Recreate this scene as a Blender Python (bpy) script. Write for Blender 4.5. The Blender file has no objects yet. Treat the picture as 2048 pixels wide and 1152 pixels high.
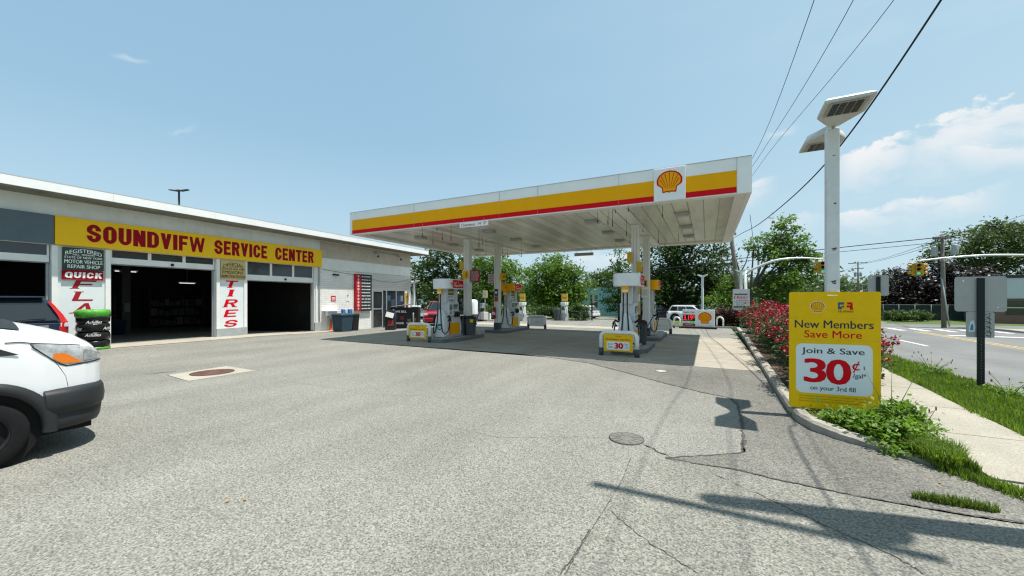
import bpy, bmesh, math, random
import numpy as np
from mathutils import Vector, Matrix, Euler
R = math.radians
rnd = random.Random(7)
SC = bpy.context.scene
COL = SC.collection
# ------------------------------------------------------------------ camera
# World: +Y runs along the street, +X to the street side, z = 0 is the forecourt.
EYE = 1.7; FPX = 769.0; HORIZ = 597.0
FW = Vector((-.453, .8915, 0)).normalized(); RT = Vector((FW.y, -FW.x, 0))
cam = bpy.data.cameras.new("camera"); cam_o = bpy.data.objects.new("camera", cam); COL.objects.link(cam_o)
cam.sensor_width = 36; cam.lens = 36 * FPX / 2048; cam.shift_y = (HORIZ - 576) / 2048
cam.clip_start = .05; cam.clip_end = 3000
cam_o.location = (0, 0, EYE); cam_o.rotation_euler = (R(90), 0, math.atan2(-FW.x, FW.y))
SC.camera = cam_o
# ------------------------------------------------------------------ world, sun, exposure
SUN = Vector((.295, .06, 1)).normalized()
W = bpy.data.worlds.new("World"); SC.world = W; W.use_nodes = True
nt = W.node_tree; nt.nodes.clear()
def wn(t, **k):
    n = nt.nodes.new(t)
    for a, b in k.items(): setattr(n, a, b)
    return n
L = nt.links.new
sky = wn('ShaderNodeTexSky'); sky.sky_type = 'NISHITA'; sky.sun_disc = False
sky.sun_elevation = math.asin(SUN.z); sky.sun_rotation = math.atan2(SUN.x, SUN.y)
sky.air_density = 1.0; sky.dust_density = .7; sky.ozone_density = 1.5; sky.altitude = 0
tc = wn('ShaderNodeTexCoord')
def wmath(op, a, b=None):
    n = wn('ShaderNodeMath', operation=op)
    for i, x in enumerate((a, b)):
        if x is None: continue
        if isinstance(x, (int, float)): n.inputs[i].default_value = x
        else: L(x, n.inputs[i])
    return n.outputs[0]
def wstep(x, lo, hi):
    m = wn('ShaderNodeMapRange', interpolation_type='SMOOTHSTEP'); m.inputs['From Min'].default_value = lo; m.inputs['From Max'].default_value = hi; L(x, m.inputs['Value']); return m.outputs[0]
def wmix(f, a, b):
    n = wn('ShaderNodeMix', data_type='RGBA')
    for k, x in ((0, f), (6, a), (7, b)):
        if isinstance(x, (int, float)): n.inputs[k].default_value = x
        elif isinstance(x, tuple): n.inputs[k].default_value = (*x, 1)
        else: L(x, n.inputs[k])
    return n.outputs[2]
def azel(u, v):
    d = (FW + RT * ((u - 1024) / FPX) + Vector((0, 0, 1)) * ((HORIZ - v) / FPX)).normalized()
    return math.degrees(math.atan2(d.x, d.y)), math.degrees(math.asin(d.z))
sep = wn('ShaderNodeSeparateXYZ'); L(tc.outputs['Generated'], sep.inputs[0])
AZ = wmath('MULTIPLY', wmath('ARCTAN2', sep.outputs[0], sep.outputs[1]), 57.2958)      # degrees from the street direction
EL = wmath('MULTIPLY', wmath('ARCSINE', sep.outputs[2]), 57.2958)
def wnoise(scale, detail, rough, sq=1.0):
    mp = wn('ShaderNodeMapping'); mp.inputs['Scale'].default_value = (1, 1, sq); L(tc.outputs['Generated'], mp.inputs['Vector'])
    n = wn('ShaderNodeTexNoise'); n.inputs['Scale'].default_value = scale; n.inputs['Detail'].default_value = detail; n.inputs['Roughness'].default_value = rough
    L(mp.outputs[0], n.inputs['Vector']); return n.outputs['Fac']
N1 = wnoise(13, 8, .6, 1.6); N2 = wnoise(9, 7, .58, 3.0); N3 = wnoise(2.2, 5, .6, 4)
# hazy summer blue: Nishita evened out by haze, paler to the street side and near the horizon
tint = wn('ShaderNodeMix', data_type='RGBA'); tint.blend_type = 'MULTIPLY'; tint.inputs[0].default_value = 1; tint.inputs[7].default_value = (1.0, 1.1, 1.0, 1)
L(sky.outputs[0], tint.inputs[6])
base = wmix(.72, tint.outputs[2], (2.08, 3.38, 4.38))
side = wstep(AZ, -50, 55)
base = wmix(wmath('MULTIPLY', side, .80), base, (3.0, 4.15, 4.80))
base = wmix(wmath('MULTIPLY', wstep(EL, 24, -2), .80), base, (3.35, 4.35, 4.85))
base = wmix(wmath('MULTIPLY', wstep(N3, .5, .8), wmath('MULTIPLY', side, .25)), base, (4.3, 4.8, 5.1))
# cumulus: each bank has a crisp billowing top edge and fades out below
cov = None
for (u0, v0, u1, v1, dep, amp, k, edge) in [(1660, 332, 1850, 250, 4.6, 4.4, .95, 2.5), (1800, 268, 2140, 150, 6.5, 4.6, .95, 3), (1850, 292, 2300, 262, 3.2, 2.6, .9, 4), (1770, 412, 2010, 362, 3.4, 3.0, .85, 3), (1640, 432, 1840, 402, 2.8, 2.6, .8, 3),
                                    (1925, 250, 2200, 235, 3., 2.4, .7, 3), (1525, 262, 1595, 248, 1.6, 2.4, .6, 1.5), (1440, 395, 1550, 352, 3.2, 2.6, .75, 2), (1120, 512, 1300, 498, 4, 2.4, .6, 4), (222, 100, 300, 104, 1.2, 2.2, .5, 1.2), (335, 268, 395, 246, 1.0, 2.0, .38, 1.2), (1520, 440, 1660, 420, 3, 2.5, .4, 3)]:
    (a0, e0), (a1, e1) = azel(u0, v0), azel(u1, v1); s_ = (e1 - e0) / (a1 - a0)
    top = wmath('MULTIPLY_ADD', AZ, s_); top.node.inputs[2].default_value = e0 - s_ * a0
    bump = wmath('MULTIPLY', wmath('SUBTRACT', N1, .5), amp * 1.9)
    dd = wmath('SUBTRACT', wmath('ADD', top, bump), EL)
    d_ = wmath('MULTIPLY', wstep(dd, -.15, .55), wstep(dd, dep, dep * .12))
    d_ = wmath('MULTIPLY', d_, wmath('MULTIPLY', wstep(AZ, a0 - edge * .3, a0 + edge), wstep(AZ, a1 + edge * .3, a1 - edge)))
    d_ = wmath('MULTIPLY', d_, k)
    cov = d_ if cov is None else wmath('MAXIMUM', cov, d_)
cov = wmath('MULTIPLY', cov, wstep(N2, .22, .52))
ccol = wmix(wstep(N1, .35, .62), (4.3, 4.75, 5.05), (5.25, 5.3, 5.3))
fin_ = wmix(cov, base, ccol)
bg = wn('ShaderNodeBackground'); bg.inputs['Strength'].default_value = .115; L(fin_, bg.inputs['Color'])
wo = wn('ShaderNodeOutputWorld'); L(bg.outputs[0], wo.inputs['Surface'])
sun = bpy.data.lights.new("sun", 'SUN'); sun.energy = 4.6; sun.angle = R(.53); sun.color = (1, .955, .88)
sun_o = bpy.data.objects.new("sun", sun); COL.objects.link(sun_o)
sun_o.rotation_euler = SUN.to_track_quat('Z', 'Y').to_euler(); sun_o.location = (6, 5, 30)
SC.view_settings.view_transform = 'Standard'; SC.view_settings.look = 'None'
SC.view_settings.exposure = 0.6; SC.view_settings.gamma = 1; SC.view_settings.use_curve_mapping = False
SC.render.engine = 'CYCLES'; SC.cycles.max_bounces = 6; SC.cycles.transparent_max_bounces = 8
SC.cycles.use_denoising = True; SC.cycles.denoising_prefilter = 'NONE'; SC.cycles.filter_width = 1.25

# ------------------------------------------------------------------ photo geometry helpers (real 3-D points)
def PD(u, v, d): return FW * d + RT * ((u - 1024) / FPX * d) + Vector((0, 0, EYE + (HORIZ - v) / FPX * d))
def G(u, v, z=0.0): return PD(u, v, (EYE - z) * FPX / (v - HORIZ))
FA = Vector((-18.32, 5.53, 0)); FANG = R(92.35)     # facade origin and heading (local x along it, y into it)
FT = Vector((math.cos(FANG), math.sin(FANG), 0)); FN = Vector((math.sin(FANG), -math.cos(FANG), 0))  # along, outwards
def fac_g(t): return float(np.interp(t, [-4, 0, 4.5, 8.2, 12, 16, 24], [.12, .1, .06, -.06, -.17, -.3, -.32]))
def g(x, y):
    p = Vector((x, y, 0)) - FA; t = p.dot(FT); d = p.dot(FN)
    w = max(0., min(1., 1 - (d - .5) / 4.8)); w = w * w * (3 - 2 * w)
    return w * fac_g(t)
def drop(y):                                        # the land falls away behind the station
    s = max(0., min(1., (y - 31) / 13.)); return -.72 * s * s * (3 - 2 * s) - min(3.5, .015 * max(0., y - 60))
def GF(u, v):                                       # ground point near the facade where the lot tilts
    z = 0.
    for _ in range(12):
        p = G(u, v, z); z = .5 * z + .5 * g(p.x, p.y)
    p = G(u, v, z); p.z = g(p.x, p.y); return p

# ------------------------------------------------------------------ materials
MATS = {}
def M(name, col, rough=.6, metal=0., var=.0, vs=3., bump=0., bs=40., spec=.28, emit=0., coat=0., dirt=0., alpha=1., trans=0.):
    if name in MATS: return MATS[name]
    m = bpy.data.materials.new(name); MATS[name] = m; m.use_nodes = True
    n = m.node_tree; b = n.nodes['Principled BSDF']; l = n.links.new
    c = (*col, 1)
    b.inputs['Base Color'].default_value = c; b.inputs['Roughness'].default_value = rough; b.inputs['Metallic'].default_value = metal
    b.inputs['Specular IOR Level'].default_value = spec
    if coat: b.inputs['Coat Weight'].default_value = coat; b.inputs['Coat Roughness'].default_value = .05
    if trans: b.inputs['Transmission Weight'].default_value = trans
    if emit: b.inputs['Emission Color'].default_value = c; b.inputs['Emission Strength'].default_value = emit
    if alpha < 1: b.inputs['Alpha'].default_value = alpha
    if var or bump or dirt:
        t = n.nodes.new('ShaderNodeTexCoord')
        if var or dirt:
            q = n.nodes.new('ShaderNodeTexNoise'); q.inputs['Scale'].default_value = vs; q.inputs['Detail'].default_value = 7; q.inputs['Roughness'].default_value = .65
            l(t.outputs['Object'], q.inputs['Vector'])
            r = n.nodes.new('ShaderNodeMapRange'); r.inputs['From Min'].default_value = .3; r.inputs['From Max'].default_value = .7
            r.inputs['To Min'].default_value = 1 - var; r.inputs['To Max'].default_value = 1 + var; l(q.outputs['Fac'], r.inputs['Value'])
            x = n.nodes.new('ShaderNodeVectorMath'); x.operation = 'SCALE'; x.inputs[0].default_value = col; l(r.outputs[0], x.inputs['Scale'])
            out = x.outputs[0]
            if dirt:
                q2 = n.nodes.new('ShaderNodeTexNoise'); q2.inputs['Scale'].default_value = 1.1; q2.inputs['Detail'].default_value = 8; q2.inputs['Roughness'].default_value = .72
                mpn = n.nodes.new('ShaderNodeMapping'); mpn.inputs['Scale'].default_value = (1.6, 1.6, .7); l(t.outputs['Object'], mpn.inputs['Vector']); l(mpn.outputs[0], q2.inputs['Vector'])
                r2 = n.nodes.new('ShaderNodeMapRange'); r2.inputs['From Min'].default_value = .5; r2.inputs['From Max'].default_value = .75; r2.inputs['To Max'].default_value = dirt
                l(q2.outputs['Fac'], r2.inputs['Value'])
                mm = n.nodes.new('ShaderNodeMix'); mm.data_type = 'RGBA'; l(r2.outputs[0], mm.inputs[0]); l(out, mm.inputs[6]); mm.inputs[7].default_value = (.16, .13, .09, 1)
                out = mm.outputs[2]
            l(out, b.inputs['Base Color'])
        if bump:
            q = n.nodes.new('ShaderNodeTexNoise'); q.inputs['Scale'].default_value = bs; q.inputs['Detail'].default_value = 4; l(t.outputs['Object'], q.inputs['Vector'])
            k = n.nodes.new('ShaderNodeBump'); k.inputs['Strength'].default_value = bump; k.inputs['Distance'].default_value = .02
            l(q.outputs['Fac'], k.inputs['Height']); l(k.outputs[0], b.inputs['Normal'])
    return m

def ramp(n, stops):
    r = n.nodes.new('ShaderNodeValToRGB'); e = r.color_ramp.elements
    while len(e) < len(stops): e.new(.5)
    for el, (p, c) in zip(e, stops): el.position = p; el.color = (*c, 1) if len(c) == 3 else c
    return r

def asphalt(name, c0, c1, grain=85., big=.35, tone=.12, stain=.25, warm=(1, 1, 1)):
    """aggregate showing in worn asphalt: grains of many greys, soft large blotches, oil stains"""
    m = bpy.data.materials.new(name); MATS[name] = m; m.use_nodes = True
    n = m.node_tree; b = n.nodes['Principled BSDF']; l = n.links.new
    b.inputs['Roughness'].default_value = .82; b.inputs['Specular IOR Level'].default_value = .3
    t = n.nodes.new('ShaderNodeTexCoord')
    v = n.nodes.new('ShaderNodeTexVoronoi'); v.inputs['Scale'].default_value = grain; l(t.outputs['Object'], v.inputs['Vector'])
    s = n.nodes.new('ShaderNodeSeparateColor'); l(v.outputs['Color'], s.inputs[0])
    w = n.nodes.new('ShaderNodeTexNoise'); w.inputs['Scale'].default_value = grain * .8; w.inputs['Detail'].default_value = 3; l(t.outputs['Object'], w.inputs['Vector'])
    ad = n.nodes.new('ShaderNodeMath'); ad.operation = 'MULTIPLY_ADD'; ad.inputs[1].default_value = .55
    l(s.outputs[0], ad.inputs[0])
    w2 = n.nodes.new('ShaderNodeMapRange'); w2.inputs['From Min'].default_value = .3; w2.inputs['From Max'].default_value = .7; w2.inputs['To Max'].default_value = .45; l(w.outputs['Fac'], w2.inputs['Value'])
    l(w2.outputs[0], ad.inputs[2])
    cr = ramp(n, [(0, c0), (.5, tuple((a + b2) / 2 for a, b2 in zip(c0, c1))), (1, c1)]); l(ad.outputs[0], cr.inputs[0])
    q = n.nodes.new('ShaderNodeTexNoise'); q.inputs['Scale'].default_value = big; q.inputs['Detail'].default_value = 9; q.inputs['Roughness'].default_value = .62; l(t.outputs['Object'], q.inputs['Vector'])
    r = n.nodes.new('ShaderNodeMapRange'); r.inputs['From Min'].default_value = .32; r.inputs['From Max'].default_value = .68
    r.inputs['To Min'].default_value = 1 - tone; r.inputs['To Max'].default_value = 1 + tone; l(q.outputs['Fac'], r.inputs['Value'])
    x = n.nodes.new('ShaderNodeVectorMath'); x.operation = 'SCALE'; l(cr.outputs[0], x.inputs[0]); l(r.outputs[0], x.inputs['Scale'])
    q3 = n.nodes.new('ShaderNodeTexNoise'); q3.inputs['Scale'].default_value = 1.7; q3.inputs['Detail'].default_value = 5; q3.inputs['Roughness'].default_value = .7; l(t.outputs['Object'], q3.inputs['Vector'])
    r3 = n.nodes.new('ShaderNodeMapRange'); r3.inputs['From Min'].default_value = .62; r3.inputs['From Max'].default_value = .78; r3.inputs['To Min'].default_value = 1; r3.inputs['To Max'].default_value = 1 - stain; l(q3.outputs['Fac'], r3.inputs['Value'])
    y = n.nodes.new('ShaderNodeVectorMath'); y.operation = 'SCALE'; l(x.outputs[0], y.inputs[0]); l(r3.outputs[0], y.inputs['Scale'])
    # long wheel-polished lanes, and small dark spots of gum and oil
    mpl = n.nodes.new('ShaderNodeMapping'); mpl.inputs['Scale'].default_value = (.85, .16, 1); mpl.inputs['Rotation'].default_value = (0, 0, .35); l(t.outputs['Object'], mpl.inputs['Vector'])
    q5 = n.nodes.new('ShaderNodeTexNoise'); q5.inputs['Scale'].default_value = 1.3; q5.inputs['Detail'].default_value = 5; l(mpl.outputs[0], q5.inputs['Vector'])
    r5 = n.nodes.new('ShaderNodeMapRange'); r5.inputs['From Min'].default_value = .35; r5.inputs['From Max'].default_value = .65; r5.inputs['To Min'].default_value = .90; r5.inputs['To Max'].default_value = 1.07; l(q5.outputs['Fac'], r5.inputs['Value'])
    v5 = n.nodes.new('ShaderNodeTexVoronoi'); v5.inputs['Scale'].default_value = 1.5; l(t.outputs['Object'], v5.inputs['Vector'])
    r6 = n.nodes.new('ShaderNodeMapRange'); r6.inputs['From Min'].default_value = .018; r6.inputs['From Max'].default_value = .04; r6.inputs['To Min'].default_value = .35; r6.inputs['To Max'].default_value = 1; l(v5.outputs['Distance'], r6.inputs['Value'])
    m6 = n.nodes.new('ShaderNodeMath'); m6.operation = 'MULTIPLY'; l(r5.outputs[0], m6.inputs[0]); l(r6.outputs[0], m6.inputs[1])
    y2 = n.nodes.new('ShaderNodeVectorMath'); y2.operation = 'SCALE'; l(y.outputs[0], y2.inputs[0]); l(m6.outputs[0], y2.inputs['Scale'])
    l(y2.outputs[0], b.inputs['Base Color'])
    k = n.nodes.new('ShaderNodeBump'); k.inputs['Strength'].default_value = .45; k.inputs['Distance'].default_value = .005; l(ad.outputs[0], k.inputs['Height']); l(k.outputs[0], b.inputs['Normal'])
    return m

def brickmat(name, col, mort, bw=.3, bh=.1, swap=True):
    m = bpy.data.materials.new(name); MATS[name] = m; m.use_nodes = True
    n = m.node_tree; b = n.nodes['Principled BSDF']; l = n.links.new; b.inputs['Roughness'].default_value = .6
    t = n.nodes.new('ShaderNodeTexCoord'); s = n.nodes.new('ShaderNodeSeparateXYZ'); c = n.nodes.new('ShaderNodeCombineXYZ')
    l(t.outputs['Object'], s.inputs[0]); 
    ax = n.nodes.new('ShaderNodeMath'); ax.operation = 'ADD'; l(s.outputs[0], ax.inputs[0]); l(s.outputs[1], ax.inputs[1])
    l(ax.outputs[0], c.inputs[0]); l(s.outputs[2], c.inputs[1])
    k = n.nodes.new('ShaderNodeTexBrick'); l(c.outputs[0], k.inputs['Vector'])
    k.inputs['Scale'].default_value = 1; k.inputs['Brick Width'].default_value = bw; k.inputs['Row Height'].default_value = bh; k.inputs['Mortar Size'].default_value = .006
    k.inputs['Color1'].default_value = (*col, 1); k.inputs['Color2'].default_value = (*[x * .93 for x in col], 1); k.inputs['Mortar'].default_value = (*mort, 1)
    q = n.nodes.new('ShaderNodeTexNoise'); q.inputs['Scale'].default_value = 1.5; q.inputs['Detail'].default_value = 8; q.inputs['Roughness'].default_value = .7; l(t.outputs['Object'], q.inputs['Vector'])
    r = n.nodes.new('ShaderNodeMapRange'); r.inputs['From Min'].default_value = .35; r.inputs['From Max'].default_value = .7; r.inputs['To Min'].default_value = 1.04; r.inputs['To Max'].default_value = .84; l(q.outputs['Fac'], r.inputs['Value'])
    x = n.nodes.new('ShaderNodeVectorMath'); x.operation = 'SCALE'; l(k.outputs['Color'], x.inputs[0]); l(r.outputs[0], x.inputs['Scale']); l(x.outputs[0], b.inputs['Base Color'])
    bp = n.nodes.new('ShaderNodeBump'); bp.inputs['Strength'].default_value = .5; bp.inputs['Distance'].default_value = .008; bp.invert = True
    l(k.outputs['Fac'], bp.inputs['Height']); l(bp.outputs[0], b.inputs['Normal'])
    return m

def linemat(name, col, line, pitch, width, axis=0, rough=.4, dirt=.0, bumpd=.01, band=0.):
    """surface with parallel seams (planks, siding, ribs) every `pitch` metres along an axis"""
    m = bpy.data.materials.new(name); MATS[name] = m; m.use_nodes = True
    n = m.node_tree; b = n.nodes['Principled BSDF']; l = n.links.new; b.inputs['Roughness'].default_value = rough
    t = n.nodes.new('ShaderNodeTexCoord'); s = n.nodes.new('ShaderNodeSeparateXYZ'); l(t.outputs['Object'], s.inputs[0])
    d = n.nodes.new('ShaderNodeMath'); d.operation = 'PINGPONG'; d.inputs[1].default_value = pitch / 2; l(s.outputs[axis], d.inputs[0])
    r = n.nodes.new('ShaderNodeMapRange'); r.inputs['From Min'].default_value = 0; r.inputs['From Max'].default_value = width; r.inputs['To Min'].default_value = 1; r.inputs['To Max'].default_value = 0; l(d.outputs[0], r.inputs['Value'])
    mm = n.nodes.new('ShaderNodeMix'); mm.data_type = 'RGBA'; mm.inputs[6].default_value = (*col, 1); mm.inputs[7].default_value = (*line, 1); l(r.outputs[0], mm.inputs[0])
    q = n.nodes.new('ShaderNodeTexNoise'); q.inputs['Scale'].default_value = .7; q.inputs['Detail'].default_value = 8; q.inputs['Roughness'].default_value = .7
    mpn = n.nodes.new('ShaderNodeMapping'); mpn.inputs['Scale'].default_value = (3, .7, 1) if axis == 0 else (1, 1, 3); l(t.outputs['Object'], mpn.inputs['Vector']); l(mpn.outputs[0], q.inputs['Vector'])
    r2 = n.nodes.new('ShaderNodeMapRange'); r2.inputs['From Min'].default_value = .42; r2.inputs['From Max'].default_value = .75; r2.inputs['To Max'].default_value = dirt; l(q.outputs['Fac'], r2.inputs['Value'])
    m2 = n.nodes.new('ShaderNodeMix'); m2.data_type = 'RGBA'; l(r2.outputs[0], m2.inputs[0]); l(mm.outputs[2], m2.inputs[6]); m2.inputs[7].default_value = (.22, .19, .15, 1)
    out = m2.outputs[2]
    if band:   # each plank a little lighter or darker than its neighbour
        fl = n.nodes.new('ShaderNodeMath'); fl.operation = 'DIVIDE'; fl.inputs[1].default_value = pitch; l(s.outputs[axis], fl.inputs[0])
        f2 = n.nodes.new('ShaderNodeMath'); f2.operation = 'FLOOR'; l(fl.outputs[0], f2.inputs[0])
        wnn = n.nodes.new('ShaderNodeTexWhiteNoise'); wnn.noise_dimensions = '1D'; l(f2.outputs[0], wnn.inputs['W'])
        r4 = n.nodes.new('ShaderNodeMapRange'); r4.inputs['To Min'].default_value = 1 - band; r4.inputs['To Max'].default_value = 1; l(wnn.outputs['Value'], r4.inputs['Value'])
        x4 = n.nodes.new('ShaderNodeVectorMath'); x4.operation = 'SCALE'; l(out, x4.inputs[0]); l(r4.outputs[0], x4.inputs['Scale']); out = x4.outputs[0]
    l(out, b.inputs['Base Color'])
    bp = n.nodes.new('ShaderNodeBump'); bp.inputs['Distance'].default_value = bumpd; bp.inputs['Strength'].default_value = .6; bp.invert = True; l(r.outputs[0], bp.inputs['Height']); l(bp.outputs[0], b.inputs['Normal'])
    return m

def leafmat(name, dark, light, trans=.35, scale=1.2, rough=.5):
    m = bpy.data.materials.new(name); MATS[name] = m; m.use_nodes = True
    n = m.node_tree; n.nodes.clear(); l = n.links.new
    o = n.nodes.new('ShaderNodeOutputMaterial'); ge = n.nodes.new('ShaderNodeNewGeometry'); t = n.nodes.new('ShaderNodeTexCoord')
    q = n.nodes.new('ShaderNodeTexNoise'); q.inputs['Scale'].default_value = scale; q.inputs['Detail'].default_value = 3; l(t.outputs['Object'], q.inputs['Vector'])
    a = n.nodes.new('ShaderNodeMath'); a.operation = 'MULTIPLY_ADD'; a.inputs[1].default_value = .5; l(ge.outputs['Random Per Island'], a.inputs[0])
    r = n.nodes.new('ShaderNodeMapRange'); r.inputs['From Min'].default_value = .3; r.inputs['From Max'].default_value = .7; r.inputs['To Max'].default_value = .5; l(q.outputs['Fac'], r.inputs['Value']); l(r.outputs[0], a.inputs[2])
    c = n.nodes.new('ShaderNodeMix'); c.data_type = 'RGBA'; c.inputs[6].default_value = (*dark, 1); c.inputs[7].default_value = (*light, 1); l(a.outputs[0], c.inputs[0])
    b = n.nodes.new('ShaderNodeBsdfPrincipled'); b.inputs['Roughness'].default_value = rough; b.inputs['Specular IOR Level'].default_value = .35; l(c.outputs[2], b.inputs['Base Color'])
    tr = n.nodes.new('ShaderNodeBsdfTranslucent')
    y = n.nodes.new('ShaderNodeMix'); y.data_type = 'RGBA'; y.blend_type = 'MULTIPLY'; y.inputs[0].default_value = 1; l(c.outputs[2], y.inputs[6]); y.inputs[7].default_value = (1.5, 1.6, .6, 1); l(y.outputs[2], tr.inputs['Color'])
    mx = n.nodes.new('ShaderNodeMixShader'); mx.inputs[0].default_value = trans; l(b.outputs[0], mx.inputs[1]); l(tr.outputs[0], mx.inputs[2]); l(mx.outputs[0], o.inputs['Surface'])
    return m

# ------------------------------------------------------------------ mesh builder
class MB:
    def __init__(s): s.v = []; s.f = []; s.m = []; s.s = []; s.mats = []
    def mi(s, m):
        if m not in s.mats: s.mats.append(m)
        return s.mats.index(m)
    def add(s, vs, fs, mat, smooth=False):
        o = len(s.v); k = s.mi(mat); s.v += [tuple(p) for p in vs]
        for f in fs: s.f.append(tuple(i + o for i in f)); s.m.append(k); s.s.append(smooth)
        return s
    def bb(s, x0, x1, y0, y1, z0, z1, mat, bev=0., X=None, seg=2):
        vs = [Vector((x, y, z)) for x in (x0, x1) for y in (y0, y1) for z in (z0, z1)]
        fs = [(0, 1, 3, 2), (4, 6, 7, 5), (0, 4, 5, 1), (2, 3, 7, 6), (0, 2, 6, 4), (1, 5, 7, 3)]
        if bev:
            bm = bmesh.new(); bv = [bm.verts.new(p) for p in vs]
            for f in fs: bm.faces.new([bv[i] for i in f])
            bmesh.ops.bevel(bm, geom=bm.edges[:], offset=bev, segments=seg, affect='EDGES', profile=.6)
            bm.verts.index_update(); vs = [p.co.copy() for p in bm.verts]; fs = [tuple(q.index for q in f.verts) for f in bm.faces]; bm.free()
        if X: vs = [X @ p for p in vs]
        return s.add(vs, fs, mat, False)
    def box(s, c, d, mat, bev=0., rot=None, seg=2):
        X = Matrix.Translation(Vector(c)) @ (Euler(rot).to_matrix().to_4x4() if rot else Matrix())
        return s.bb(-d[0] / 2, d[0] / 2, -d[1] / 2, d[1] / 2, -d[2] / 2, d[2] / 2, mat, bev, X, seg)
    def cyl(s, p0, p1, r0, r1, n, mat, cap=True, smooth=True):
        p0 = Vector(p0); p1 = Vector(p1); q = (p1 - p0).to_track_quat('Z', 'Y').to_matrix()
        vs = []
        for p, r in ((p0, r0), (p1, r1)):
            for i in range(n):
                a = 2 * math.pi * i / n; vs.append(p + q @ Vector((r * math.cos(a), r * math.sin(a), 0)))
        s.add(vs, [(i, (i + 1) % n, n + (i + 1) % n, n + i) for i in range(n)], mat, smooth)
        if cap:
            o = len(s.v) - 2 * n; k = s.mi(mat)
            s.f.append(tuple(o + i for i in range(n - 1, -1, -1))); s.f.append(tuple(o + n + i for i in range(n)))
            s.m += [k, k]; s.s += [False, False]
        return s
    def tube(s, pts, r, n, mat, cap=True):
        pts = [Vector(p) for p in pts]; rr = r if isinstance(r, (list, tuple)) else [r] * len(pts)
        vs = []; up = Vector((0, 0, 1)); pn = None
        for i, p in enumerate(pts):
            d = (pts[min(i + 1, len(pts) - 1)] - pts[max(i - 1, 0)]).normalized()
            if pn is None:
                pn = d.orthogonal().normalized()
            else:
                pn = (pn - d * pn.dot(d)); pn = pn.normalized() if pn.length > 1e-6 else d.orthogonal().normalized()
            b = d.cross(pn)
            for k in range(n):
                a = 2 * math.pi * k / n; vs.append(p + (pn * math.cos(a) + b * math.sin(a)) * rr[i])
        fs = [(i * n + k, i * n + (k + 1) % n, (i + 1) * n + (k + 1) % n, (i + 1) * n + k) for i in range(len(pts) - 1) for k in range(n)]
        s.add(vs, fs, mat, True)
        if cap:
            o = len(s.v) - len(vs); k = s.mi(mat); e = (len(pts) - 1) * n
            s.f.append(tuple(o + i for i in range(n - 1, -1, -1))); s.f.append(tuple(o + e + i for i in range(n))); s.m += [k, k]; s.s += [False, False]
        return s
    def prism(s, poly, a0, a1, mat, mp=None, smooth=False):
        """polygon (p,q) extruded from a0 to a1; mp maps (p,q,a) to xyz, default front view: x, y=a, z"""
        mp = mp or (lambda p, q, a: (p, a, q)); n = len(poly)
        vs = [mp(p, q, a0) for p, q in poly] + [mp(p, q, a1) for p, q in poly]
        s.add(vs, [tuple(range(n)), tuple(range(2 * n - 1, n - 1, -1))], mat)
        return s.add(vs, [(i, n + i, n + (i + 1) % n, (i + 1) % n) for i in range(n)], mat, smooth)
    def face(s, pts, mat): return s.add(pts, [tuple(range(len(pts)))], mat)
    def lathe(s, prof, c, n, mat, smooth=True, sx=1, sy=1):
        c = Vector(c); vs = [c + Vector((r * sx * math.cos(2 * math.pi * k / n), r * sy * math.sin(2 * math.pi * k / n), z)) for r, z in prof for k in range(n)]
        return s.add(vs, [(i * n + k, i * n + (k + 1) % n, (i + 1) * n + (k + 1) % n, (i + 1) * n + k) for i in range(len(prof) - 1) for k in range(n)], mat, smooth)
    def loft(s, rings, mat, closed=False, caps=False, smooth=True):
        n = len(rings[0]); vs = [p for r in rings for p in r]; e = n if closed else n - 1
        s.add(vs, [(i * n + k, i * n + (k + 1) % n, (i + 1) * n + (k + 1) % n, (i + 1) * n + k) for i in range(len(rings) - 1) for k in range(e)], mat, smooth)
        if caps:
            o = len(s.v) - len(vs); k = s.mi(mat); b = (len(rings) - 1) * n
            s.f.append(tuple(o + i for i in range(n - 1, -1, -1))); s.f.append(tuple(o + b + i for i in range(n))); s.m += [k, k]; s.s += [False, False]
        return s
    def ball(s, c, r, mat, n=10):
        r = r if isinstance(r, (tuple, list)) else (r, r, r); c = Vector(c)
        prof = [(math.sin(math.pi * i / n), -math.cos(math.pi * i / n)) for i in range(n + 1)]
        k = max(8, n + 4)
        vs = [c + Vector((a * r[0] * math.cos(2 * math.pi * j / k), a * r[1] * math.sin(2 * math.pi * j / k), b * r[2])) for a, b in prof for j in range(k)]
        return s.add(vs, [(i * k + j, i * k + (j + 1) % k, (i + 1) * k + (j + 1) % k, (i + 1) * k + j) for i in range(n) for j in range(k)], mat, True)
    def build(s, name, parent=None, loc=(0, 0, 0), rz=0.):
        me = bpy.data.meshes.new(name); me.from_pydata(s.v, [], s.f)
        for m in s.mats: me.materials.append(m)
        me.polygons.foreach_set('material_index', s.m); me.polygons.foreach_set('use_smooth', s.s); me.update()
        o = bpy.data.objects.new(name, me); COL.objects.link(o); o.location = loc; o.rotation_euler = (0, 0, rz)
        if parent: o.parent = parent
        return o

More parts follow.
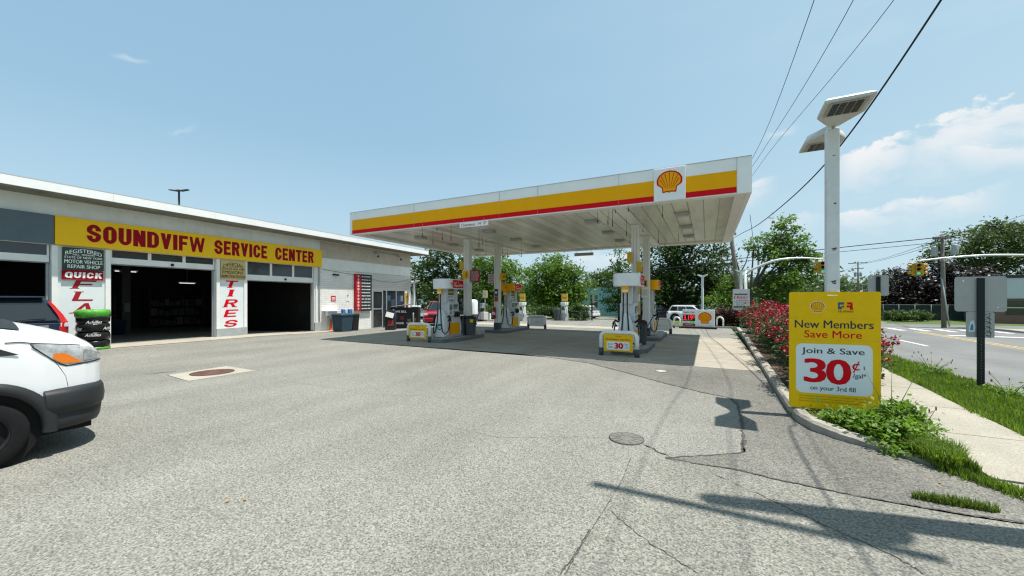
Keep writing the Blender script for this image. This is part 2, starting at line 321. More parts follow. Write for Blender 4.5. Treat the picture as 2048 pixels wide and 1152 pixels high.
def tag(o, label, cat, group=None):
    o['label'] = label; o['category'] = cat
    if group: o['group'] = group
    return o
def thing(name, label, cat, loc=(0, 0, 0), rz=0., group=None):
    o = bpy.data.objects.new(name, None); COL.objects.link(o); o.location = loc; o.rotation_euler = (0, 0, rz); o.empty_display_size = .3
    return tag(o, label, cat, group)
def struct(o, kind='structure'): o['kind'] = kind; return o
def part(name, parent, fn, *a, label=None):
    b = MB(); fn(b, *a); o = b.build(name, parent)
    if label: o['label'] = label
    return o
def dup(root, loc, rz, label):
    """copy a thing with its parts and sub-parts"""
    def cp(o, par):
        c = o.copy(); COL.objects.link(c)
        if par: c.parent = par
        for ch in list(o.children): cp(ch, c)
        return c
    r = cp(root, None); r.location = loc; r.rotation_euler = (0, 0, rz); r['label'] = label
    return r

# ------------------------------------------------------------------ lettering
_TX = {}
def _glyphs(body, bold, shear, spacing=1.0):
    key = (body, bold, shear, spacing)
    if key in _TX: return _TX[key]
    cu = bpy.data.curves.new('t', 'FONT'); cu.body = body; cu.size = 1; cu.offset = bold; cu.shear = shear; cu.space_character = spacing; cu.resolution_u = 3
    o = bpy.data.objects.new('t', cu); COL.objects.link(o)
    dg = bpy.context.evaluated_depsgraph_get(); me = bpy.data.meshes.new_from_object(o.evaluated_get(dg))
    vs = np.array([v.co[:2] for v in me.vertices]) if len(me.vertices) else np.zeros((1, 2)); fs = [tuple(p.vertices) for p in me.polygons]
    bpy.data.objects.remove(o); bpy.data.curves.remove(cu); bpy.data.meshes.remove(me)
    lo = vs.min(0); hi = vs.max(0); vs = (vs - lo) / np.maximum(hi - lo, 1e-6)
    _TX[key] = (vs, fs, (hi - lo)); return _TX[key]
def text(mb, body, x0, x1, z0, z1, mat, mp, bold=.0, shear=0., arch=0., spacing=1.0):
    """letters of `body` filling the box x0..x1, z0..z1; mp maps (x, z) to xyz"""
    vs, fs, _ = _glyphs(body, 0., shear, spacing)
    o = Vector(mp(x0, z0)); nv = (Vector(mp(x0 + .01, z0)) - o).cross(Vector(mp(x0, z0 + .01)) - o).normalized()
    w = min(bold, .02) * (z1 - z0) * 1.1
    for k, d in enumerate((0, -1, 1) if bold > .004 else (0,)):
        out = []
        for a, b in vs:
            n = 2 * a - 1; out.append(tuple(Vector(mp(x0 + w + a * (x1 - x0 - 2 * w) + d * w, z0 + b * (z1 - z0) - arch * n * n)) + nv * .0004 * k))
        mb.add(out, fs, mat)
# block capitals drawn with thick stems and thinner bars, as a sign painter would
def _arc(cx, cz, rx, rz, a0, a1, n=10): return [(cx + rx * math.cos(R(a0 + (a1 - a0) * i / n)), cz + rz * math.sin(R(a0 + (a1 - a0) * i / n))) for i in range(n + 1)]
def block(mb, ch, x0, x1, z0, z1, mat, mpk, st=.36, bar=.19, slant=0., serif=0.):
    W_ = x1 - x0; H_ = z1 - z0; s, q = st / 2, bar / 2; P = []
    rect = lambda a, b, c, d: P.append([(a, c), (b, c), (b, d), (a, d)])
    def ribbon(path, closed=False):
        n = len(path); out = []
        for i, (x, z) in enumerate(path):
            p0 = path[(i - 1) % n] if closed or i else path[0]; p1 = path[(i + 1) % n] if closed or i < n - 1 else path[-1]
            tx, tz = (p1[0] - p0[0]), (p1[1] - p0[1]) * .8; l_ = math.hypot(tx, tz) or 1; nx, nz = -tz / l_, tx / l_
            out.append(((x + nx * s, z + nz * q), (x - nx * s, z - nz * q)))
        for i in range(n if closed else n - 1): a, b = out[i], out[(i + 1) % n]; P.append([a[0], b[0], b[1], a[1]])
    e = st; L0, L1 = s, 1 - s; B0, B1 = q, 1 - q; rx, rz = .5 - s, .24
    if ch in 'OQ': ribbon(_arc(.5, 1 - q - rz, rx, rz, 0, 180) + _arc(.5, q + rz, rx, rz, 180, 360), True)
    if ch == 'Q': P.append([(.5, .22), (.68, .3), (1.04, -.02), (.80, -.06)])
    if ch == 'C': ribbon([(L1, .62)] + _arc(.5, 1 - q - rz, rx, rz, 0, 180) + _arc(.5, q + rz, rx, rz, 180, 360) + [(L1, .38)])
    if ch == 'S': ribbon([(L1, .64)] + _arc(.5, 1 - q - rz * .9, rx, rz * .9, 5, 180) + [(L0, .62), (L0 + .06, .56), (L1 - .06, .44), (L1, .38)] + _arc(.5, q + rz * .9, rx, rz * .9, 0, -185) + [(L0, .36)])
    if ch == 'U': ribbon([(L0, 1)] + _arc(.5, q + rz, rx, rz, 180, 360) + [(L1, 1)])
    if ch == 'D': rect(0, e, 0, 1); ribbon([(e * .5, B1)] + _arc(.5, 1 - q - rz, rx, rz, 80, 0, 6) + _arc(.5, q + rz, rx, rz, 0, -80, 6) + [(e * .5, B0)])
    if ch in 'NMIFELRKT':
        if ch == 'T': rect(.5 - s, .5 + s, 0, 1)
        elif ch == 'I': rect(0, 1, 0, 1)
        else: rect(0, e, 0, 1)
    if ch == 'N': rect(1 - e, 1, 0, 1); P.append([(0, 1), (e, 1), (1, 0), (1 - e, 0)])
    if ch in 'FE': rect(e * .5, 1, 1 - bar, 1); rect(e * .5, .88, .5 - q, .5 + q)
    if ch in 'EL': rect(e * .5, 1, 0, bar)
    if ch == 'T': rect(0, 1, 1 - bar, 1)
    if ch == 'V': P.append([(0, 1), (e, 1), (.5 + s * .75, 0), (.5 - s * .75, 0)]); P.append([(1 - e, 1), (1, 1), (.5 + s * .75, 0), (.5 - s * .75, 0)])
    if ch == 'A': P.append([(0, 0), (e * .8, 0), (.5 + s * .7, 1), (.5 - s * .7, 1)]); P.append([(1, 0), (1 - e, 0), (.5 - s * .7, 1), (.5 + s * .7, 1)]); rect(.25, .75, .22, .22 + bar * .8)
    if ch == 'W':
        k = e * .62
        for a, b in ((0, .27), (.5 - k / 2, .27), (.5 - k / 2, .73), (1 - k, .73)): P.append([(a, 1), (a + k, 1), (b + k / 2, 0), (b - k / 2, 0)])
    if ch == 'R': ribbon([(e * .5, B1)] + _arc(1 - s - .16, .5 + q * .5 + (.5 - q * 1.5) / 2 , .16, (.5 - q * 1.5) / 2, 90, -90, 8) + [(e * .5, .5 - q * .2)]); P.append([(.42, .46), (.42 + e, .46), (1.02, 0), (1.02 - e, 0)])
    if ch == 'K': P.append([(e * .8, .42), (e * .8, .68), (1 - e, 1), (1, 1)]); P.append([(.36, .55), (.36 + e * .7, .68), (1.02, 0), (1.02 - e, 0)])
    if serif:
        feet = {'F': [(s, 0)], 'L': [(s, 1)], 'I': [(.5, 0), (.5, 1)], 'T': [(.5, 0)], 'R': [(s, 0), (1 - s, 0)], 'A': [(s * .8, 0), (1 - s, 0)]}.get(ch, [])
        for fx, fz in feet: w_ = (s + serif) if ch != 'I' else .5 + serif * 2.2; rect(fx - w_, fx + w_, fz - (bar * .45 if fz else 0), fz + (0 if fz else bar * .45))
    for k, poly_ in enumerate(P):
        m = mpk(k); mb.face([m(x0 + (x + slant * (z - .5)) * W_, z0 + z * H_) for x, z in poly_], mat)
def heavy(mb, body, x0, x1, z0, z1, mat, mpk, bold=.04, fat=.04, shear=0.):
    """extra heavy strokes: the letter struck several times with small shifts sideways and up"""
    sx = (x1 - x0) * fat * 1.1; sz = (z1 - z0) * fat * .55
    for k, (d, e) in enumerate(((0, 0), (-1, -.7), (1, -.7), (-1, .7), (1, .7))): text(mb, body, x0 + sx + d * sx, x1 - sx + d * sx, z0 + sz + e * sz, z1 - sz + e * sz, mat, mpk(k), min(bold, .012), shear)
def front(y): return lambda x, z: (x, y, z)
def pecten(mb, cx, cz, w, h, mp_d, cream, red, yel, white=True):
    """scallop shell emblem: outline, field and ribs as stacked flat shapes; mp_d(k) gives a mapper for layer k"""
    def outline(sc, k=0):
        pts = []
        for i in range(41):
            a = R(-22 + 224 * i / 40); s_ = 1 + .018 * abs(math.sin(7 * (a)))
            pts.append((cx + .5 * w * sc * math.cos(a) * s_, cz + .08 * h + .47 * h * sc * math.sin(a) * s_))
        bx = .25 * w * sc
        pts += [(cx - .30 * w * sc, cz - .22 * h * sc), (cx - bx * 1.08, cz - .47 * h * sc), (cx - .05 * w * sc, cz - .44 * h * sc), (cx, cz - .49 * h * sc), (cx + .05 * w * sc, cz - .44 * h * sc), (cx + bx * 1.08, cz - .47 * h * sc), (cx + .30 * w * sc, cz - .22 * h * sc)]
        return pts
    k = 0
    if white:
        m = mp_d(0); mb.face([m(*p) for p in outline(1.10)], cream)
    m = mp_d(1); mb.face([m(*p) for p in outline(1.0)], red)
    m = mp_d(2); mb.face([m(*p) for p in outline(.86)], yel)
    m = mp_d(3)
    for i in range(7):
        a = R(90 + (i - 3) * 25.5)
        for sgn in (0,):
            r1 = .40 if i in (0, 6) else .43
            d = Vector((math.cos(a), math.sin(a))); nn = Vector((-d.y, d.x))
            b0 = Vector((cx + .045 * w * (3 - i), cz - .26 * h)); tip = Vector((cx + w * r1 * d.x * .96, cz + .07 * h + h * .40 * d.y))
            wd = .017 * w
            nb = (tip - b0).normalized(); n2 = Vector((-nb.y, nb.x))
            mb.face([m(*(b0 + n2 * wd * .35)), m(*(b0 - n2 * wd * .35)), m(*(tip - n2 * wd)), m(*(tip + n2 * wd))], red)
# ------------------------------------------------------------------ palette
WHITE = M('white_paint', (.78, .78, .76), .45, var=.05, vs=2.5, dirt=.12)
WHITE2 = M('clean_white', (.80, .81, .81), .35, var=.03, vs=4)
YEL = M('brand_yellow', (.84, .39, .002), .5, spec=.12, var=.03, vs=2)
YELB = M('board_yellow', (.80, .49, .004), .5, spec=.15, var=.05, vs=5)
RED = M('brand_red', (.62, .003, .012), .5, spec=.12)
DRED = M('sign_dark_red', (.30, .004, .014), .6, spec=.1, var=.12, vs=9)
CREAM = M('logo_cream', (.85, .80, .62), .5)
NAVY = M('ink_navy', (.022, .032, .055), .55)
INK = M('ink_black', (.012, .012, .013), .55)
BLK = M('black_plastic', (.016, .017, .018), .5, var=.15, vs=6, bump=.1, bs=60)
RUB = M('rubber', (.018, .018, .019), .78, var=.25, vs=9, bump=.2, bs=70)
CHAR = M('charcoal_paint', (.06, .072, .078), .5, var=.14, vs=4, dirt=.2)
STEEL = M('galvanised', (.42, .44, .45), .45, metal=.6, var=.12, vs=6)
ALU = M('aluminium', (.50, .51, .51), .42, metal=.7, var=.06, vs=5)
CHROME = M('chrome', (.75, .76, .78), .12, metal=1)
GLASS = M('dark_glass', (.012, .016, .018), .06, spec=.8, coat=.6)
SHOPG = M('shop_glass', (.02, .026, .03), .08, spec=.6)
CONC = M('concrete', (.35, .32, .265), .85, var=.14, vs=1.1, bump=.3, bs=55)
CONCW = M('walk_concrete', (.36, .33, .275), .88, var=.16, vs=1.4, bump=.5, bs=70)
KERB = M('kerb_concrete', (.33, .31, .265), .9, var=.3, vs=3, bump=.6, bs=40, dirt=.4)
WOOD = M('pole_wood', (.17, .15, .13), .85, var=.25, vs=5, bump=.4, bs=30)
BARK = M('bark', (.085, .07, .055), .9, var=.3, vs=6, bump=.6, bs=25)
SOIL = M('soil', (.09, .065, .045), .95, var=.35, vs=5, bump=.8, bs=30)
ORANGE = M('orange_plastic', (.75, .13, .02), .5, var=.06, vs=5)
def asph():
    asphalt('asphalt_lot', (.046, .045, .039), (.355, .346, .304), 84, .35, .10, .18)
    asphalt('asphalt_old', (.03, .029, .026), (.262, .252, .222), 80, .6, .2, .30)
    asphalt('asphalt_patch', (.044, .043, .036), (.330, .321, .278), 82, .5, .12, .18)
    asphalt('asphalt_road', (.12, .122, .118), (.20, .20, .194), 60, .22, .12, .18)
asph()
CONCW = asphalt('walk_aggregate', (.20, .185, .15), (.46, .43, .355), 110, .8, .13, .12)
A_LOT, A_OLD, A_PATCH, A_ROAD = (MATS[k] for k in ('asphalt_lot', 'asphalt_old', 'asphalt_patch', 'asphalt_road'))
PADM = M('pad_concrete', (.33, .30, .245), .85, var=.17, vs=.9, bump=.25, bs=50, dirt=.45)
TAR = M('crack_tar', (.07, .068, .064), .8, var=.3, vs=8)
GRASSM = leafmat('grass_blades', (.05, .10, .012), (.22, .31, .045), .35, 2.2)
TURF = M('turf', (.07, .11, .025), .95, var=.4, vs=2.5, bump=.8, bs=40)

# ------------------------------------------------------------------ setting
def sheet(name, xs, ys, zf, mat):
    b = MB(); n = len(ys)
    vs = [(x, y, zf(x, y)) for x in xs for y in ys]
    b.add(vs, [(i * n + j, (i + 1) * n + j, (i + 1) * n + j + 1, i * n + j + 1) for i in range(len(xs) - 1) for j in range(n - 1)], mat)
    return struct(b.build(name))
def poly(name, pts, z, mat, kind='structure'):
    b = MB(); b.face([(x, y, z) for x, y in pts], mat); return struct(b.build(name), kind)
xs = [-1200, -400, -120, -60, -40] + [-32 + i for i in range(22)] + [-8, 0, 4.6, 20, 60, 200, 1200]
ys = [-1200, -300, -60, -20] + [-10 + i for i in range(46)] + [38, 40, 42, 44, 50, 60, 120, 300, 1500]
sheet('ground', xs, ys, lambda x, y: -.16 + min(0, g(x, y)) + drop(y), M('ground_grass', (.075, .115, .03), .95, var=.3, vs=.8))
lx = [-32 + .5 * i for i in range(66)] + [1.05, 1.2]
ly = [-14 + .5 * i for i in range(91)]
sheet('forecourt', lx, ly, lambda x, y: g(x, y), A_LOT)
RY = [-80, -20, 0, 20, 31, 33, 35, 37, 39, 41, 43, 45, 52, 60, 90, 150, 290]
sheet('street', [4.72, 14.5], RY, lambda x, y: -.085 + drop(y), A_ROAD)
sheet('cross_street', [-120, -40, 4.71], [41, 43, 45, 52], lambda x, y: -.10 + drop(y), A_ROAD)
sheet('cross_street', [14.51, 120], [41, 43, 45, 52], lambda x, y: -.10 + drop(y), A_ROAD)
sheet('far_pavement', [14.62, 17.6], RY[:10], lambda x, y: -.02 + drop(y), CONCW); sheet('far_pavement', [14.62, 16.3], RY[12:], lambda x, y: -.02 + drop(y), CONCW)
b = MB()
for ys_ in (RY[:10], RY[12:]): b.loft([[(x, y, z + drop(y)) for x, z in ((14.44, -.12), (14.44, .015), (14.62, .02), (14.62, -.12))] for y in ys_], KERB, smooth=False)
struct(b.build('far_kerb'))
# pavement beside the verge: slabs with open joints
b = MB()
for i in range(27):
    y0 = -10 + 1.52 * i; e0, e1 = 3.40 + .07 * max(0, min(y0, 14) - 7), 3.40 + .07 * max(0, min(y0 + 1.5, 14) - 7)
    b.prism([(2.36, y0), (e0, y0), (e1, y0 + 1.505), (2.36, y0 + 1.505)], -.1, .035 if y0 > 4 else .02, CONCW, lambda x, y, a: (x, y, a))
struct(b.build('pavement'))
poly('verge', [(3.42, -20), (4.74, -20), (4.74, 31), (3.9, 31), (3.9, 14), (3.42, 7)], .012, TURF)
# concrete pad below the canopy, cast in bays with joints between them
b = MB()
px_ = [-14.4, -11.3, -8.2, -5.1, -2.0, 1.12]; py_ = [10.6, 13.3, 16.0, 18.75]
for i in range(5):
    for j in range(3):
        b.bb(px_[i] + (.006 if i else 0), px_[i + 1] - .006, py_[j] + .006, py_[j + 1] - .006, -.05, .008, PADM)
struct(b.build('concrete_pad'))
poly('concrete_strip', [(-14.3, 21.6), (-4.2, 21.6), (-3.2, 23.2), (-14.3, 23.4)], .006, CONC)
# apron in front of the garage bays follows the sloping lot
b = MB(); tt = [-6 + .5 * i for i in range(31)]
vs = []
for t in tt:
    for d in (-.1, .35, .8, 1.25 if t < 7 else 1.05):
        p = FA + FT * t + FN * d; vs.append((p.x, p.y, g(p.x, p.y) + .012))
b.add(vs, [(i * 4 + j, (i + 1) * 4 + j, (i + 1) * 4 + j + 1, i * 4 + j + 1) for i in range(30) for j in range(3)], CONC)
struct(b.build('garage_apron'))
# older, darker asphalt along the planter and in front of the pad
def P2(u, v): p = G(u, v); return (p.x, p.y)
edge = [(690, 676), (860, 689), (1000, 703), (1100, 715), (1180, 727), (1250, 745), (1330, 767), (1400, 784), (1462, 797), (1476, 812), (1487, 850), (1491, 905),
        (1330, 916), (1350, 923), (1450, 936), (1560, 961), (1700, 990), (1800, 1008), (1930, 1030), (2060, 1050)]
pts = [P2(*e) for e in edge]
poly('asphalt_strip', pts + [(3.2, 3.7), (2.5, 4.75), (1.95, 5.45), (1.35, 5.9), (1.12, 6.4), (1.15, 8.8), (1.15, 10.6), (-14.4, 10.6), (-14.4, 12)], .004, A_OLD)
poly('asphalt_repair', [P2(*e) for e in [(1265, 915), (1335, 920), (1450, 938), (1560, 963), (1700, 992), (1800, 1010), (1930, 1033), (2100, 1058), (2300, 1150), (2300, 1400), (1120, 1400), (1130, 1160), (1165, 1090), (1215, 1010), (1245, 960)]], .0035, A_PATCH)
def crack(pts, w, wob=.5, n=10, seed=1):
    rr = random.Random(seed); b = MB(); line = []
    P = [Vector((*P2(*e), .0075)) for e in pts]
    for a, c in zip(P, P[1:]):
        for k in range(n): line.append(a.lerp(c, k / n) + Vector((rr.gauss(0, w * wob), rr.gauss(0, w * wob), 0)))
    line.append(P[-1]); vs = []
    for i, p in enumerate(line):
        d = (line[min(i + 1, len(line) - 1)] - line[max(0, i - 1)]).normalized(); q = Vector((-d.y, d.x, 0)); ww = w * rr.uniform(.25, 1.25) * (.3 if i in (0, len(line) - 1) else 1)
        vs += [p + q * ww, p - q * ww]
    b.add(vs, [(2 * i, 2 * i + 1, 2 * i + 3, 2 * i + 2) for i in range(len(line) - 1)], TAR)
    return struct(b.build('asphalt_crack'))
crack([(1462, 797), (1476, 812), (1484, 850), (1489, 905)], 0.0210, .5, 12, 1)
crack([(1487, 880), (1489, 905)], .035, .3, 8, 2)
crack([(1489, 906), (1420, 911), (1335, 916)], 0.0108, .5, 14, 3)
crack([(1330, 916), (1400, 929), (1470, 939), (1560, 961), (1700, 990)], 0.0120, .5, 14, 4)
crack([(1700, 990), (1800, 1008), (1930, 1030), (2048, 1046)], 0.0120, .5, 14, 5)
crack([(1060, 709), (1180, 727), (1250, 745), (1330, 767), (1400, 784), (1462, 797)], 0.0132, .5, 14, 6)
crack([(690, 677), (860, 690), (1060, 709)], .012, .6, 14, 7)
crack([(1262, 915), (1245, 960), (1215, 1010), (1165, 1090), (1130, 1150)], .0035, .6, 14, 8)
crack([(1215, 1020), (1310, 1095), (1400, 1150)], .004, 1.5, 14, 9)
crack([(1420, 945), (1560, 1010), (1800, 1120), (1850, 1150)], .005, 1.5, 16, 10)
crack([(1225, 878), (1160, 874), (1000, 876), (880, 850)], .003, 2, 16, 11)
crack([(1290, 890), (1340, 916)], .012, 1, 8, 12)
crack([(290, 749), (330, 745), (352, 743)], .02, .5, 8, 13)
crack([(1180, 1060), (1150, 1110), (1120, 1150)], .007, .5, 10, 14)
crack([(560, 760), (760, 790), (1000, 800), (1150, 812)], .003, 2, 16, 15)
# road markings
ROADW = M('road_white', (.62, .62, .59), .7, var=.3, vs=5); ROADY = M('road_yellow', (.46, .34, .12), .7, var=.3, vs=5)
b = MB()
for x in (9.85, 10.12): b.bb(x, x + .11, -60, 28.2, -.084, -.081, ROADY)
struct(b.build('yellow_lines'))
b = MB()
for i in range(9):
    x = 5.5 + i * 1.02; b.bb(x, x + .32, 29.0, 31.0, -.084, -.081, ROADW)
b.bb(10.4, 14.2, 26.0, 26.4, -.084, -.081, ROADW); b.bb(5.0, 14.2, 31.25, 31.4, -.084, -.081, ROADW)
for i in range(-3, 3): b.bb(7.3, 7.42, 19.9 + 7.5 * i, 22.3 + 7.5 * i, -.084, -.081, ROADW)

struct(b.build('white_markings'))
# planter kerb: runs beside the forecourt, rounds off at the near end
kp = [(1.42, 24.3), (1.36, 18.4), (1.24, 14.5), (1.17, 11), (1.12, 8.8), (1.08, 7.0), (1.1, 6.5), (1.2, 6.15), (1.42, 5.88), (1.75, 5.66), (2.0, 5.45), (2.12, 5.3)]
fine = []
for a, c in zip(kp, kp[1:]):
    m_ = max(1, int((Vector(c) - Vector(a)).length / .12))
    for k in range(m_): fine.append((Vector(a).lerp(Vector(c), k / m_)))
fine.append(Vector(kp[-1])); b = MB(); rings = []
for i, p in enumerate(fine):
    d = (fine[min(i + 1, len(fine) - 1)] - fine[max(i - 1, 0)]).normalized(); q = Vector((-d.y, d.x)) # left of travel = planter side
    j = lambda s_: rnd.gauss(0, s_)
    h = .13 - .1 * max(0, (i - len(fine) + 9) / 9)
    sec = [(0, -.05), (-.004, h - .03), (.03, h), (.135, h + .004), (.16, h - .02), (.16, -.05)]
    rings.append([(p.x + q.x * (o + j(.003)), p.y + q.y * (o + j(.003)), z + j(.002)) for o, z in sec])
b.loft(rings, KERB, smooth=False)
struct(b.build('kerb'))
poly('planter_soil', [(p.x + .1, p.y + .05) for p in fine] + [(2.28, 5.2), (2.34, 6), (2.355, 8), (2.355, 14), (2.355, 24.3)], .085, SOIL)
b = MB(); b.bb(-3.2, 1.45, 25.0, 25.15, -.1, .1, KERB); b.bb(-20, -3.2, 30.9, 31.05, -.12, .05, CONC); struct(b.build('back_kerb'))
poly('grass_bed', [(-3.2, 25.15), (1.45, 25.15), (3.3, 31), (-3.2, 31)], .05, TURF)
poly('grass_bed', [(-20, 28.6), (-8.4, 28.6), (-8.4, 30.9), (-20, 30.9)], .03, TURF)
# ------------------------------------------------------------------ manholes
IRON = M('rusty_iron', (.14, .075, .055), .8, metal=.3, var=.25, vs=12, bump=.6, bs=60)
def manhole(label, u, v, r, mat, collar=None):
    p = G(u, v); t = thing('manhole_cover', label, 'manhole', (p.x, p.y, 0))
    if collar:
        b = MB(); q = [Vector((*P2(*e), 0)) - Vector((p.x, p.y, 0)) for e in collar]; b.prism([(a.x, a.y) for a in q], -.05, .012, CONC, lambda x, y, a: (x, y, a)); b.build('collar', t)
    z = .014 if collar else .008
    b = MB(); b.lathe([(r * .98, z - .01), (r * .98, z + .004), (r * .93, z + .006), (r * .93, z + .001)], (0, 0, 0), 40, TAR if not collar else INK)
    b.build('frame', t)
    b = MB(); b.lathe([(r * .93, z + .002), (r * .9, z + .006), (0.001, z + .006)], (0, 0, 0), 40, mat, False)
    for k in range(12):
        a = k * math.pi / 6; c = Vector((math.cos(a), math.sin(a), 0)) * r * .6; b.box((c.x, c.y, z + .008), (r * .5, .02, .006), mat, 0, (0, 0, a))
    b.build('lid', t); return t
manhole('rust brown manhole cover in a pale square concrete collar', 425, 746, .42, IRON, [(335, 751), (453, 733), (511, 742), (376, 763)])
manhole('small grey manhole cover ringed by black tar in the open asphalt', 1253, 878, .21, M('worn_iron', (.15, .145, .13), .7, var=.2, vs=12), None)
manhole('small pale round cap in the dark asphalt in front of the pumps', 1322, 743, .13, M('pale_cap', (.5, .48, .42), .7, var=.1), None)
# ------------------------------------------------------------------ fuel canopy
CX0, CX1, CY0, CY1 = -12.9, .96, 10.9, 20.24; CZ0, CZ1 = 4.27, 5.15
can = thing('fuel_canopy', 'long white fuel canopy with yellow and red bands over the pumps', 'canopy', (CX0, CY0, 0)); can_o = Vector((CX0, CY0, 0))
CW, CD = CX1 - CX0, CY1 - CY0
SOF = linemat('soffit_planks', (.80, .77, .68), (.24, .22, .18), .40, .02, 0, .25, .42, .012, .28)
FASC = M('fascia_white', (.82, .83, .83), .4, var=.05, vs=1.2)
b = MB(); b.bb(.1, CW - .1, .1, CD - .1, 4.36, 4.40, SOF); b.bb(.1, CW - .1, .1, CD - .1, 4.9, 5.0, WHITE); b.build('soffit', can)
b = MB()
b.bb(0, CW, 0, .1, CZ0, CZ1, FASC); b.bb(0, CW, CD - .1, CD, CZ0, CZ1, FASC); b.bb(0, .1, .1, CD - .1, CZ0, CZ1, FASC); b.bb(CW - .1, CW, .1, CD - .1, CZ0, CZ1, FASC)
b.build('fascia', can)
b = MB()  # inner drip lip below the fascia
for x0, x1, y0, y1 in ((.1, CW - .1, .1, .34), (.1, CW - .1, CD - .34, CD - .1), (.1, .34, .34, CD - .34), (CW - .34, CW - .1, .34, CD - .34)): b.bb(x0, x1, y0, y1, CZ0 + .012, 4.358, WHITE)
b.build('drip_lip', can)
lg0, lg1 = 11.63, 12.40
b = MB()
for x0, x1 in ((.15, lg0), (lg1, CW - .32)): b.bb(x0, x1, -.012, 0, 4.44, 4.845, YEL)
b.bb(-.012, 0, .3, CD - .3, 4.44, 4.845, YEL); b.build('yellow_band', can)
b = MB()
for x0, x1 in ((.15, lg0), (lg1, CW - .32)): b.bb(x0, x1, -.014, 0, 4.30, 4.437, RED)
b.bb(-.014, 0, .3, CD - .3, 4.30, 4.437, RED); b.build('red_band', can)
SEAM = M('panel_seam', (.42, .42, .41), .6)
b = MB()
for x in (3.35, 6.9, 8.25, 10.7, CW - .32): b.bb(x, x + .004, -.0150, -.001, CZ0 + .01, CZ1 - .005, SEAM)
b.bb(0, CW, -.012, .112, CZ1, CZ1 + .018, M('fascia_cap', (.5, .52, .53), .4)); b.build('seam', can)
b = MB(); b.bb(lg0, lg1, -.09, 0, CZ0 - .012, CZ1 - .02, WHITE2, .02); eb = b.build('emblem_panel', can)
b = MB(); pecten(b, (lg0 + lg1) / 2, 4.73, .62, .56, lambda k: front(-.092 - .002 * k), CREAM, RED, YEL, False); b.build('shell_emblem', eb)
# steel girders over each column pair and gutters, seen through the open soffit edge
COLM = M('column_white', (.74, .74, .71), .35, var=.04, vs=3, dirt=.06)
for xc in (-9.3, -2.25):
    b = MB(); b.bb(xc - CX0 - .16, xc - CX0 + .16, .36, CD - .36, 4.30, 4.358, COLM, .012); b.build('girder', can)
    for yc in (14.05, 16.72):
        x, y = xc - CX0, yc - CY0; w = .135
        b = MB(); b.bb(x - w, x + w, y - w, y + w, .5, 4.30, COLM, .025); b.bb(x - w - .012, x + w + .012, y - w - .012, y + w + .012, 4.19, 4.27, COLM, .01)
        for sx in (-1, 1): b.bb(x + sx * .045 - .006, x + sx * .045 + .006, y - w - .003, y - w + .003, .55, 4.15, SEAM)
        cl = b.build('column', can)
        b = MB(); b.bb(x - w - .01, x + w + .01, y - w - .01, y + w + .01, .14, .5, CHAR, .02); b.build('column_base', cl)
LENS = M('lamp_lens', (.35, .35, .33), .3)
for xc in (-11.05, -7.62, -3.53, -.70):
    for yc in (13.03, 15.42, 17.8):
        x, y = xc - CX0, yc - CY0
        b = MB(); b.bb(x - .21, x + .21, y - .19, y + .19, 4.27, 4.358, M('lamp_housing', (.42, .42, .40), .4), .02); li = b.build('soffit_light', can)
        b = MB(); b.bb(x - .16, x + .16, y - .14, y + .14, 4.262, 4.272, LENS); b.build('lens', li)
# sign under the canopy edge
t = thing('clearance_sign', 'narrow white clearance sign hanging from the canopy edge', 'sign', (-6.95, 10.86, 4.1))
k0 = Z0 = None
b = MB(); b.bb(-.56, .56, -.012, .012, 0, .165, WHITE2, .004); b.build('panel', t)
b = MB(); text(b, "Clearance  14'  0\"", -.50, .50, .035, .13, DRED, front(-.0145), .02); b.build('lettering', t)
b = MB(); [b.cyl((x, 0, .16), (x, 0, .26), .006, .006, 6, STEEL) for x in (-.4, .4)]; b.build('hanger', t)
# loose hooks and wires under the soffit
hk = [(845, 452, 471), (866, 463, 487), (874, 455, 459), (885, 465, 478), (902, 450, 480), (958, 461, 493), (965, 478, 487), (972, 482, 508), (1005, 495, 505), (1015, 500, 515), (1043, 495, 512),
      (1195, 429, 443), (1216, 419, 448), (1225, 418, 451), (1231, 418, 424), (1253, 440, 470), (1257, 412, 421), (1286, 450, 462), (1325, 417, 432), (1317, 464, 484), (1357, 472, 480), (1260, 470, 486), (1330, 478, 492)]
HKM = M('hook_wire', (.03, .03, .03), .5)
for i, (u, v0, v1) in enumerate(hk):
    d = (4.36 - EYE) * FPX / (HORIZ - v0 + 5); p = PD(u, v0 - 5, d); ln = (v1 - v0 + 7) / FPX * d
    if not (CX0 + .4 < p.x < CX1 - .4 and p.y < CY1 - .4): p = Vector((max(CX0 + .5, min(CX1 - .5, p.x)), min(CY1 - .6, p.y), 4.36))
    b = MB(); b.tube([(0, 0, 0), (.004, 0, -ln * .5), (-.004, .003, -ln * .8)], .006, 5, HKM); b.tube([(-.004, .003, -ln * .75), (0, 0, -ln)], .014, 6, HKM)
    tag(b.build('hanging_hook', None, (p.x, p.y, 4.358)), 'thin black hook wire hanging from the canopy soffit among others like it', 'hook', 'hook wires under the canopy')
# far hanging bar under the back edge
p = PD(1176, 507, 21.4)
b = MB(); b.bb(-.52, .52, -.04, .04, -.1, .06, M('bar_grey', (.33, .34, .34), .5), .01)
for x in (-.4, .4): b.cyl((x, 0, .06), (x, 0, .22), .008, .008, 5, STEEL)
p = Vector((p.x, CY1 - .05, 4.1))
t = tag(b.build('hanging_bar', None, (p.x, p.y, p.z)), 'grey bar hanging below the far canopy edge', 'bar')

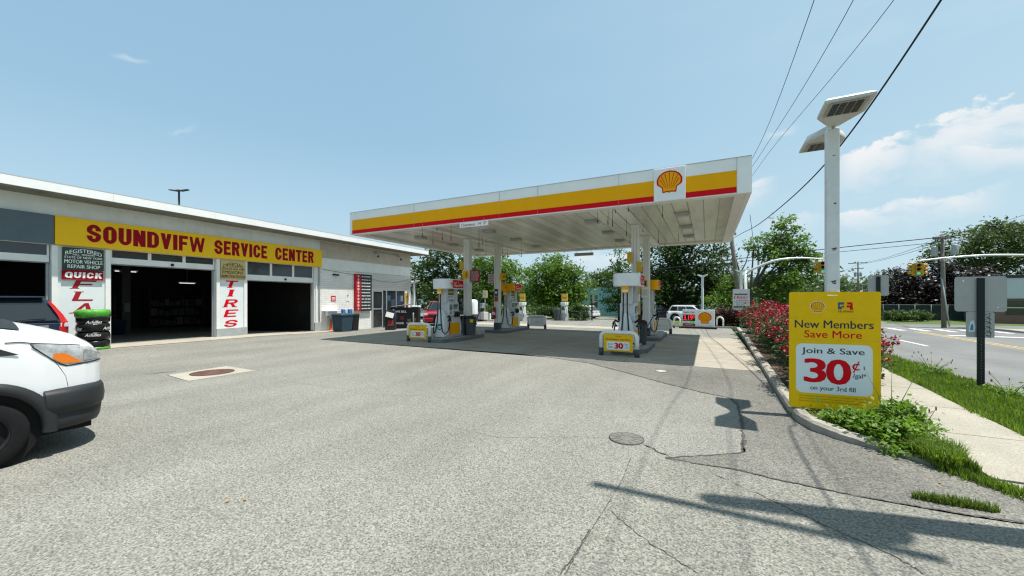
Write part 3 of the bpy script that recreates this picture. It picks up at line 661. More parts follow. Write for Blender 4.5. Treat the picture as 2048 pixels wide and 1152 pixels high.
# ------------------------------------------------------------------ service building (local x along facade, -y towards the viewer)
BL = thing('service_building', 'long low white garage with three open bays and a flat roof', 'building', FA, FANG)
def bp(name, fn, parent=BL, label=None):
    b = MB(); fn(b); o = b.build(name, parent)
    if label: o['label'] = label
    return o
WALLU = M('upper_wall', (.76, .77, .74), .7, var=.07, vs=1.5, dirt=.2)
BRK = brickmat('painted_brick', (.88, .87, .83), (.56, .55, .51), .30, .105)
PIER = M('pier_paint', (.70, .74, .75), .6, var=.05, vs=2)
SOFB = M('eave_board', (.20, .20, .165), .8, var=.25, vs=1.5, dirt=.5)
PANL = M('stained_panel', (.50, .44, .36), .75, var=.14, vs=1.2, dirt=.3)
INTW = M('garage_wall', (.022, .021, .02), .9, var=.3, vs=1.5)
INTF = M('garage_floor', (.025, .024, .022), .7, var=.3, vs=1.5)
bays = [(-5.2, -1.35), (0., 3.26), (4.5, 7.95)]
def walls(b):
    b.bb(-9, 8.3, 0, .3, 3.38, 4.85, WALLU); b.bb(8.3, 15.75, 0, .3, 3.33, 4.85, WALLU)
    b.bb(-9, -5.2, 0, .3, -.5, 3.38, WALLU)
    b.bb(-9, 15.75, 10.2, 10.5, -.6, 4.85, WALLU); b.bb(-9, -8.7, .3, 10.2, -.6, 4.85, WALLU); b.bb(15.45, 15.75, .3, 10.2, -.6, 4.85, WALLU)
bp('wall', walls)
bp('brick_wall', lambda b: (b.bb(8.3, 12.0, 0, .3, -.5, 3.33, BRK), b.bb(12.0, 15.75, 0, .3, 2.3, 3.33, linemat('siding', (.62, .61, .56), (.36, .35, .32), .115, .012, 2, .6, .2))))
bp('stained_panels', lambda b: [b.bb(8.3 + i * 1.85, 8.3 + i * 1.85 + 1.83, -.012, 0, 3.92, 4.80, PANL) for i in range(4)])
bp('ledge', lambda b: (b.bb(8.3, 15.75, -.03, 0, 3.30, 3.335, WALLU), b.bb(8.3, 15.75, -.02, 0, 3.87, 3.915, WALLU)))
def piers(b, a, c):
    b.bb(a, c, 0, .3, -.3, 3.378, PIER); w = .13
    b.bb(a, a + w, -.05, 0, .42, 3.378, WHITE); b.bb(c - w, c, -.05, 0, .42, 3.378, WHITE)
for a, c in ((-1.35, 0.), (3.26, 4.5), (7.95, 8.3)):
    pr = bp('pier', lambda b: piers(b, a, c) if c - a > .6 else (b.bb(a, c, 0, .3, -.3, 3.378, WHITE), b.bb(a + .05, a + .12, -.05, 0, .42, 3.378, WHITE), b.bb(c - .12, c - .03, -.05, 0, .42, 3.37, STEEL)))
    bp('pier_base', lambda b: b.bb(a - .004, c + .004, -.06, -.002 if c - a > .6 else 0, -.3, .42, M('base_grey', (.36, .39, .39), .7, var=.15, vs=4)), pr)
def lets(rows, x0, x1):
    def f(b):
        for ch, z0, z1 in rows:
            w = (x1 - x0); sx = .62 if ch == 'I' else 1
            c = (x0 + x1) / 2; sx = .34 if ch == 'I' else 1; block(b, ch, c - w / 2 * sx, c + w / 2 * sx, z0, z1, RED if rows[0][0] == 'T' else M('letter_red', (.36, .01, .022), .5), lambda k: front(-.0035 - .00012 * k), .27 if ch != 'I' else 1., .17, .22 / sx if ch != 'I' else .5, .09)
    return f
bp('painted_letters', lets([('F', 2.02, 2.30), ('L', 1.62, 1.93), ('A', 1.22, 1.55)], -.86, -.38))
bp('painted_letters', lets([('T', 2.165, 2.48), ('I', 1.79, 2.09), ('R', 1.33, 1.665), ('E', .90, 1.22), ('S', .47, .77)], 3.60, 4.10))
# roof: slab with bright fascia, stained eave below
rf = bp('roof', lambda b: (b.bb(-9.5, 16.8, -.80, 11, 4.90, 5.165, M('roof_fascia', (.86, .86, .85), .5, var=.05, vs=1.5, dirt=.1)), b.bb(-9.5, 16.8, -.803, 11.02, 5.166, 5.19, M('roof_edge', (.45, .46, .47), .5))))
bp('eave', lambda b: (b.bb(-9.45, 16.75, -.76, 10.9, 4.853, 4.897, SOFB)), rf)
bp('joint', lambda b: [b.bb(x, x + .005, -.802, -.799, 4.905, 5.16, M('roof_seam', (.5, .5, .5), .6)) for x in (-6.5, -3.4, -.2, 2.8, 5.9, 9., 12., 14.9)], rf)
# interior
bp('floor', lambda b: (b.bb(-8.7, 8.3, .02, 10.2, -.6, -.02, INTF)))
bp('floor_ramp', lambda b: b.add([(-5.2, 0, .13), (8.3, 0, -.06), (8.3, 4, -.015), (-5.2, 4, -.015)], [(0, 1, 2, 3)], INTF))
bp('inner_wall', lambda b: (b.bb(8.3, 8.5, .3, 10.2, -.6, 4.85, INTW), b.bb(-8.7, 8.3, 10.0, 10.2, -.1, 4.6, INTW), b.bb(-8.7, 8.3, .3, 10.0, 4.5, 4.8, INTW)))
TUBE = M('tube_light', (.95, 1, .98), .5, emit=.55)
for x, y, z in ((-4.2, 4.5, 3.1), (-2.9, 6.5, 3.1), (1.3, 5.6, 3.0), (2.7, 6.2, 3.0), (.9, 3.0, 3.25), (2.2, 3.4, 3.25), (6.1, 8.2, 2.6)):
    bp('ceiling_lamp', lambda b: (b.bb(x - .42, x + .42, y - .07, y + .07, z, z + .06, WHITE2), b.cyl((x - .38, y, z - .02), (x + .38, y, z - .02), .02, .02, 8, TUBE), b.cyl((x, y, z + .06), (x, y, 4.5), .01, .01, 5, STEEL)))
# rolled-up sectional doors: glazed section over a bottom rail
DGL = M('door_glass', (.03, .04, .045), .1, spec=.7)
for (a, c), zr0, zr1, zg in zip(bays, (2.80, 2.87, 2.50), (3.05, 3.12, 2.79), (3.37, 3.37, 3.37)):
    dr = bp('garage_door', lambda b: (b.bb(a + .02, c - .02, .06, .12, zr0, zr1, WHITE, .01), b.bb(a + .02, c - .02, .05, .06, zr0, zr0 + .035, M('door_seal', (.2, .2, .19), .8))))
    n = 3
    for i in range(n):
        x0 = a + .02 + (c - a - .04) * i / n; x1 = a + .02 + (c - a - .04) * (i + 1) / n
        wd = bp('window', lambda b: b.bb(x0 + .05, x1 - .05, .085, .095, zr1, zg, DGL), dr)
        for q0, q1 in ((x0, x0 + .05), (x1 - .05, x1)): bp('frame', lambda b: b.bb(q0, q1, .06, .12, zr1, zg, WHITE), wd)
    bp('knob', lambda b: b.ball(((a + c) / 2 + .15, .05, (zr0 + zr1) / 2), .055, INK, 8), dr)
    for x in (a + .04, c - .04): bp('track', lambda b: b.bb(x - .03, x + .03, .13, .2, -.1, 3.3, STEEL), dr)
# shop front
def shop(b):
    for x0, x1, z0, z1 in ((12.0, 12.08, -.25, 2.3), (13.28, 13.36, -.25, 2.3), (14.2, 14.27, .3, 2.3), (15.05, 15.14, .3, 2.3)): b.bb(x0, x1, -.03, .05, z0, z1, ALU)
    for x0, x1, z0, z1 in ((12.08, 13.28, 2.22, 2.3), (13.36, 15.05, 2.22, 2.3), (13.36, 15.05, .3, .36)): b.bb(x0, x1, -.03, .05, z0, z1, ALU)
    b.bb(13.36, 15.14, 0, .3, -.5, .3, WHITE); b.bb(15.14, 15.75, 0, .3, -.5, 2.3, WHITE)
sf = bp('shop_front', shop)
bp('window', lambda b: (b.bb(13.02, 13.28, .01, .02, -.2, 2.22, SHOPG), b.bb(13.36, 14.2, .01, .02, .36, 2.22, SHOPG), b.bb(14.27, 15.05, .01, .02, .36, 2.22, SHOPG)), sf)
bp('window_posters', lambda b: [b.bb(x, x + w, .004, .009, z, z + h, M(n, c, .5)) for x, w, z, h, n, c in ((13.42, .3, 1.55, .35, 'poster_blue', (.03, .09, .2)), (13.8, .32, 1.2, .4, 'poster_dark', (.05, .06, .08)), (14.34, .4, 1.3, .6, 'poster_navy', (.02, .05, .1)), (14.7, .25, 1.5, .4, 'poster_grey', (.2, .22, .24)))], sf)
sd = bp('shop_door', lambda b: (b.bb(12.08, 12.16, -.02, .03, -.24, 2.22, ALU), b.bb(12.92, 13.0, -.02, .03, -.24, 2.22, ALU), b.bb(12.16, 12.92, -.02, .03, 2.14, 2.22, ALU), b.bb(12.16, 12.92, -.02, .03, -.24, -.14, ALU), b.bb(12.16, 12.92, -.02, .03, 1.0, 1.07, ALU)))
bp('window', lambda b: (b.bb(12.16, 12.92, 0, .01, 1.07, 2.14, SHOPG), b.bb(12.16, 12.92, 0, .01, -.14, 1.0, SHOPG)), sd)
bp('handle', lambda b: b.tube([(12.83, -.02, .9), (12.83, -.07, .95), (12.83, -.07, 1.2), (12.83, -.02, 1.25)], .012, 6, CHROME), sd)
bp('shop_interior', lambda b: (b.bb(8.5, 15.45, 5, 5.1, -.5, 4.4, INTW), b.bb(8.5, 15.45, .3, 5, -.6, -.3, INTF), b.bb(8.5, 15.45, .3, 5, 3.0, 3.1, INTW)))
for x in (12.27, 14.4):
    bp('floodlight', lambda b: (b.bb(x - .05, x + .05, -.1, 0, 4.56, 4.66, STEEL, .01), b.tube([(x, -.1, 4.6), (x, -.2, 4.55), (x + .03, -.28, 4.45)], .02, 6, STEEL), b.lathe([(.03, 0), (.05, -.05), (.085, -.13), (.085, -.15), (.0, -.13)], (x + .03, -.28, 4.45), 14, M('flood_dark', (.07, .07, .07), .4))))
bp('conduit', lambda b: (b.tube([(12.27, -.03, 4.65), (14.4, -.03, 4.65)], .015, 6, STEEL), b.tube([(8.5, -.02, 3.28), (11.5, -.02, 3.05), (12.6, -.05, 2.82), (14.2, -.05, 2.78), (15.7, -.02, 3.1)], .009, 5, M('cable_grey', (.12, .12, .12), .6)), b.tube([(8.9, -.02, 1.0), (8.9, -.02, .1)], .02, 6, STEEL)))
bp('wall_camera', lambda b: (b.bb(9.1, 9.16, -.06, 0, 3.0, 3.08, INK), b.cyl((9.16, -.08, 3.04), (9.42, -.13, 3.02), .045, .05, 10, INK)))

# ------------------------------------------------------------------ signs on the facade
def fp(t, d=0., z=0.): p = FA + FT * t + FN * d; return (p.x, p.y, z)
BSY = M('fascia_sign_yellow', (.88, .52, .02), .55, spec=.1, var=.06, vs=.9)
s = thing('fascia_sign', 'long yellow sign board with dark red block letters above the bays', 'sign', fp(-1.3, .0, 3.40), FANG)
b = MB(); b.bb(0, 9.62, -.13, -.002, 0, .9, BSY, .008); b.build('board', s)
b = MB()
for wd, x0, x1 in (('SOUNDVIFW', .68, 4.12), ('SERVICE', 4.42, 6.68), ('CENTER', 7.02, 9.14)):
    n = len(wd); tot = x1 - x0; wt = [.48 if c == 'I' else (1.5 if c == 'W' else (.88 if c in 'EF' else 1.)) for c in wd]; sm = sum(wt); x = x0
    for c, q in zip(wd, wt):
        cw = tot * q / sm; block(b, c, x + .012, x + cw - .035, .165, .755, DRED, lambda k: front(-.1335 - .00012 * k), .40 if c != 'W' else .30, .20); x += cw
b.build('lettering', s)
s = thing('blank_sign_board', 'plain blue grey sign board left of the yellow sign', 'sign', fp(-7.2, 0, 3.40), FANG)
b = MB(); b.bb(0, 5.88, -.11, -.002, 0, .9, M('board_slate', (.10, .135, .16), .5, var=.1, vs=1)); b.build('panel', s)
GRN = M('sign_green', (.035, .06, .04), .5, var=.1); BUFF = M('sign_buff', (.55, .42, .17), .5, var=.1, vs=4)
s = thing('licence_sign', 'dark green licence sign with white letters on the first pier', 'sign', fp(-1.12, .055, 2.63), FANG)
b = MB(); b.bb(0, .94, -.012, .05, 0, .71, GRN); b.build('panel', s)
b = MB(); f_ = front(-.015)
text(b, 'REGISTERED', .05, .89, .56, .68, WHITE2, f_, .015, 0, .1); text(b, 'NO. 7099094', .22, .72, .46, .52, WHITE2, f_, .01); text(b, 'STATE OF NEW YORK', .03, .91, .365, .435, WHITE2, f_, .02)
text(b, 'MOTOR VEHICLE', .03, .91, .205, .325, WHITE2, f_, .02); text(b, 'REPAIR SHOP', .10, .85, .05, .165, WHITE2, f_, .02); b.build('lettering', s)
s = thing('quick_sign', 'small dark red sign reading quick below the green sign', 'sign', fp(-1.13, .055, 2.31), FANG)
b = MB(); b.bb(0, .94, -.012, .05, 0, .305, DRED); b.build('panel', s)
b = MB()
for i, (ch, cw) in enumerate((('Q', .19), ('U', .18), ('I', .08), ('C', .18), ('K', .19))): x_ = .055 + (0, .20, .395, .49, .685)[i]; block(b, ch, x_, x_ + cw - .02, .055, .245, WHITE2, lambda k: front(-.0145 - .00012 * k), .36, .22, .12)
b.build('lettering', s)
s = thing('inspection_sign', 'buff yellow inspection sign with black letters on the second pier', 'sign', fp(3.42, .055, 2.54), FANG)
b = MB(); b.bb(0, 1.0, -.012, .05, 0, .78, BUFF); b.build('panel', s)
b = MB(); text(b, 'OFFICIAL', .06, .92, .57, .72, INK, f_, .01, 0, .12); text(b, 'STATION', .30, .68, .51, .555, INK, f_, .01); text(b, 'STATE OF NEW YORK', .02, .96, .40, .47, INK, f_, .02); text(b, 'EMISSIONS', .05, .90, .23, .36, INK, f_, .01); text(b, 'INSPECTION STATION', .02, .98, .05, .175, INK, f_, .03); b.build('lettering', s)
s = thing('service_list_sign', 'tall black and red list sign on the white brick wall', 'sign', fp(10.62, .0, .97), FANG)
b = MB(); b.bb(0, .38, -.16, -.002, 0, 2.2, M('list_red', (.45, .012, .02), .5)); b.build('red_strip', s)
b = MB(); b.bb(.40, 1.28, -.14, -.002, -.03, 2.2, M('list_black', (.02, .022, .024), .45)); b.build('black_panel', s)
b = MB()
for i in range(11):
    z = 2.06 - i * .194; n = rnd.choice([3, 4, 3, 2]); x = .46; wt = [rnd.uniform(.6, 1.4) for _ in range(n)]; sm = sum(wt)
    for q in wt:
        w = .74 * q / sm
        xx = x
        while xx < x + w - .05:
            b.bb(xx, xx + .026, -.1435, -.1405, z - .035, z + .035 - .012 * rnd.random(), WHITE2); xx += .038
        x += w
    if i < 10: b.bb(.42, 1.26, -.143, -.1405, z - .1, z - .094, M('list_rule', (.2, .2, .2), .5))
    if i < 11: b.lathe([(.075, 0), (.075, .01), (.035, .01)], (0, 0, 0), 3 + i % 5, WHITE2, False)
    k = len(b.v) - 3 * (3 + i % 5)
    for j in range(k, len(b.v)):
        x_, y_, z_ = b.v[j]; b.v[j] = (.19 + x_, -.162 - z_ * .2, z + y_)
b.build('lettering', s)
s = thing('warning_notice', 'small red notice plate on the sunlit white bricks', 'sign', fp(9.15, .012, 1.55), FANG)
b = MB(); b.bb(-.16, .16, -.006, .006, 0, .3, RED); b.build('plate', s)
b = MB(); [b.bb(-.12, .12, -.009, -.0065, z, z + .035, WHITE2) for z in (.05, .12, .19)]; b.build('lettering', s)
s = tag(MB().bb(-.13, .13, -.006, .006, .1, .42, WHITE2).prism([(-.13, .1), (-.13, 0), (0, .08), (.13, 0), (.13, .1)], -.006, .006, WHITE2).cyl((-.03, -.02, .4), (.03, -.02, .4), .03, .03, 8, INK).build('paper_notice', None, fp(10.15, .012, 1.5), FANG), 'white paper notice with forked tail between red plate and list sign', 'notice')
# ------------------------------------------------------------------ pump islands
ISL = M('island_side', (.13, .145, .15), .7, var=.2, vs=3, dirt=.3); ISLT = M('island_top', (.27, .265, .25), .8, var=.2, vs=3)
def island(label, xc, y0, y1, nose):
    """raised kerb island; `nose` = which end is narrow (-1 near, 1 far, 0 none)"""
    def ring(w):
        L_ = y1 - y0; c = .22
        def end(y, s_, hw): return [(-hw, y + s_ * c), (-hw + c * .3, y + s_ * c * .3), (-hw + c, y), (hw - c, y), (hw - c * .3, y + s_ * c * .3), (hw, y + s_ * c)]
        hn = .42 if nose == -1 else w; hf = .42 if nose == 1 else w
        a = end(y0, 1, hn); z = end(y1, -1, hf)
        p = list(a)
        if nose == -1: p += [(.42, y0 + .45), (w, y0 + .75)]
        if nose == 1: p += [(w, y1 - .75), (.42, y1 - .45)]
        p += list(reversed(z))
        if nose == 1: p += [(-.42, y1 - .45), (-w, y1 - .75)]
        if nose == -1: p += [(-w, y0 + .75), (-.42, y0 + .45)]
        return [(x, y - (y0 + y1) / 2) for x, y in p]
    t = thing('pump_island', label, 'pump island', (xc, (y0 + y1) / 2, 0), 0, 'raised pump islands'); r = ring(.6); q = [(x * .975, y * .99) for x, y in r]
    b = MB(); b.loft([[(x, y, -.02) for x, y in r], [(x, y, .135) for x, y in r], [(x, y, .152) for x, y in q]], ISL, closed=True, smooth=False); b.build('side', t)
    b = MB(); b.face([(x, y, .152) for x, y in q], ISLT); b.build('top', t)
island('raised island carrying the left front pump', -9.3, 11.75, 14.6, -1)
island('raised island carrying the left rear pump', -9.3, 16.3, 19.7, 1)
island('raised island carrying the right front pump', -2.25, 11.75, 14.6, -1)
island('raised island carrying the right rear pump', -2.25, 16.1, 19.7, 1)
# ------------------------------------------------------------------ fuel pumps (local: long axis y, end panel faces -y)
PW = M('pump_white', (.76, .78, .79), .3, var=.03, vs=3, dirt=.05); PWSHADE = M('pump_white_shaded', (.58, .60, .61), .4, var=.04, vs=3, dirt=.08); PG = M('pump_grey', (.36, .38, .39), .4, var=.05); SCR = M('screen_grey', (.09, .12, .11), .2)  # cabinet is white like the end panels; its greyer tone is painted-in shade
BUT = M('nozzle_panel', (.62, .53, .30), .5); GRNS = M('sticker_green', (.02, .26, .16), .5); STK = M('sticker_blue', (.10, .25, .42), .5)
def sideM(sx, x): return lambda y, z: (sx * x, sx * y, z)     # reads left to right on the +-x face
def stadium(hw, hl, n=10, r=None):
    r = r or hw; p = []
    for cx_, cy_, a0 in ((hw - r, hl - r, 0), (-hw + r, hl - r, 90), (-hw + r, -hl + r, 180), (hw - r, -hl + r, 270)):
        for i in range(n + 1): a = R(a0 + 90 * i / n); p.append((cx_ + r * math.cos(a), cy_ + r * math.sin(a)))
    return p
def pump(label, x, y, num, white):
    t = thing('fuel_pump', label, 'fuel pump', (x, y, .153), 0, 'fuel pumps under the canopy')
    def B(name, fn, par=t): b = MB(); fn(b); return b.build(name, par)
    B('base', lambda b: b.bb(-.31, .31, -.56, .56, 0, .07, PG, .015))
    cab = B('cabinet', lambda b: (b.bb(-.25, .25, -.44, .44, .07, .80, PWSHADE, .02), b.bb(-.27, .27, -.42, .42, .80, .83, PG), b.bb(-.235, .235, -.30, .36, .83, 1.40, PWSHADE, .02)))
    for s_ in (-1, 1):
        pr = [(0, .205), (.12, .225), (.3, .24), (.5, .235), (.68, .205), (.84, .16), (.98, .10), (1.08, .04), (1.11, 0)]
        poly_ = [(w, z) for z, w in pr] + [(-w, z) for z, w in reversed(pr[:-1])]
        y0 = s_ * .62; y1 = s_ * .40
        fl = B('end_panel', lambda b: (b.prism(poly_, min(y0, y1), max(y0, y1), PW, None, False), b.bb(-.205, .205, min(y0, y1), max(y0, y1), 0, .02, PG)), t)
        if s_ == -1 and num == '3':
            B('sticker', lambda b: (b.lathe([(.13, 0), (.0, 0)], (0, 0, 0), 20, GRNS, False), b.bb(-.09, .09, -.02, .03, .001, .002, PW), b.bb(-.06, .06, -.07, -.04, .001, .002, PW)), fl)
            o = fl.children[0]; o.rotation_euler = (R(90), 0, 0); o.location = (0, -.623, .42)
    for s_ in (-1, 1):
        B('door', lambda b: (b.bb(s_ * .25, s_ * .258, -.26, .40, .10, .56, YEL), b.bb(s_ * .25, s_ * .259, -.31 if s_ > 0 else .40, -.265 if s_ > 0 else .445, .10, .56, RED)), cab)
        B('screen', lambda b: (b.bb(s_ * .235, s_ * .245, -.05, .30, 1.12, 1.32, PG, .004), b.bb(s_ * .245, s_ * .248, -.02, .27, 1.21, 1.30, SCR), b.bb(s_ * .245, s_ * .248, .02, .22, 1.135, 1.18, SCR)), cab)
        B('keypad', lambda b: (b.bb(s_ * .235, s_ * .25, -.27, -.12, 1.08, 1.30, INK, .004), b.bb(s_ * .25, s_ * .252, -.25, -.14, 1.19, 1.28, M('led_green', (.15, .35, .12), .4)), [b.bb(s_ * .25, s_ * .254, -.25 + .04 * i, -.22 + .04 * i, 1.09 + .03 * j, 1.11 + .03 * j, PG) for i in range(3) for j in range(3)]), cab)
        B('stickers', lambda b: (b.bb(s_ * .2355, s_ * .238, -.25, -.14, .93, 1.03, STK), b.bb(s_ * .2355, s_ * .238, .0, .14, 1.0, 1.09, M('display_pale', (.40, .52, .55), .3))), cab)
        for k in range(3):
            yy = .02 + .125 * k
            hl = B('nozzle_holder', lambda b: (b.bb(s_ * .235, s_ * .27, yy - .05, yy + .05, .84, 1.0, BUT, .008), b.bb(s_ * .27, s_ * .275, yy - .04, yy + .04, .85, .9, INK)), cab)
            B('nozzle', lambda b: (b.tube([(s_ * .31, yy, .78), (s_ * .33, yy, .88), (s_ * .31, yy, .98), (s_ * .27, yy, 1.02)], [.022, .03, .028, .016], 8, INK), b.bb(s_ * .33, s_ * .36, yy - .014, yy + .014, .83, .97, INK, .006)), hl)
        # side nozzle hung off the end panel
        nz_ = B('nozzle', lambda b: (b.tube([(s_ * .25, -.42, .80), (s_ * .33, -.44, .86), (s_ * .40, -.45, .78), (s_ * .43, -.45, .60)], [.03, .04, .035, .016], 8, INK), b.bb(s_ * .28, s_ * .36, -.46, -.42, .66, .72, INK, .006)), t)
        B('hose', lambda b: b.tube([(s_ * .06, -.63, 1.74), (s_ * .06, -.64, 1.2), (s_ * .10, -.65, .6), (s_ * .17, -.66, .25), (s_ * .28, -.62, .14), (s_ * .36, -.55, .25), (s_ * .38, -.48, .5), (s_ * .34, -.45, .78)], .021, 8, RUB), nz_)
    B('hose_pole', lambda b: ([b.cyl((sx * .06, -.60, 1.04), (sx * .06, -.60, 1.93), .018, .018, 8, PW) for sx in (-1, 1)], b.bb(-.10, .10, -.66, -.58, 1.72, 1.92, YEL, .01), b.bb(-.08, .08, -.664, -.66, 1.76, 1.81, WHITE2)), t)
    for yy in (-.34, .30): B('post', lambda b: b.bb(-.17, .17, yy - .07, yy + .07, 1.38, 1.95, PWSHADE, .01))
    nt_ = B('notice', lambda b: (b.bb(-.10, .10, -.25, .22, 1.42, 1.90, PW), [b.bb(s_ * .10, s_ * .103, -.2, .18, 1.68, 1.9, M('ad_dark', (.09, .08, .03), .4)) for s_ in (-1, 1)], [b.bb(s_ * .103, s_ * .105, -.15, .12, 1.75, 1.86, M('ad_yellow', (.5, .38, .05), .4)) for s_ in (-1, 1)]))
    def scr(b):
        rr = random.Random(num)
        for s_ in (-1, 1):
            for z in (1.60, 1.48):
                yv = -.2
                while yv < .15:
                    w = rr.uniform(.03, .06); b.bb(s_ * .10, s_ * .1025, yv, yv + .012, z - .04, z + .04, INK); b.bb(s_ * .10, s_ * .1025, yv + .012, yv + w, z + rr.choice((-.04, 0, .03)), z + .012 + rr.choice((-.04, 0, .026)), INK); yv += w + .02
    B('lettering', scr, nt_)
    st = stadium(.41, .68, 10, .26)
    va = B('valance', lambda b: b.loft([[(x * .97, y * .98, 1.93) for x, y in st], [(x, y, 1.95) for x, y in st], [(x, y, 2.31) for x, y in st], [(x * .97, y * .98, 2.33) for x, y in st]], PW if white else YEL, closed=True, caps=True, smooth=False))
    for s_ in (-1, 1):
        B('red_panel', lambda b: b.bb(s_ * .41, s_ * .414, -.30 if s_ > 0 else -.44, .44 if s_ > 0 else .30, 1.97, 2.29, RED), va)
        def vl(b):
            m = sideM(s_, .4155); text(b, 'V-Power NITRO+', -.24, .40, 2.02, 2.12, WHITE2, m, .03); text(b, 'Shell', -.24, -.05, 2.15, 2.21, WHITE2, m, .02)
            b.bb(s_ * .4145, s_ * .4155, .05 * s_, .10 * s_ , 2.16, 2.24, YEL)
        B('lettering', vl, va)
    def fm(k): return front(-.6815 - .002 * k)
    if white:
        B('shell_emblem', lambda b: [pecten(b, -.36, 2.13, .13, .13, lambda k, s_=s_: (lambda x, z: (s_ * (.4125 + .0008 * k), s_ * x, z)), CREAM, RED, YEL, False) for s_ in (-1, 1)], va)
    else:
        B('number', lambda b: text(b, num, .02, .12, 2.03, 2.22, RED, fm(0), .04), va)
    return t
pump('fuel pump with white top on the left front island by dark bins', -9.46, 12.9, '3', True)
pump('fuel pump with yellow top numbered four on the left rear island', -9.3, 18.15, '4', False)
pump('fuel pump with white top behind the right yellow promo board', -2.25, 12.75, '7', True)
pump('fuel pump with yellow top numbered eight on the right rear island', -2.25, 17.6, '8', False)
# ------------------------------------------------------------------ tubular guards with promo boards
TUBW = M('guard_white', (.76, .76, .74), .4, var=.08, vs=5, dirt=.2)
def arch(hw, h, r, n=7):
    p = [(-hw, 0), (-hw, h - r)] + [(-hw + r - r * math.cos(R(90 * i / n)), h - r + r * math.sin(R(90 * i / n))) for i in range(1, n + 1)]
    return p + [(-x, z) for x, z in reversed(p)]
def promo(b, w, h, y, par):
    pass
def guard(label, x, y, board, rz=0., back=False):
    t = thing('pump_guard', label, 'guard rail', (x, y, 0), rz, 'tubular guards at the island ends')
    def B(name, fn, par=t): b = MB(); fn(b); return b.build(name, par)
    B('rail', lambda b: b.tube([(px2, 0, z + .0) for px2, z in arch(.52, .70, .16)], .062, 12, TUBW))
    for s_ in (-1, 1): B('foot', lambda b: b.cyl((s_ * .52, 0, -.01), (s_ * .52, 0, .24), .072, .072, 12, CHAR))
    B('cross_bar', lambda b: b.cyl((-.52, 0, .26), (.52, 0, .26), .025, .025, 8, TUBW))
    if board:
        bd = B('board', lambda b: b.bb(-.42, .42, -.085, -.066, .15, .65, YELB if not back else WHITE2, .004)); f_ = front(-.0875); f2 = front(-.0895)
        if not back:
            B('white_panel', lambda b: b.face([f_(x, z) for x, z in stadium_at(-.33, .33, .20, .44, .04)], WHITE2), bd)
            def le(b):
                text(b, 'New Members', -.36, .02, .48, .535, NAVY, f_, .03); text(b, 'Save More', .06, .36, .48, .535, RED, f_, .03)
                heavy(b, '30', -.11, .15, .235, .405, RED, lambda k: front(-.0895 - .0006 * k), .05, .04); text(b, 'Join &', -.29, -.15, .335, .385, NAVY, f2, .03); text(b, 'Save', -.28, -.16, .255, .31, NAVY, f2, .03)
                text(b, '¢', .16, .19, .34, .41, RED, f2, .04); text(b, '/gal', .205, .285, .34, .39, NAVY, f2, .01); text(b, 'on your', .19, .30, .285, .315, NAVY, f2, .0); text(b, '3rd fill', .20, .29, .245, .275, NAVY, f2, .0)
                b.bb(-.30, .30, -.0876, -.0872, .168, .176, M('small_print', (.35, .22, .02), .6))
                pecten(b, -.05, .595, .045, .045, lambda k: front(-.0872 - .0006 * k), CREAM, RED, YEL, False); text(b, 'FR', .02, .08, .575, .615, RED, f_, .06)
            B('lettering', le, bd)
    else:
        B('lettering', lambda b: None)
    return t
def stadium_at(x0, x1, z0, z1, r, n=5):
    return [((x0 + x1) / 2 + p, (z0 + z1) / 2 + q) for p, q in stadium((x1 - x0) / 2, (z1 - z0) / 2, n, r)]
def guard_plain(label, x, y, rz=0.):
    t = thing('pump_guard', label, 'guard rail', (x, y, 0), rz, 'tubular guards at the island ends')
    b = MB(); b.tube([(px2, 0, z) for px2, z in arch(.52, .70, .16)], .062, 12, TUBW); b.build('rail', t)
    for s_ in (-1, 1): b = MB(); b.cyl((s_ * .52, 0, -.01), (s_ * .52, 0, .24), .072, .072, 12, CHAR); b.build('foot', t)
    b = MB(); b.bb(-.44, .44, -.012, .012, .14, .62, WHITE2, .004); b.build('board', t)
    b = MB(); text(b, 'OC', -.1, .1, .34, .42, M('faint_grey', (.45, .46, .47), .5), front(-.0145), .02); b.build('lettering', t)
guard('white tube guard with yellow promo board before the left pump', -10.05, 11.75, True, R(2))
guard('white tube guard with yellow promo board before the right pump', -2.32, 11.48, True, R(-2))
guard_plain('plain white tube guard behind the left rear pump', -8.6, 20.0)
guard_plain('plain white tube guard behind the right rear pump', -2.1, 20.0)
# ------------------------------------------------------------------ things on the columns
def colsign(name, label, cat, x, y, z, fn, rz=0., group=None):
    b = MB(); fn(b); return tag(b.build(name, None, (x, y, z), rz), label, cat, group)
def number_plate(label, x, y, z, num, rz=0.):
    t = thing('number_plate', label, 'sign', (x, y, z), rz, 'yellow pump number plates')
    b = MB(); b.bb(-.13, .13, -.03, .03, 0, .34, YEL, .01); b.build('plate', t)
    b = MB(); text(b, num, .0, .09, .09, .26, INK, front(-.0325), .03); b.build('lettering', t)
number_plate('yellow number three plate on the front left column', -9.3, 13.87, 2.55, '3', R(20))
number_plate('yellow number four plate on the rear left column', -9.0, 16.72, 2.6, '4', R(20))
YB = M('box_yellow', (.62, .38, .02), .5)
colsign('speaker_box', 'small yellow box high on the left side of the front left column', 'box', -9.52, 14.0, 2.95, lambda b: b.bb(-.09, .09, -.13, .13, 0, .36, YB, .01), 0, 'yellow boxes on the columns')
colsign('speaker_box', 'small yellow box high on the left side of the front right column', 'box', -2.44, 13.86, 2.95, lambda b: b.bb(-.05, .1, -.13, .05, 0, .36, YB, .01), 0, 'yellow boxes on the columns')
colsign('speaker_box', 'small yellow box low on the right side of the front right column', 'box', -2.09, 13.86, 2.62, lambda b: b.bb(-.08, .08, -.1, .05, 0, .36, YB, .01), 0, 'yellow boxes on the columns')
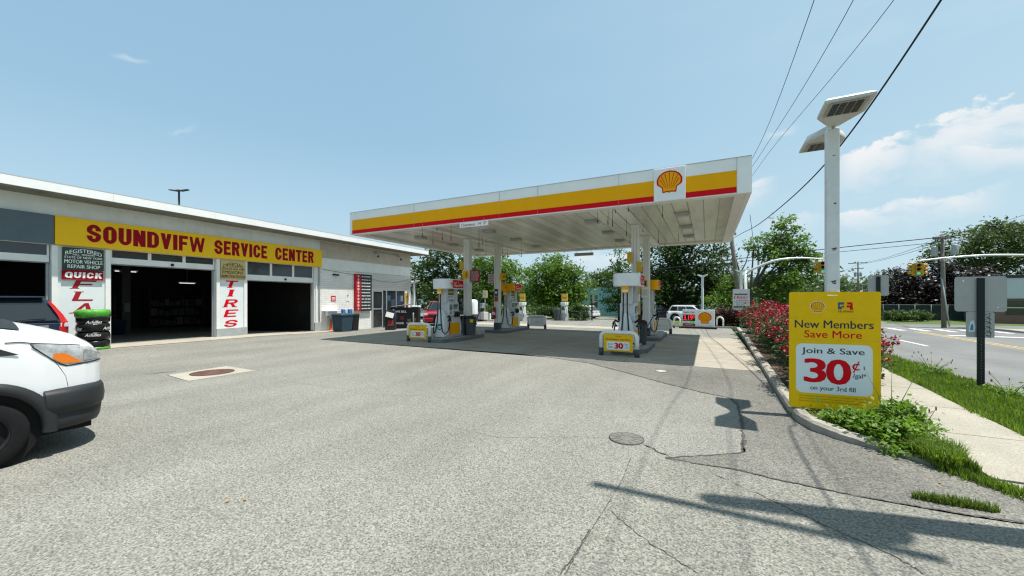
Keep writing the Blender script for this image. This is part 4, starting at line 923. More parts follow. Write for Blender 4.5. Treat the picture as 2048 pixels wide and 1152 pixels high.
def warn(label, x, y, z, rz):
    t = thing('warning_sign', label, 'sign', (x, y, z), rz, 'framed warning signs by the columns')
    b = MB(); b.bb(-.22, .22, -.012, .012, 0, .5, M('frame_dark', (.10, .02, .02), .5)); b.build('frame', t)
    b = MB(); b.bb(-.20, .20, -.015, -.012, .02, .48, M('notice_red', (.30, .02, .03), .5) if 'dark red' in label else M('notice_white', (.60, .54, .52), .5)); rr = random.Random(label)
    for i in range(5):
        x = -.17
        while x < .13: w = rr.uniform(.03, .09); b.bb(x, min(.17, x + w), -.0175, -.0152, .06 + .085 * i, .10 + .085 * i, M('notice_pale_ink', (.50, .42, .40), .5) if 'dark red' in label else M('notice_red', (.30, .02, .03), .5)); x += w + .02
    b.build('panel', t)
warn('dark red warning sign right of the front left column', -8.92, 14.05, 2.42, R(15))
warn('red and white warning sign left of the rear left column', -9.62, 16.72, 2.45, R(15))
warn('red and white warning sign on the left of the rear right column', -2.48, 16.66, 2.55, R(60))
colsign('fire_extinguisher', 'red fire extinguisher on the rear left column', 'fire extinguisher', -9.40, 16.52, .72, lambda b: (b.lathe([(0, 0), (.085, .01), (.09, .05), (.09, .42), (.06, .5), (.03, .53), (.0, .54)], (0, 0, 0), 14, M('extinguisher_red', (.42, .012, .02), .3)), b.bb(-.03, .05, -.02, .02, .53, .58, INK), b.tube([(.04, 0, .55), (.11, -.02, .48), (.11, -.02, .2)], .012, 6, INK), b.lathe([(.0915, .18), (.0915, .32)], (0, 0, 0), 14, WHITE2)))
colsign('pay_notice', 'dark blue and red notice strip on the rear left column', 'notice', -9.3, 16.575, 1.55, lambda b: (b.bb(-.10, .10, -.006, .006, .28, .62, M('notice_navy', (.02, .03, .06), .5)), b.bb(-.05, .05, -.0085, -.006, .38, .5, WHITE2), b.bb(-.10, .10, -.006, .006, 0, .26, M('notice_brick', (.42, .06, .03), .5))))
colsign('yellow_decal', 'yellow decal strip on the inner side of the front right column', 'notice', -2.103, 13.95, 1.1, lambda b: (b.bb(-.004, .008, -.1, .1, .0, .5, YB), b.bb(-.004, .008, -.1, .1, .75, 1.3, YB)))
colsign('decal_box', 'white and yellow box on the rear right column', 'notice', -2.28, 16.56, 1.72, lambda b: (b.bb(-.13, .13, -.06, .0, 0, .8, COLM, .01), b.bb(-.1, .1, -.063, -.06, .45, .75, YB), b.bb(-.05, .05, -.066, -.0625, .5, .7, INK), b.bb(-.1, .1, -.063, -.06, .1, .35, M('decal_pale', (.6, .55, .5), .5))))
# bins and squeegees on the islands
def bin_(label, x, y, rz, tub=True):
    t = thing('island_bin', label, 'bin', (x, y, .153), rz, 'dark bins on the pump islands')
    b = MB(); r0 = stadium(.19, .19, 4, .05); b.loft([[(p * .85, q * .85, 0) for p, q in r0], [(p, q, .62) for p, q in r0], [(p * 1.06, q * 1.06, .63) for p, q in r0], [(p * 1.06, q * 1.06, .68) for p, q in r0]], CHAR, closed=True, caps=True, smooth=False); b.build('body', t)
    b = MB(); b.loft([[(p * 1.07, q * 1.07, .68) for p, q in r0], [(p * 1.0, q * 1.0, .76) for p, q in r0], [(p * .6, q * .6, .82) for p, q in r0]], BLK, closed=True, caps=True, smooth=False); b.build('lid', t)
    if tub:
        b = MB(); b.bb(.02, .16, -.215, -.205, .55, .68, YELB); b.build('sticker', t)
    return t
bin_('dark grey bin beside the left front pump', -9.3, 13.62, .0, False)
bin_('dark bin with yellow sticker beside the left front column', -8.92, 13.72, R(15))
bin_('dark grey bin beside the right front column', -2.0, 13.6, R(10), False)
for lab, x, y, s_ in (('black squeegee handle leaning out of the left bin', -8.72, 13.7, 1), ('black squeegee handle leaning out of the right bin', -1.85, 13.55, 1)):
    b = MB(); b.tube([(0, 0, .5), (.12 * s_, 0, .72), (.27 * s_, 0, 1.02)], .014, 6, INK); b.bb(-.1, .1, -.02, .02, .46, .52, RUB); tag(b.build('squeegee', None, (x, y, .153)), lab, 'squeegee', 'squeegees in the bins')

# ------------------------------------------------------------------ promo board on the light pole
pl = PD(1578, 812, 5.55); pr_ = PD(1761, 828, 5.19); ang = math.atan2(pr_.y - pl.y, pr_.x - pl.x); BW = (pr_ - pl).xy.length; BH = 1.645
s = thing('promo_board', 'tall yellow promo board reading new members save more by the roses', 'sign', (pl.x, pl.y, .148), ang)
f0 = lambda x, z: (x * BW, -.0135, z * BH); fk = lambda k: (lambda x, z: (x * BW, -.0135 - .0012 * k, z * BH))
b = MB(); b.prism(stadium_at(0, BW, 0, BH, .03), -.012, .004, YELB); b.build('panel', s)
b = MB(); b.face([(x, -.0128, z) for x, z in stadium_at(.077 * BW, .915 * BW, .13 * BH, .555 * BH, .075)], M('board_white', (.70, .77, .80), .5)); b.build('white_panel', s)
b = MB()
text(b, 'New Members', .064, .925, .69, .757, NAVY, f0, .022); text(b, 'Save More', .173, .803, .607, .67, RED, f0, .022)
text(b, 'Join & Save', .141, .832, .457, .522, NAVY, fk(.5), .02)
heavy(b, '3', .165, .42, .222, .43, RED, lambda k: fk(.5 + .3 * k), .07, .04); heavy(b, '0', .415, .69, .214, .43, RED, lambda k: fk(.5 + .3 * k), .07, .04)
text(b, '¢', .70, .78, .322, .42, RED, fk(.5), .06); text(b, '/gal*', .706, .85, .268, .318, NAVY, fk(.5), .015); text(b, 'on your 3rd fill', .24, .736, .148, .198, NAVY, fk(.5), .015)
SP = M('fine_print', (.16, .10, .01), .6)
for i, tx in enumerate(('*At participating stations. Promotion valid until 30 gallons. Offer valid from', 'April 17 through August 13, new members only, fuel purchase limit applies per visit.', 'Restrictions apply. See full terms and conditions at the station.')): text(b, tx, .11, .88 - .1 * (i == 2), .098 - .022 * i, .111 - .022 * i, SP, f0, 0)
pecten(b, .323 * BW, .868 * BH, .155 * BW, .088 * BH, lambda k: (lambda x, z: (x, -.0135 - .0012 * k, z)), CREAM, M('emblem_red', (.42, .02, .03), .5), YELB)
NB = M('logo_blue', (.05, .10, .17), .5)
for rects, m_ in ((((.547, .567, .852, .912), (.567, .615, .892, .912), (.59, .615, .868, .883), (.567, .59, .852, .875)), NB), (((.645, .70, .893, .912), (.682, .705, .875, .902), (.640, .70, .868, .886), (.676, .707, .850, .872)), RED)):
    for x0, x1, z0, z1 in rects: b.bb(x0 * BW, x1 * BW, -.0135 - .0006 * rects.index((x0, x1, z0, z1)), -.0125, z0 * BH, z1 * BH, m_)
text(b, 'FUEL REWARDS', .547, .715, .826, .843, M('ink_brown', (.20, .04, .03), .5), f0, .01)
b.build('lettering', s)
b = MB()
for z in (.22, .44, .66, .88): b.bb(-.035, .0, -.008, -.004, z * BH, z * BH + .006, WHITE2)
b.bb(.43 * BW, .54 * BW, -.018, -.012, .965 * BH, .972 * BH, WHITE2, .002); b.build('cable_tie', s)
b = MB(); [b.bb(.002, BW - .002, -.0128, -.0121, z * BH, z * BH + .003, M('board_crease', (.55, .36, .01), .5)) for z in (.59, .775)]; b.build('crease', s)
# ------------------------------------------------------------------ area light on its square pole
pp = PD(1664, 600, 5.44); LPX, LPY = pp.x, pp.y
t = thing('area_light', 'white square light pole with two flat heads behind the promo board', 'street light', (LPX, LPY, .08))
PAINT = M('pole_paint', (.66, .68, .68), .5, var=.07, vs=6, dirt=.12)
b = MB(); b.bb(-.072, .072, -.072, .072, .02, 4.0, PAINT, .014); b.bb(-.14, .14, -.14, .14, 0, .03, STEEL); b.build('pole', t)
b = MB(); rr = random.Random(4)
for z, w in ((3.62, .012), (2.95, .016), (2.32, .02), (2.3, .014), (1.86, .026), (1.83, .018)):
    b.face([(rr.uniform(-.01, .03) + w * math.cos(R(k * 60)) * rr.uniform(.6, 1.4), -.0732, z + w * .7 * math.sin(R(k * 60)) * rr.uniform(.6, 1.4)) for k in range(6)], M('rust_chip', (.10, .08, .07), .8))
b.build('paint_chips', t)
HEADM = M('head_grey', (.52, .52, .50), .45, var=.05); LED = M('led_dark', (.022, .024, .024), .3)
def head(dirv, zb, tilt):
    a = math.atan2(dirv.y, dirv.x)
    b = MB(); q = [(.0, .055), (.06, .075), (.36, .245), (.80, .245)]
    out = [(x, -w) for x, w in q] + [(x, w) for x, w in reversed(q)]; th = {.0: .09, .06: .10, .36: .11, .80: .055}
    b.loft([[(x, y, 0) for x, y in out], [(x, y, .03) for x, y in out], [(x * .97 + .01, y * .86, th[x]) for x, y in out]], HEADM, closed=True, caps=True, smooth=False)
    h = b.build('lamp_head', t); h.rotation_euler = (0, R(-tilt), a)
    b = MB(); b.bb(.40, .76, -.19, .19, -.012, -.002, M('bezel', (.33, .33, .32), .5)); b.build('bezel', h)
    b = MB()
    for i in range(6):
        for j in range(4): b.bb(.43 + .052 * i, .472 + .052 * i, -.155 + .08 * j, -.09 + .08 * j, -.02, -.011, LED)
    b.build('led_grid', h)
    b = MB(); b.cyl((-.02, 0, .02), (.1, 0, .04), .04, .04, 10, STEEL); b.build('arm', h)
    h.location = (dirv.x * .05, dirv.y * .05, zb)
o1 = PD(1702, 196, (4.14 - EYE) * FPX / (HORIZ - 196)); d1 = (o1 - pp); d1.z = 0; d1.normalize()
head(d1, 4.02, 3); head(-d1, 4.0, 0)
# ------------------------------------------------------------------ vehicles (local: x forward, y to its left, origin on the ground under the middle)
TYRE = M('tyre', (.011, .011, .012), .85, var=.25, vs=10, spec=.2); RIM = M('alloy', (.50, .51, .52), .3, metal=.8); DARKP = M('trim_black', (.019, .021, .023), .5, spec=.35, var=.1, vs=6, bump=.05, bs=90)
UNDER = M('underbody', (.008, .008, .008), .9); CARG = M('car_glass', (.010, .014, .016), .05, spec=.7, coat=.5)
LAMPC = M('lamp_clear', (.55, .57, .58), .12, spec=.8, coat=.8); LAMPO = M('lamp_amber', (.80, .20, .015), .2, coat=.6); LAMPR = M('lamp_red', (.50, .008, .012), .15, coat=.8)
def paint(n, c, r=.28): return M(n, c, r, coat=.7, var=.02, vs=2)
def wheel(par, x, y, r, w, s_, spokes=5, steel=False):
    o = MB(); prof = [(r * .62, -w / 2 + .01), (r * .9, -w / 2), (r * .985, -w / 2 + .02), (r, -w * .25), (r, w * .25), (r * .985, w / 2 - .02), (r * .9, w / 2), (r * .62, w / 2 - .01)]
    o.lathe(prof, (0, 0, 0), 36, TYRE)
    t = o.build('tyre', None); wo = bpy.data.objects.new('wheel', None); COL.objects.link(wo); wo.parent = par; wo.location = (x, y, r); wo.rotation_euler = (R(90) * -s_, 0, 0); wo.empty_display_size = .1
    t.parent = wo
    m = M('steel_wheel', (.03, .031, .033), .5, metal=.3) if steel else RIM
    b = MB(); b.lathe([(r * .64, -w * .35), (r * .64, w * .40), (r * .60, w * .43), (r * .585, w * .38), (r * .56, w * .1)], (0, 0, 0), 30, m); b.lathe([(r * .57, w * .05), (0.001, w * .05)], (0, 0, 0), 24, UNDER, False)
    b.lathe([(r * .2, w * .2), (r * .18, w * .34), (r * .1, w * .37), (.001, w * .37)], (0, 0, 0), 16, m if not steel else M('hub_grey', (.10, .10, .105), .5))
    if steel:
        b.lathe([(r * .57, w * .12), (r * .45, w * .22), (r * .3, w * .18), (r * .2, w * .2)], (0, 0, 0), 30, m)
        for k in range(8): a = k * math.pi / 4; b.cyl((r * .48 * math.cos(a), r * .48 * math.sin(a), w * .19), (r * .48 * math.cos(a), r * .48 * math.sin(a), w * .225), .02, .02, 8, UNDER)
    else:
        for k in range(spokes):
            a = 2 * math.pi * k / spokes; c_, q = math.cos(a), math.sin(a)
            X = Matrix.Rotation(a, 4, 'Z'); b.bb(r * .12, r * .6, -r * .085, r * .085, w * .2, w * .36, m, .01, X)
    b.build('rim', wo); return wo
def section(x, w, zb, zs, zt, n=2.6, k=9, tuck=.03):
    p = [(x, w - tuck, zb), (x, w, zb + (zs - zb) * .45), (x, w - .005, zs)]
    for i in range(1, k):
        a = R(90 * i / k); p.append((x, (w - .005) * math.cos(a) ** (2 / n), zs + (zt - zs) * math.sin(a) ** (2 / n)))
    return p + [(x, 0, zt)] + [(px2, -y, z) for px2, y, z in reversed(p)]
def quadpt(c, s_, t): return (c[0] * (1 - s_) + c[1] * s_) * (1 - t) + (c[3] * (1 - s_) + c[2] * s_) * t
def pane(b, c, s0, s1, t0, t1, off, mat, n=None):
    c = [Vector(q) for q in c]; nn = (c[1] - c[0]).cross(c[3] - c[0]).normalized() if n is None else n
    b.face([quadpt(c, s_, t) + nn * off for s_, t in ((s0, t0), (s1, t0), (s1, t1), (s0, t1))], mat)
def car(name, label, cat, loc, rz, col, L_=4.5, Wd=1.82, H=1.68, belt=1.02, hood=.98, hx=.98, roof=(.35, -1.85), glass=(1.0, -2.1), r=.35, group=None, wheels=True, tail='low', rails=False, trim=None, tumble=.22):
    t = thing(name, label, cat, loc, rz, group); hw = Wd / 2; xf = L_ / 2; wx = xf - .88; wr = -xf + .92
    def B(n_, fn, par=t): b = MB(); fn(b); return b.build(n_, par)
    def prof(x):
        zb = .30
        for c in (wx, wr):
            d = abs(x - c); ra = r + .07
            if d < ra: zb = max(zb, r + math.sqrt(ra * ra - d * d) - .02)
        e = max(0, (x - (xf - .55)) / .55); e2 = max(0, (-x - (xf - .35)) / .35)
        w = hw * (1 - .16 * e ** 2.2 - .10 * e2 ** 2.5)
        zt = belt if x < hx else belt + (hood - .14 - belt) * min(1, max(0, (x - hx) / (xf - hx))) ** 1.6
        zt -= .16 * e ** 4 + .04 * e2 ** 3
        return w, min(zb, zt - .12), zt - (.09 if x > hx - .1 else .035), zt
    N = 70; rings = []
    for i in range(N + 1):
        x = -xf + L_ * i / N; w, zb, zs, zt = prof(x); rings.append(section(x, w, zb, zs, zt, 2.4))
    body = B('body', lambda b: b.loft(rings, col, caps=True))
    B('underbody', lambda b: b.bb(-xf + .1, xf - .12, -hw + .1, hw - .1, .2, .62, UNDER))
    wb, wt = hw - .05, hw - tumble; x0, x1 = glass; r0, r1 = roof
    lo = [(x0, wb), (x0, -wb), (x1, -wb), (x1, wb)]; hi = [(r0, wt), (r0, -wt), (r1, -wt), (r1, wt)]
    def gh(b):
        bm = bmesh.new(); v = [bm.verts.new((x, y, belt - .03)) for x, y in lo] + [bm.verts.new((x, y, H)) for x, y in hi]
        for f in ((0, 1, 2, 3), (7, 6, 5, 4), (0, 4, 5, 1), (1, 5, 6, 2), (2, 6, 7, 3), (3, 7, 4, 0)): bm.faces.new([v[i] for i in f])
        bmesh.ops.bevel(bm, geom=[e for e in bm.edges if max(q.co.z for q in e.verts) > belt], offset=.14, segments=5, affect='EDGES', profile=.5)
        bmesh.ops.recalc_face_normals(bm, faces=bm.faces[:]); bm.verts.index_update()
        b.add([q.co.copy() for q in bm.verts], [tuple(q.index for q in f.verts) for f in bm.faces], col, True); bm.free()
    cab = B('cabin', gh)
    V3 = lambda p, z: Vector((p[0], p[1], z)); zl = belt - .03
    fr = [V3(lo[0], zl), V3(lo[1], zl), V3(hi[1], H), V3(hi[0], H)]; rr = [V3(lo[2], zl), V3(lo[3], zl), V3(hi[3], H), V3(hi[2], H)]
    B('windshield', lambda b: pane(b, fr, .06, .94, .06, .90, .006, CARG, Vector((1, 0, (x0 - r0) / (H - zl))).normalized()), cab)
    B('rear_window', lambda b: pane(b, rr, .09, .91, .08, .84, .008, CARG, Vector((-1, 0, abs(x1 - r1) / (H - zl))).normalized()), cab)
    for s_ in (-1, 1):
        q = [V3((x1, s_ * wb), zl), V3((x0, s_ * wb), zl), V3((r0, s_ * wt), H), V3((r1, s_ * wt), H)]; nn = Vector((0, s_, (wb - wt) / (H - zl))).normalized()
        for a, c in ((.06, .30), (.325, .60), (.625, .92)): B('side_window', lambda b: pane(b, q, a, c, .12, .84, .006, CARG, nn), cab)
        B('mirror', lambda b: b.box((x0 - .35, s_ * (wb + .12), belt + .08), (.12, .2, .15), col if trim is None else trim, .03), cab)
        for a in (.28, -.72): B('door_handle', lambda b: b.box((a - .05, s_ * (hw + .006), belt - .16), (.18, .03, .03), CHROME if trim is None else col, .008), body)
        B('door_seam', lambda b: [b.bb(x - .004, x + .004, s_ * (hw - .004) - .003, s_ * (hw - .004) + .003, .45, belt - .06, UNDER) for x in (x0 - .30, -.22, -1.1)], body)
        w = prof(xf - .2)[0]
        B('headlight', lambda b: b.box((xf - .20, s_ * (w - .13), hood - .24), (.32, .30, .15), LAMPC, .05, (0, 0, s_ * R(-16))), t)
        if tail == 'tall': B('taillight', lambda b: b.box((-xf + .07, s_ * (hw - .13), belt + .05), (.16, .14, .42), LAMPR, .03), t)
        else: B('taillight', lambda b: b.box((-xf + .10, s_ * (hw - .17), belt - .16), (.22, .30, .16), LAMPR, .03), t)
        if rails: B('roof_rail', lambda b: b.tube([(r0 - .1, s_ * (wt - .08), H - .01), (r0 - .25, s_ * (wt - .08), H + .05), (r1 + .25, s_ * (wt - .08), H + .05), (r1 + .1, s_ * (wt - .08), H - .01)], .018, 6, DARKP), cab)
        for c in (wx, wr):
            pts = [(c + (r + .10) * math.cos(R(a)), s_ * (hw + .002), r + (r + .10) * math.sin(R(a)) - .02) for a in range(-8, 189, 14)]
            B('arch_trim', lambda b: b.tube(pts, .03, 6, trim or DARKP), body)
            if wheels: wheel(t, c, s_ * (hw - .13), r, .22, s_)
    B('grille', lambda b: b.box((xf - .045, 0, hood - .30), (.10, 1.0, .17), DARKP, .02), t)
    B('front_bumper', lambda b: b.box((xf - .07, 0, .44), (.22, Wd - .30, .24), trim or col, .06), t)
    B('rear_bumper', lambda b: b.box((-xf + .06, 0, .46), (.22, Wd - .22, .26), trim or col, .06), t)
    B('licence_plate', lambda b: b.box((-xf - .025 + .03, 0, belt - .20), (.02, .32, .15), M('plate_pale', (.5, .5, .42), .5), .004), t)
    return t
P_RED = paint('paint_red', (.28, .012, .03)); P_WHT = paint('paint_white', (.72, .73, .74)); P_BLK = paint('paint_black', (.012, .013, .014)); P_NAVY = paint('paint_navy', (.010, .020, .045)); P_SIL = paint('paint_silver', (.38, .40, .42))
q = GF(849, 650)
car('red_suv', 'red suv parked beyond the shop with its front wheel in view', 'car', (-17.6, 22.9, -.2), R(-60), P_RED, 4.45, 1.8, 1.70, 1.06, 1.04, .95, (.30, -1.95), (.95, -2.1), .36)
def far_car(u, v, d, rz, name, label, *a, **k):
    p = PD(u, v, d); return car(name, label, 'car', (p.x, p.y, -.10 + drop(p.y)), rz, *a, **k)
far_car(925, 630, 40, R(200), 'dark_car', 'dark blue car half hidden behind the front left column', P_NAVY, 4.5, 1.8, 1.6)
far_car(1163, 634, 50, R(160), 'white_crossover', 'white crossover seen behind the hedge near the teal house', P_WHT, 4.6, 1.85, 1.62, .98, .96, .98, (.15, -1.5), (1.0, -2.2), .36)
far_car(1384, 640, 43, R(-10), 'white_suv', 'long white suv passing behind the price sign', P_WHT, 5.0, 1.95, 1.76, 1.08, 1.05, 1.15, (.25, -2.0), (1.15, -2.4), .38, rails=True, trim=DARKP)
far_car(1318, 640, 47, R(-10), 'black_suv', 'black suv just behind the white suv', P_BLK, 4.8, 1.95, 1.78, 1.12, 1.08, 1.05, (.35, -2.1), (1.05, -2.3), .38)
for u, v, d, c, l_, rz in ((1457, 614, 150, P_WHT, 'small white car parked far behind the free inspection sign', -20), (1441, 614, 158, P_NAVY, 'small dark car parked far left of the far white car', -20), (1542, 616, 104, P_WHT, 'white pickup sized car facing the roses on the far street', -75), (1562, 615, 108, P_NAVY, 'dark blue car parked right of the far white pickup', -75), (1575, 614, 120, P_SIL, 'silver grey car partly hidden by the promo board edge', -80), (1526, 612, 150, P_SIL, 'silver car far down by the blue store', -80)):
    far_car(u, v, d, R(rz), 'parked_car', l_, c, 4.6, 1.85, 1.66)
# dark blue SUV at the first bay, tail towards the viewer: tall lamps, chrome strip, wiper
sv = FA + FT * (-3.02) + FN * 1.75
SUVR = 4.6
t = car('blue_suv', 'dark blue suv parked nose in at the left garage bay', 'car', (sv.x, sv.y, .06), FANG + R(90), P_NAVY, SUVR, 1.84, 1.70, 1.08, 1.04, 1.0, (.3, -1.88), (1.0, -2.26), .36, tail='none_low', tumble=.31)
for o in [o for o in t.children if o.name.startswith(('taillight', 'licence_plate'))]: bpy.data.objects.remove(o)
def B(n_, fn, par): b = MB(); fn(b); return b.build(n_, par)
for s_ in (-1, 1):
    lm = B('taillight', lambda b: b.loft([[(-2.295 + a, s_ * (.86 - i_), z) for a, i_ in ((0, .17 - dz), (-.03, .10 - dz * .3), (.02, -.005 + ins), (.12, -.012 + ins), (.14, .05))] for z, dz, ins, a0 in ((.80, 0, 0.0, 0), (.92, 0, 0.0, 0), (1.06, .03, .012, 0))], LAMPR, smooth=False), t)
    B('lamp_upper', lambda b: b.loft([[(x, s_ * y, z), (x - .02, s_ * (y + .5 * q), z), (x + .03, s_ * (y + q), z), (x + .13, s_ * (y + q - .005), z)] for x, y, z, q in ((-2.25, .755, 1.05, .125), (-2.17, .70, 1.25, .105), (-2.06, .625, 1.46, .08), (-2.0, .585, 1.57, .06))], LAMPR, smooth=False), lm)
    B('lamp_lens', lambda b: b.box((-2.285, s_ * .79, .99), (.06, .14, .10), LAMPC, .015), lm)
B('chrome_strip', lambda b: b.box((-2.325, 0, .965), (.05, 1.05, .055), CHROME, .012), t)
B('emblem', lambda b: (b.bb(-2.365, -2.35, -.055, -.035, .925, 1.015, CHROME), b.bb(-2.365, -2.35, .035, .055, .925, 1.015, CHROME), b.bb(-2.364, -2.35, -.035, .035, .96, .98, CHROME)), t)
B('licence_plate', lambda b: b.box((-2.33, 0, .82), (.02, .32, .15), M('plate_pale', (.5, .5, .42), .5), .004), t)
B('wiper', lambda b: b.tube([(-2.30, .05, 1.10), (-2.275, -.12, 1.14), (-2.255, -.5, 1.15)], .014, 6, INK), t)
B('spoiler', lambda b: b.box((-1.95, 0, 1.675), (.22, 1.1, .04), P_NAVY, .018), t)

# ------------------------------------------------------------------ white cargo van, near left (local: x forward from the front axle, y left)
VW = M('van_white', (.80, .81, .82), .25, coat=.6, var=.02, vs=2)
VAN = thing('cargo_van', 'white cargo van with dark grey bumper and amber indicator, front end only in view', 'van', (-7.26, 1.02, 0), R(90.6))
def vb(n_, fn, par=VAN): b = MB(); fn(b); return b.build(n_, par)
def ip(x, xs_, ys_): return float(np.interp(x, xs_, ys_))
VXS = [-4.4, -1.1, -.45, -.12, .0, .2, .4, .55, .70, .81, .875, .91]
VW_ = [1.02, 1.02, 1.02, 1.015, 1.005, .985, .955, .91, .845, .76, .66, .56]
VZT = [1.46, 1.48, 1.50, 1.50, 1.495, 1.47, 1.41, 1.355, 1.29, 1.21, 1.11, 1.03]
VZS = [1.34, 1.36, 1.35, 1.33, 1.30, 1.25, 1.18, 1.13, 1.09, 1.05, 1.01, .98]
VR, AR, AX = .345, .44, -.075
def van_sec(x):
    w, zt, zs = ip(x, VXS, VW_), ip(x, VXS, VZT), ip(x, VXS, VZS); zb = .30 if x < .3 else .66
    if abs(x - AX) < AR: zb = VR + math.sqrt(AR * AR - (x - AX) ** 2)
    elif x > 0: zb = .68
    return w, zb, zs, zt
st = sorted(set([-4.4, -3.2, -2, -1.1, -.7] + [round(-.5 + .02 * i, 3) for i in range(71)] + [.91]))
body = vb('body', lambda b: b.loft([section(x, *van_sec(x), n=2.3, k=12, tuck=.0) for x in st if x <= .911], VW, caps=True))
# upper body: sloping windscreen, roof, side walls
lo = [(-.05, .97), (-1.05, 1.0), (-4.4, 1.0)]
def upper(b):
    rings = []
    for x, w0, w1, z1 in ((.06, .93, .90, 1.50), (-.18, .96, .90, 1.74), (-.48, .98, .89, 2.02), (-.78, .99, .87, 2.28), (-1.1, 1.0, .85, 2.42), (-1.7, 1.0, .84, 2.48), (-4.4, 1.0, .84, 2.48)):
        r_ = [(x, w0, 1.36), (x, (w0 * .5 + w1 * .5), 1.36 + (z1 - 1.36) * .55)]
        for i in range(0, 7): a = R(90 * i / 6); r_.append((x, w1 - .22 + .22 * math.cos(a), z1 - min(.2, (z1 - 1.36) * .6) + min(.2, (z1 - 1.36) * .6) * math.sin(a)))
        rings.append(r_ + [(px2, -y, z) for px2, y, z in reversed(r_)])
    b.loft(rings, VW, caps=True)
cabv = vb('cab', upper)
vb('windshield', lambda b: b.add([(.065, .82, 1.53), (.065, -.82, 1.53), (-.76, -.72, 2.305), (-.76, .72, 2.305)], [(0, 1, 2, 3)], CARG), cabv)
def hood_z(x, y):
    w, zb, zs, zt = van_sec(x); return zs + (zt - zs) * max(0., 1 - (abs(y) / w) ** 2.3) ** (1 / 2.3)
vb('cowl', lambda b: b.loft([[(x, y, hood_z(x, y) + .014) for x in (-.04, .06, .16, .27 - .06 * abs(y))] for y in [-.88 + .088 * i for i in range(21)]], DARKP), body)
for y in (.3, -.35): vb('wiper', lambda b: b.tube([(.15, y, 1.51), (.11, y + .12, 1.545), (.08, y + .5, 1.575)], .014, 6, INK), cabv)
for s_ in (-1, 1):
    vb('side_window', lambda b: b.prism([(.19, 1.125), (.0, 1.235), (-.4, 1.72), (-.85, 2.02), (-1.15, 2.0), (-1.15, 1.10)], .003, .010, CARG, lambda p, q, a: (p, s_ * (ip(p, VXS, VW_) + a - max(0, q - 1.36) * .13), q)), cabv)
    vb('mirror', lambda b: b.box((-.45, s_ * 1.18, 1.5), (.14, .22, .32), DARKP, .05), cabv)
    # headlight lies on the curved corner: clear outer lens with an amber wedge low at the back
    def surf(x, z, off):
        w, zb, zs, zt = van_sec(x); n_ = 2.3
        y = w - .005 if z <= zs else (w - .005) * max(0., 1 - ((z - zs) / (zt - zs)) ** n_) ** (1 / n_)
        e = .01; dy = (ip(x + e, VXS, VW_) - ip(x - e, VXS, VW_)) / (2 * e); nv = Vector((-dy, 1, .25)).normalized()
        return Vector((x + nv.x * off, s_ * (y + nv.y * off), z + nv.z * off * .5))
    def patch(b, xa, xb, zl_, zh_, off, mat, n=14, m=5):
        rings = []
        for i in range(n + 1):
            x = xa + (xb - xa) * i / n; z0, z1 = zl_(x), zh_(x); rings.append([surf(x, z0 + (z1 - z0) * j / m, off) for j in range(m + 1)])
        b.loft(rings, mat, smooth=True)
    hl_lo = lambda x: ip(x, [.28, .47, .54, .885], [1.20, .995, .96, .975]); hl_hi = lambda x: ip(x, [.28, .54, .74, .84, .885], [1.225, 1.185, 1.145, 1.09, 1.03])
    hl = vb('headlight', lambda b: patch(b, .29, .885, hl_lo, hl_hi, .008, M('headlight_glass', (.42, .44, .45), .08, coat=1., var=.35, vs=14)))
    vb('headlight_rim', lambda b: (patch(b, .275, .88, lambda x: hl_lo(x) - .016, hl_lo, .007, DARKP), patch(b, .275, .66, hl_hi, lambda x: hl_hi(x) + .01, .007, DARKP)), hl)
    vb('indicator', lambda b: patch(b, .43, .665, lambda x: ip(x, [.43, .50, .665], [1.045, .985, .972]), lambda x: ip(x, [.43, .52, .665], [1.10, 1.095, .98]), .012, LAMPO), hl)
    vb('reflector', lambda b: patch(b, .68, .85, lambda x: .99, lambda x: ip(x, [.68, .85], [1.12, 1.05]), .012, M('reflector', (.62, .64, .65), .15, metal=.6, var=.3, vs=30)), hl)
    vb('panel_seam', lambda b: b.tube([surf(x, z, .002) for x, z in ((.15, 1.42), (.27, 1.22))] + [surf(x, z, .002) for x, z in ((.47, .97), (.53, .84), (.55, .72))], .004, 5, UNDER), body)
    vb('bonnet_seam', lambda b: b.tube([surf(x, ip(x, [.2, .9], [1.235, 1.055]) + .018, .002) for x in (.1, .2, .35, .5, .65, .78, .86)], .004, 5, UNDER), body)
    vb('arch_trim', lambda b: b.loft([[(-AR - .08, 0, 0)] * 0 + [(AX + rr_ * math.cos(R(a)), s_ * yy, VR + rr_ * math.sin(R(a))) for rr_, yy in ((AR - .02, .93), (AR - .02, 1.03), (AR + .02, 1.045), (AR + .085, 1.03), (AR + .09, 1.0))] for a in range(-8, 189, 7)], DARKP), body)
    wheel(VAN, AX, s_ * .90, VR, .225, s_, steel=True); wheel(VAN, -3.3, s_ * .90, VR, .225, s_, steel=True)
    vb('wheel_liner', lambda b: b.cyl((AX, s_ * .55, VR + .02), (AX, s_ * .955, VR + .02), AR - .01, AR - .01, 24, UNDER), body)
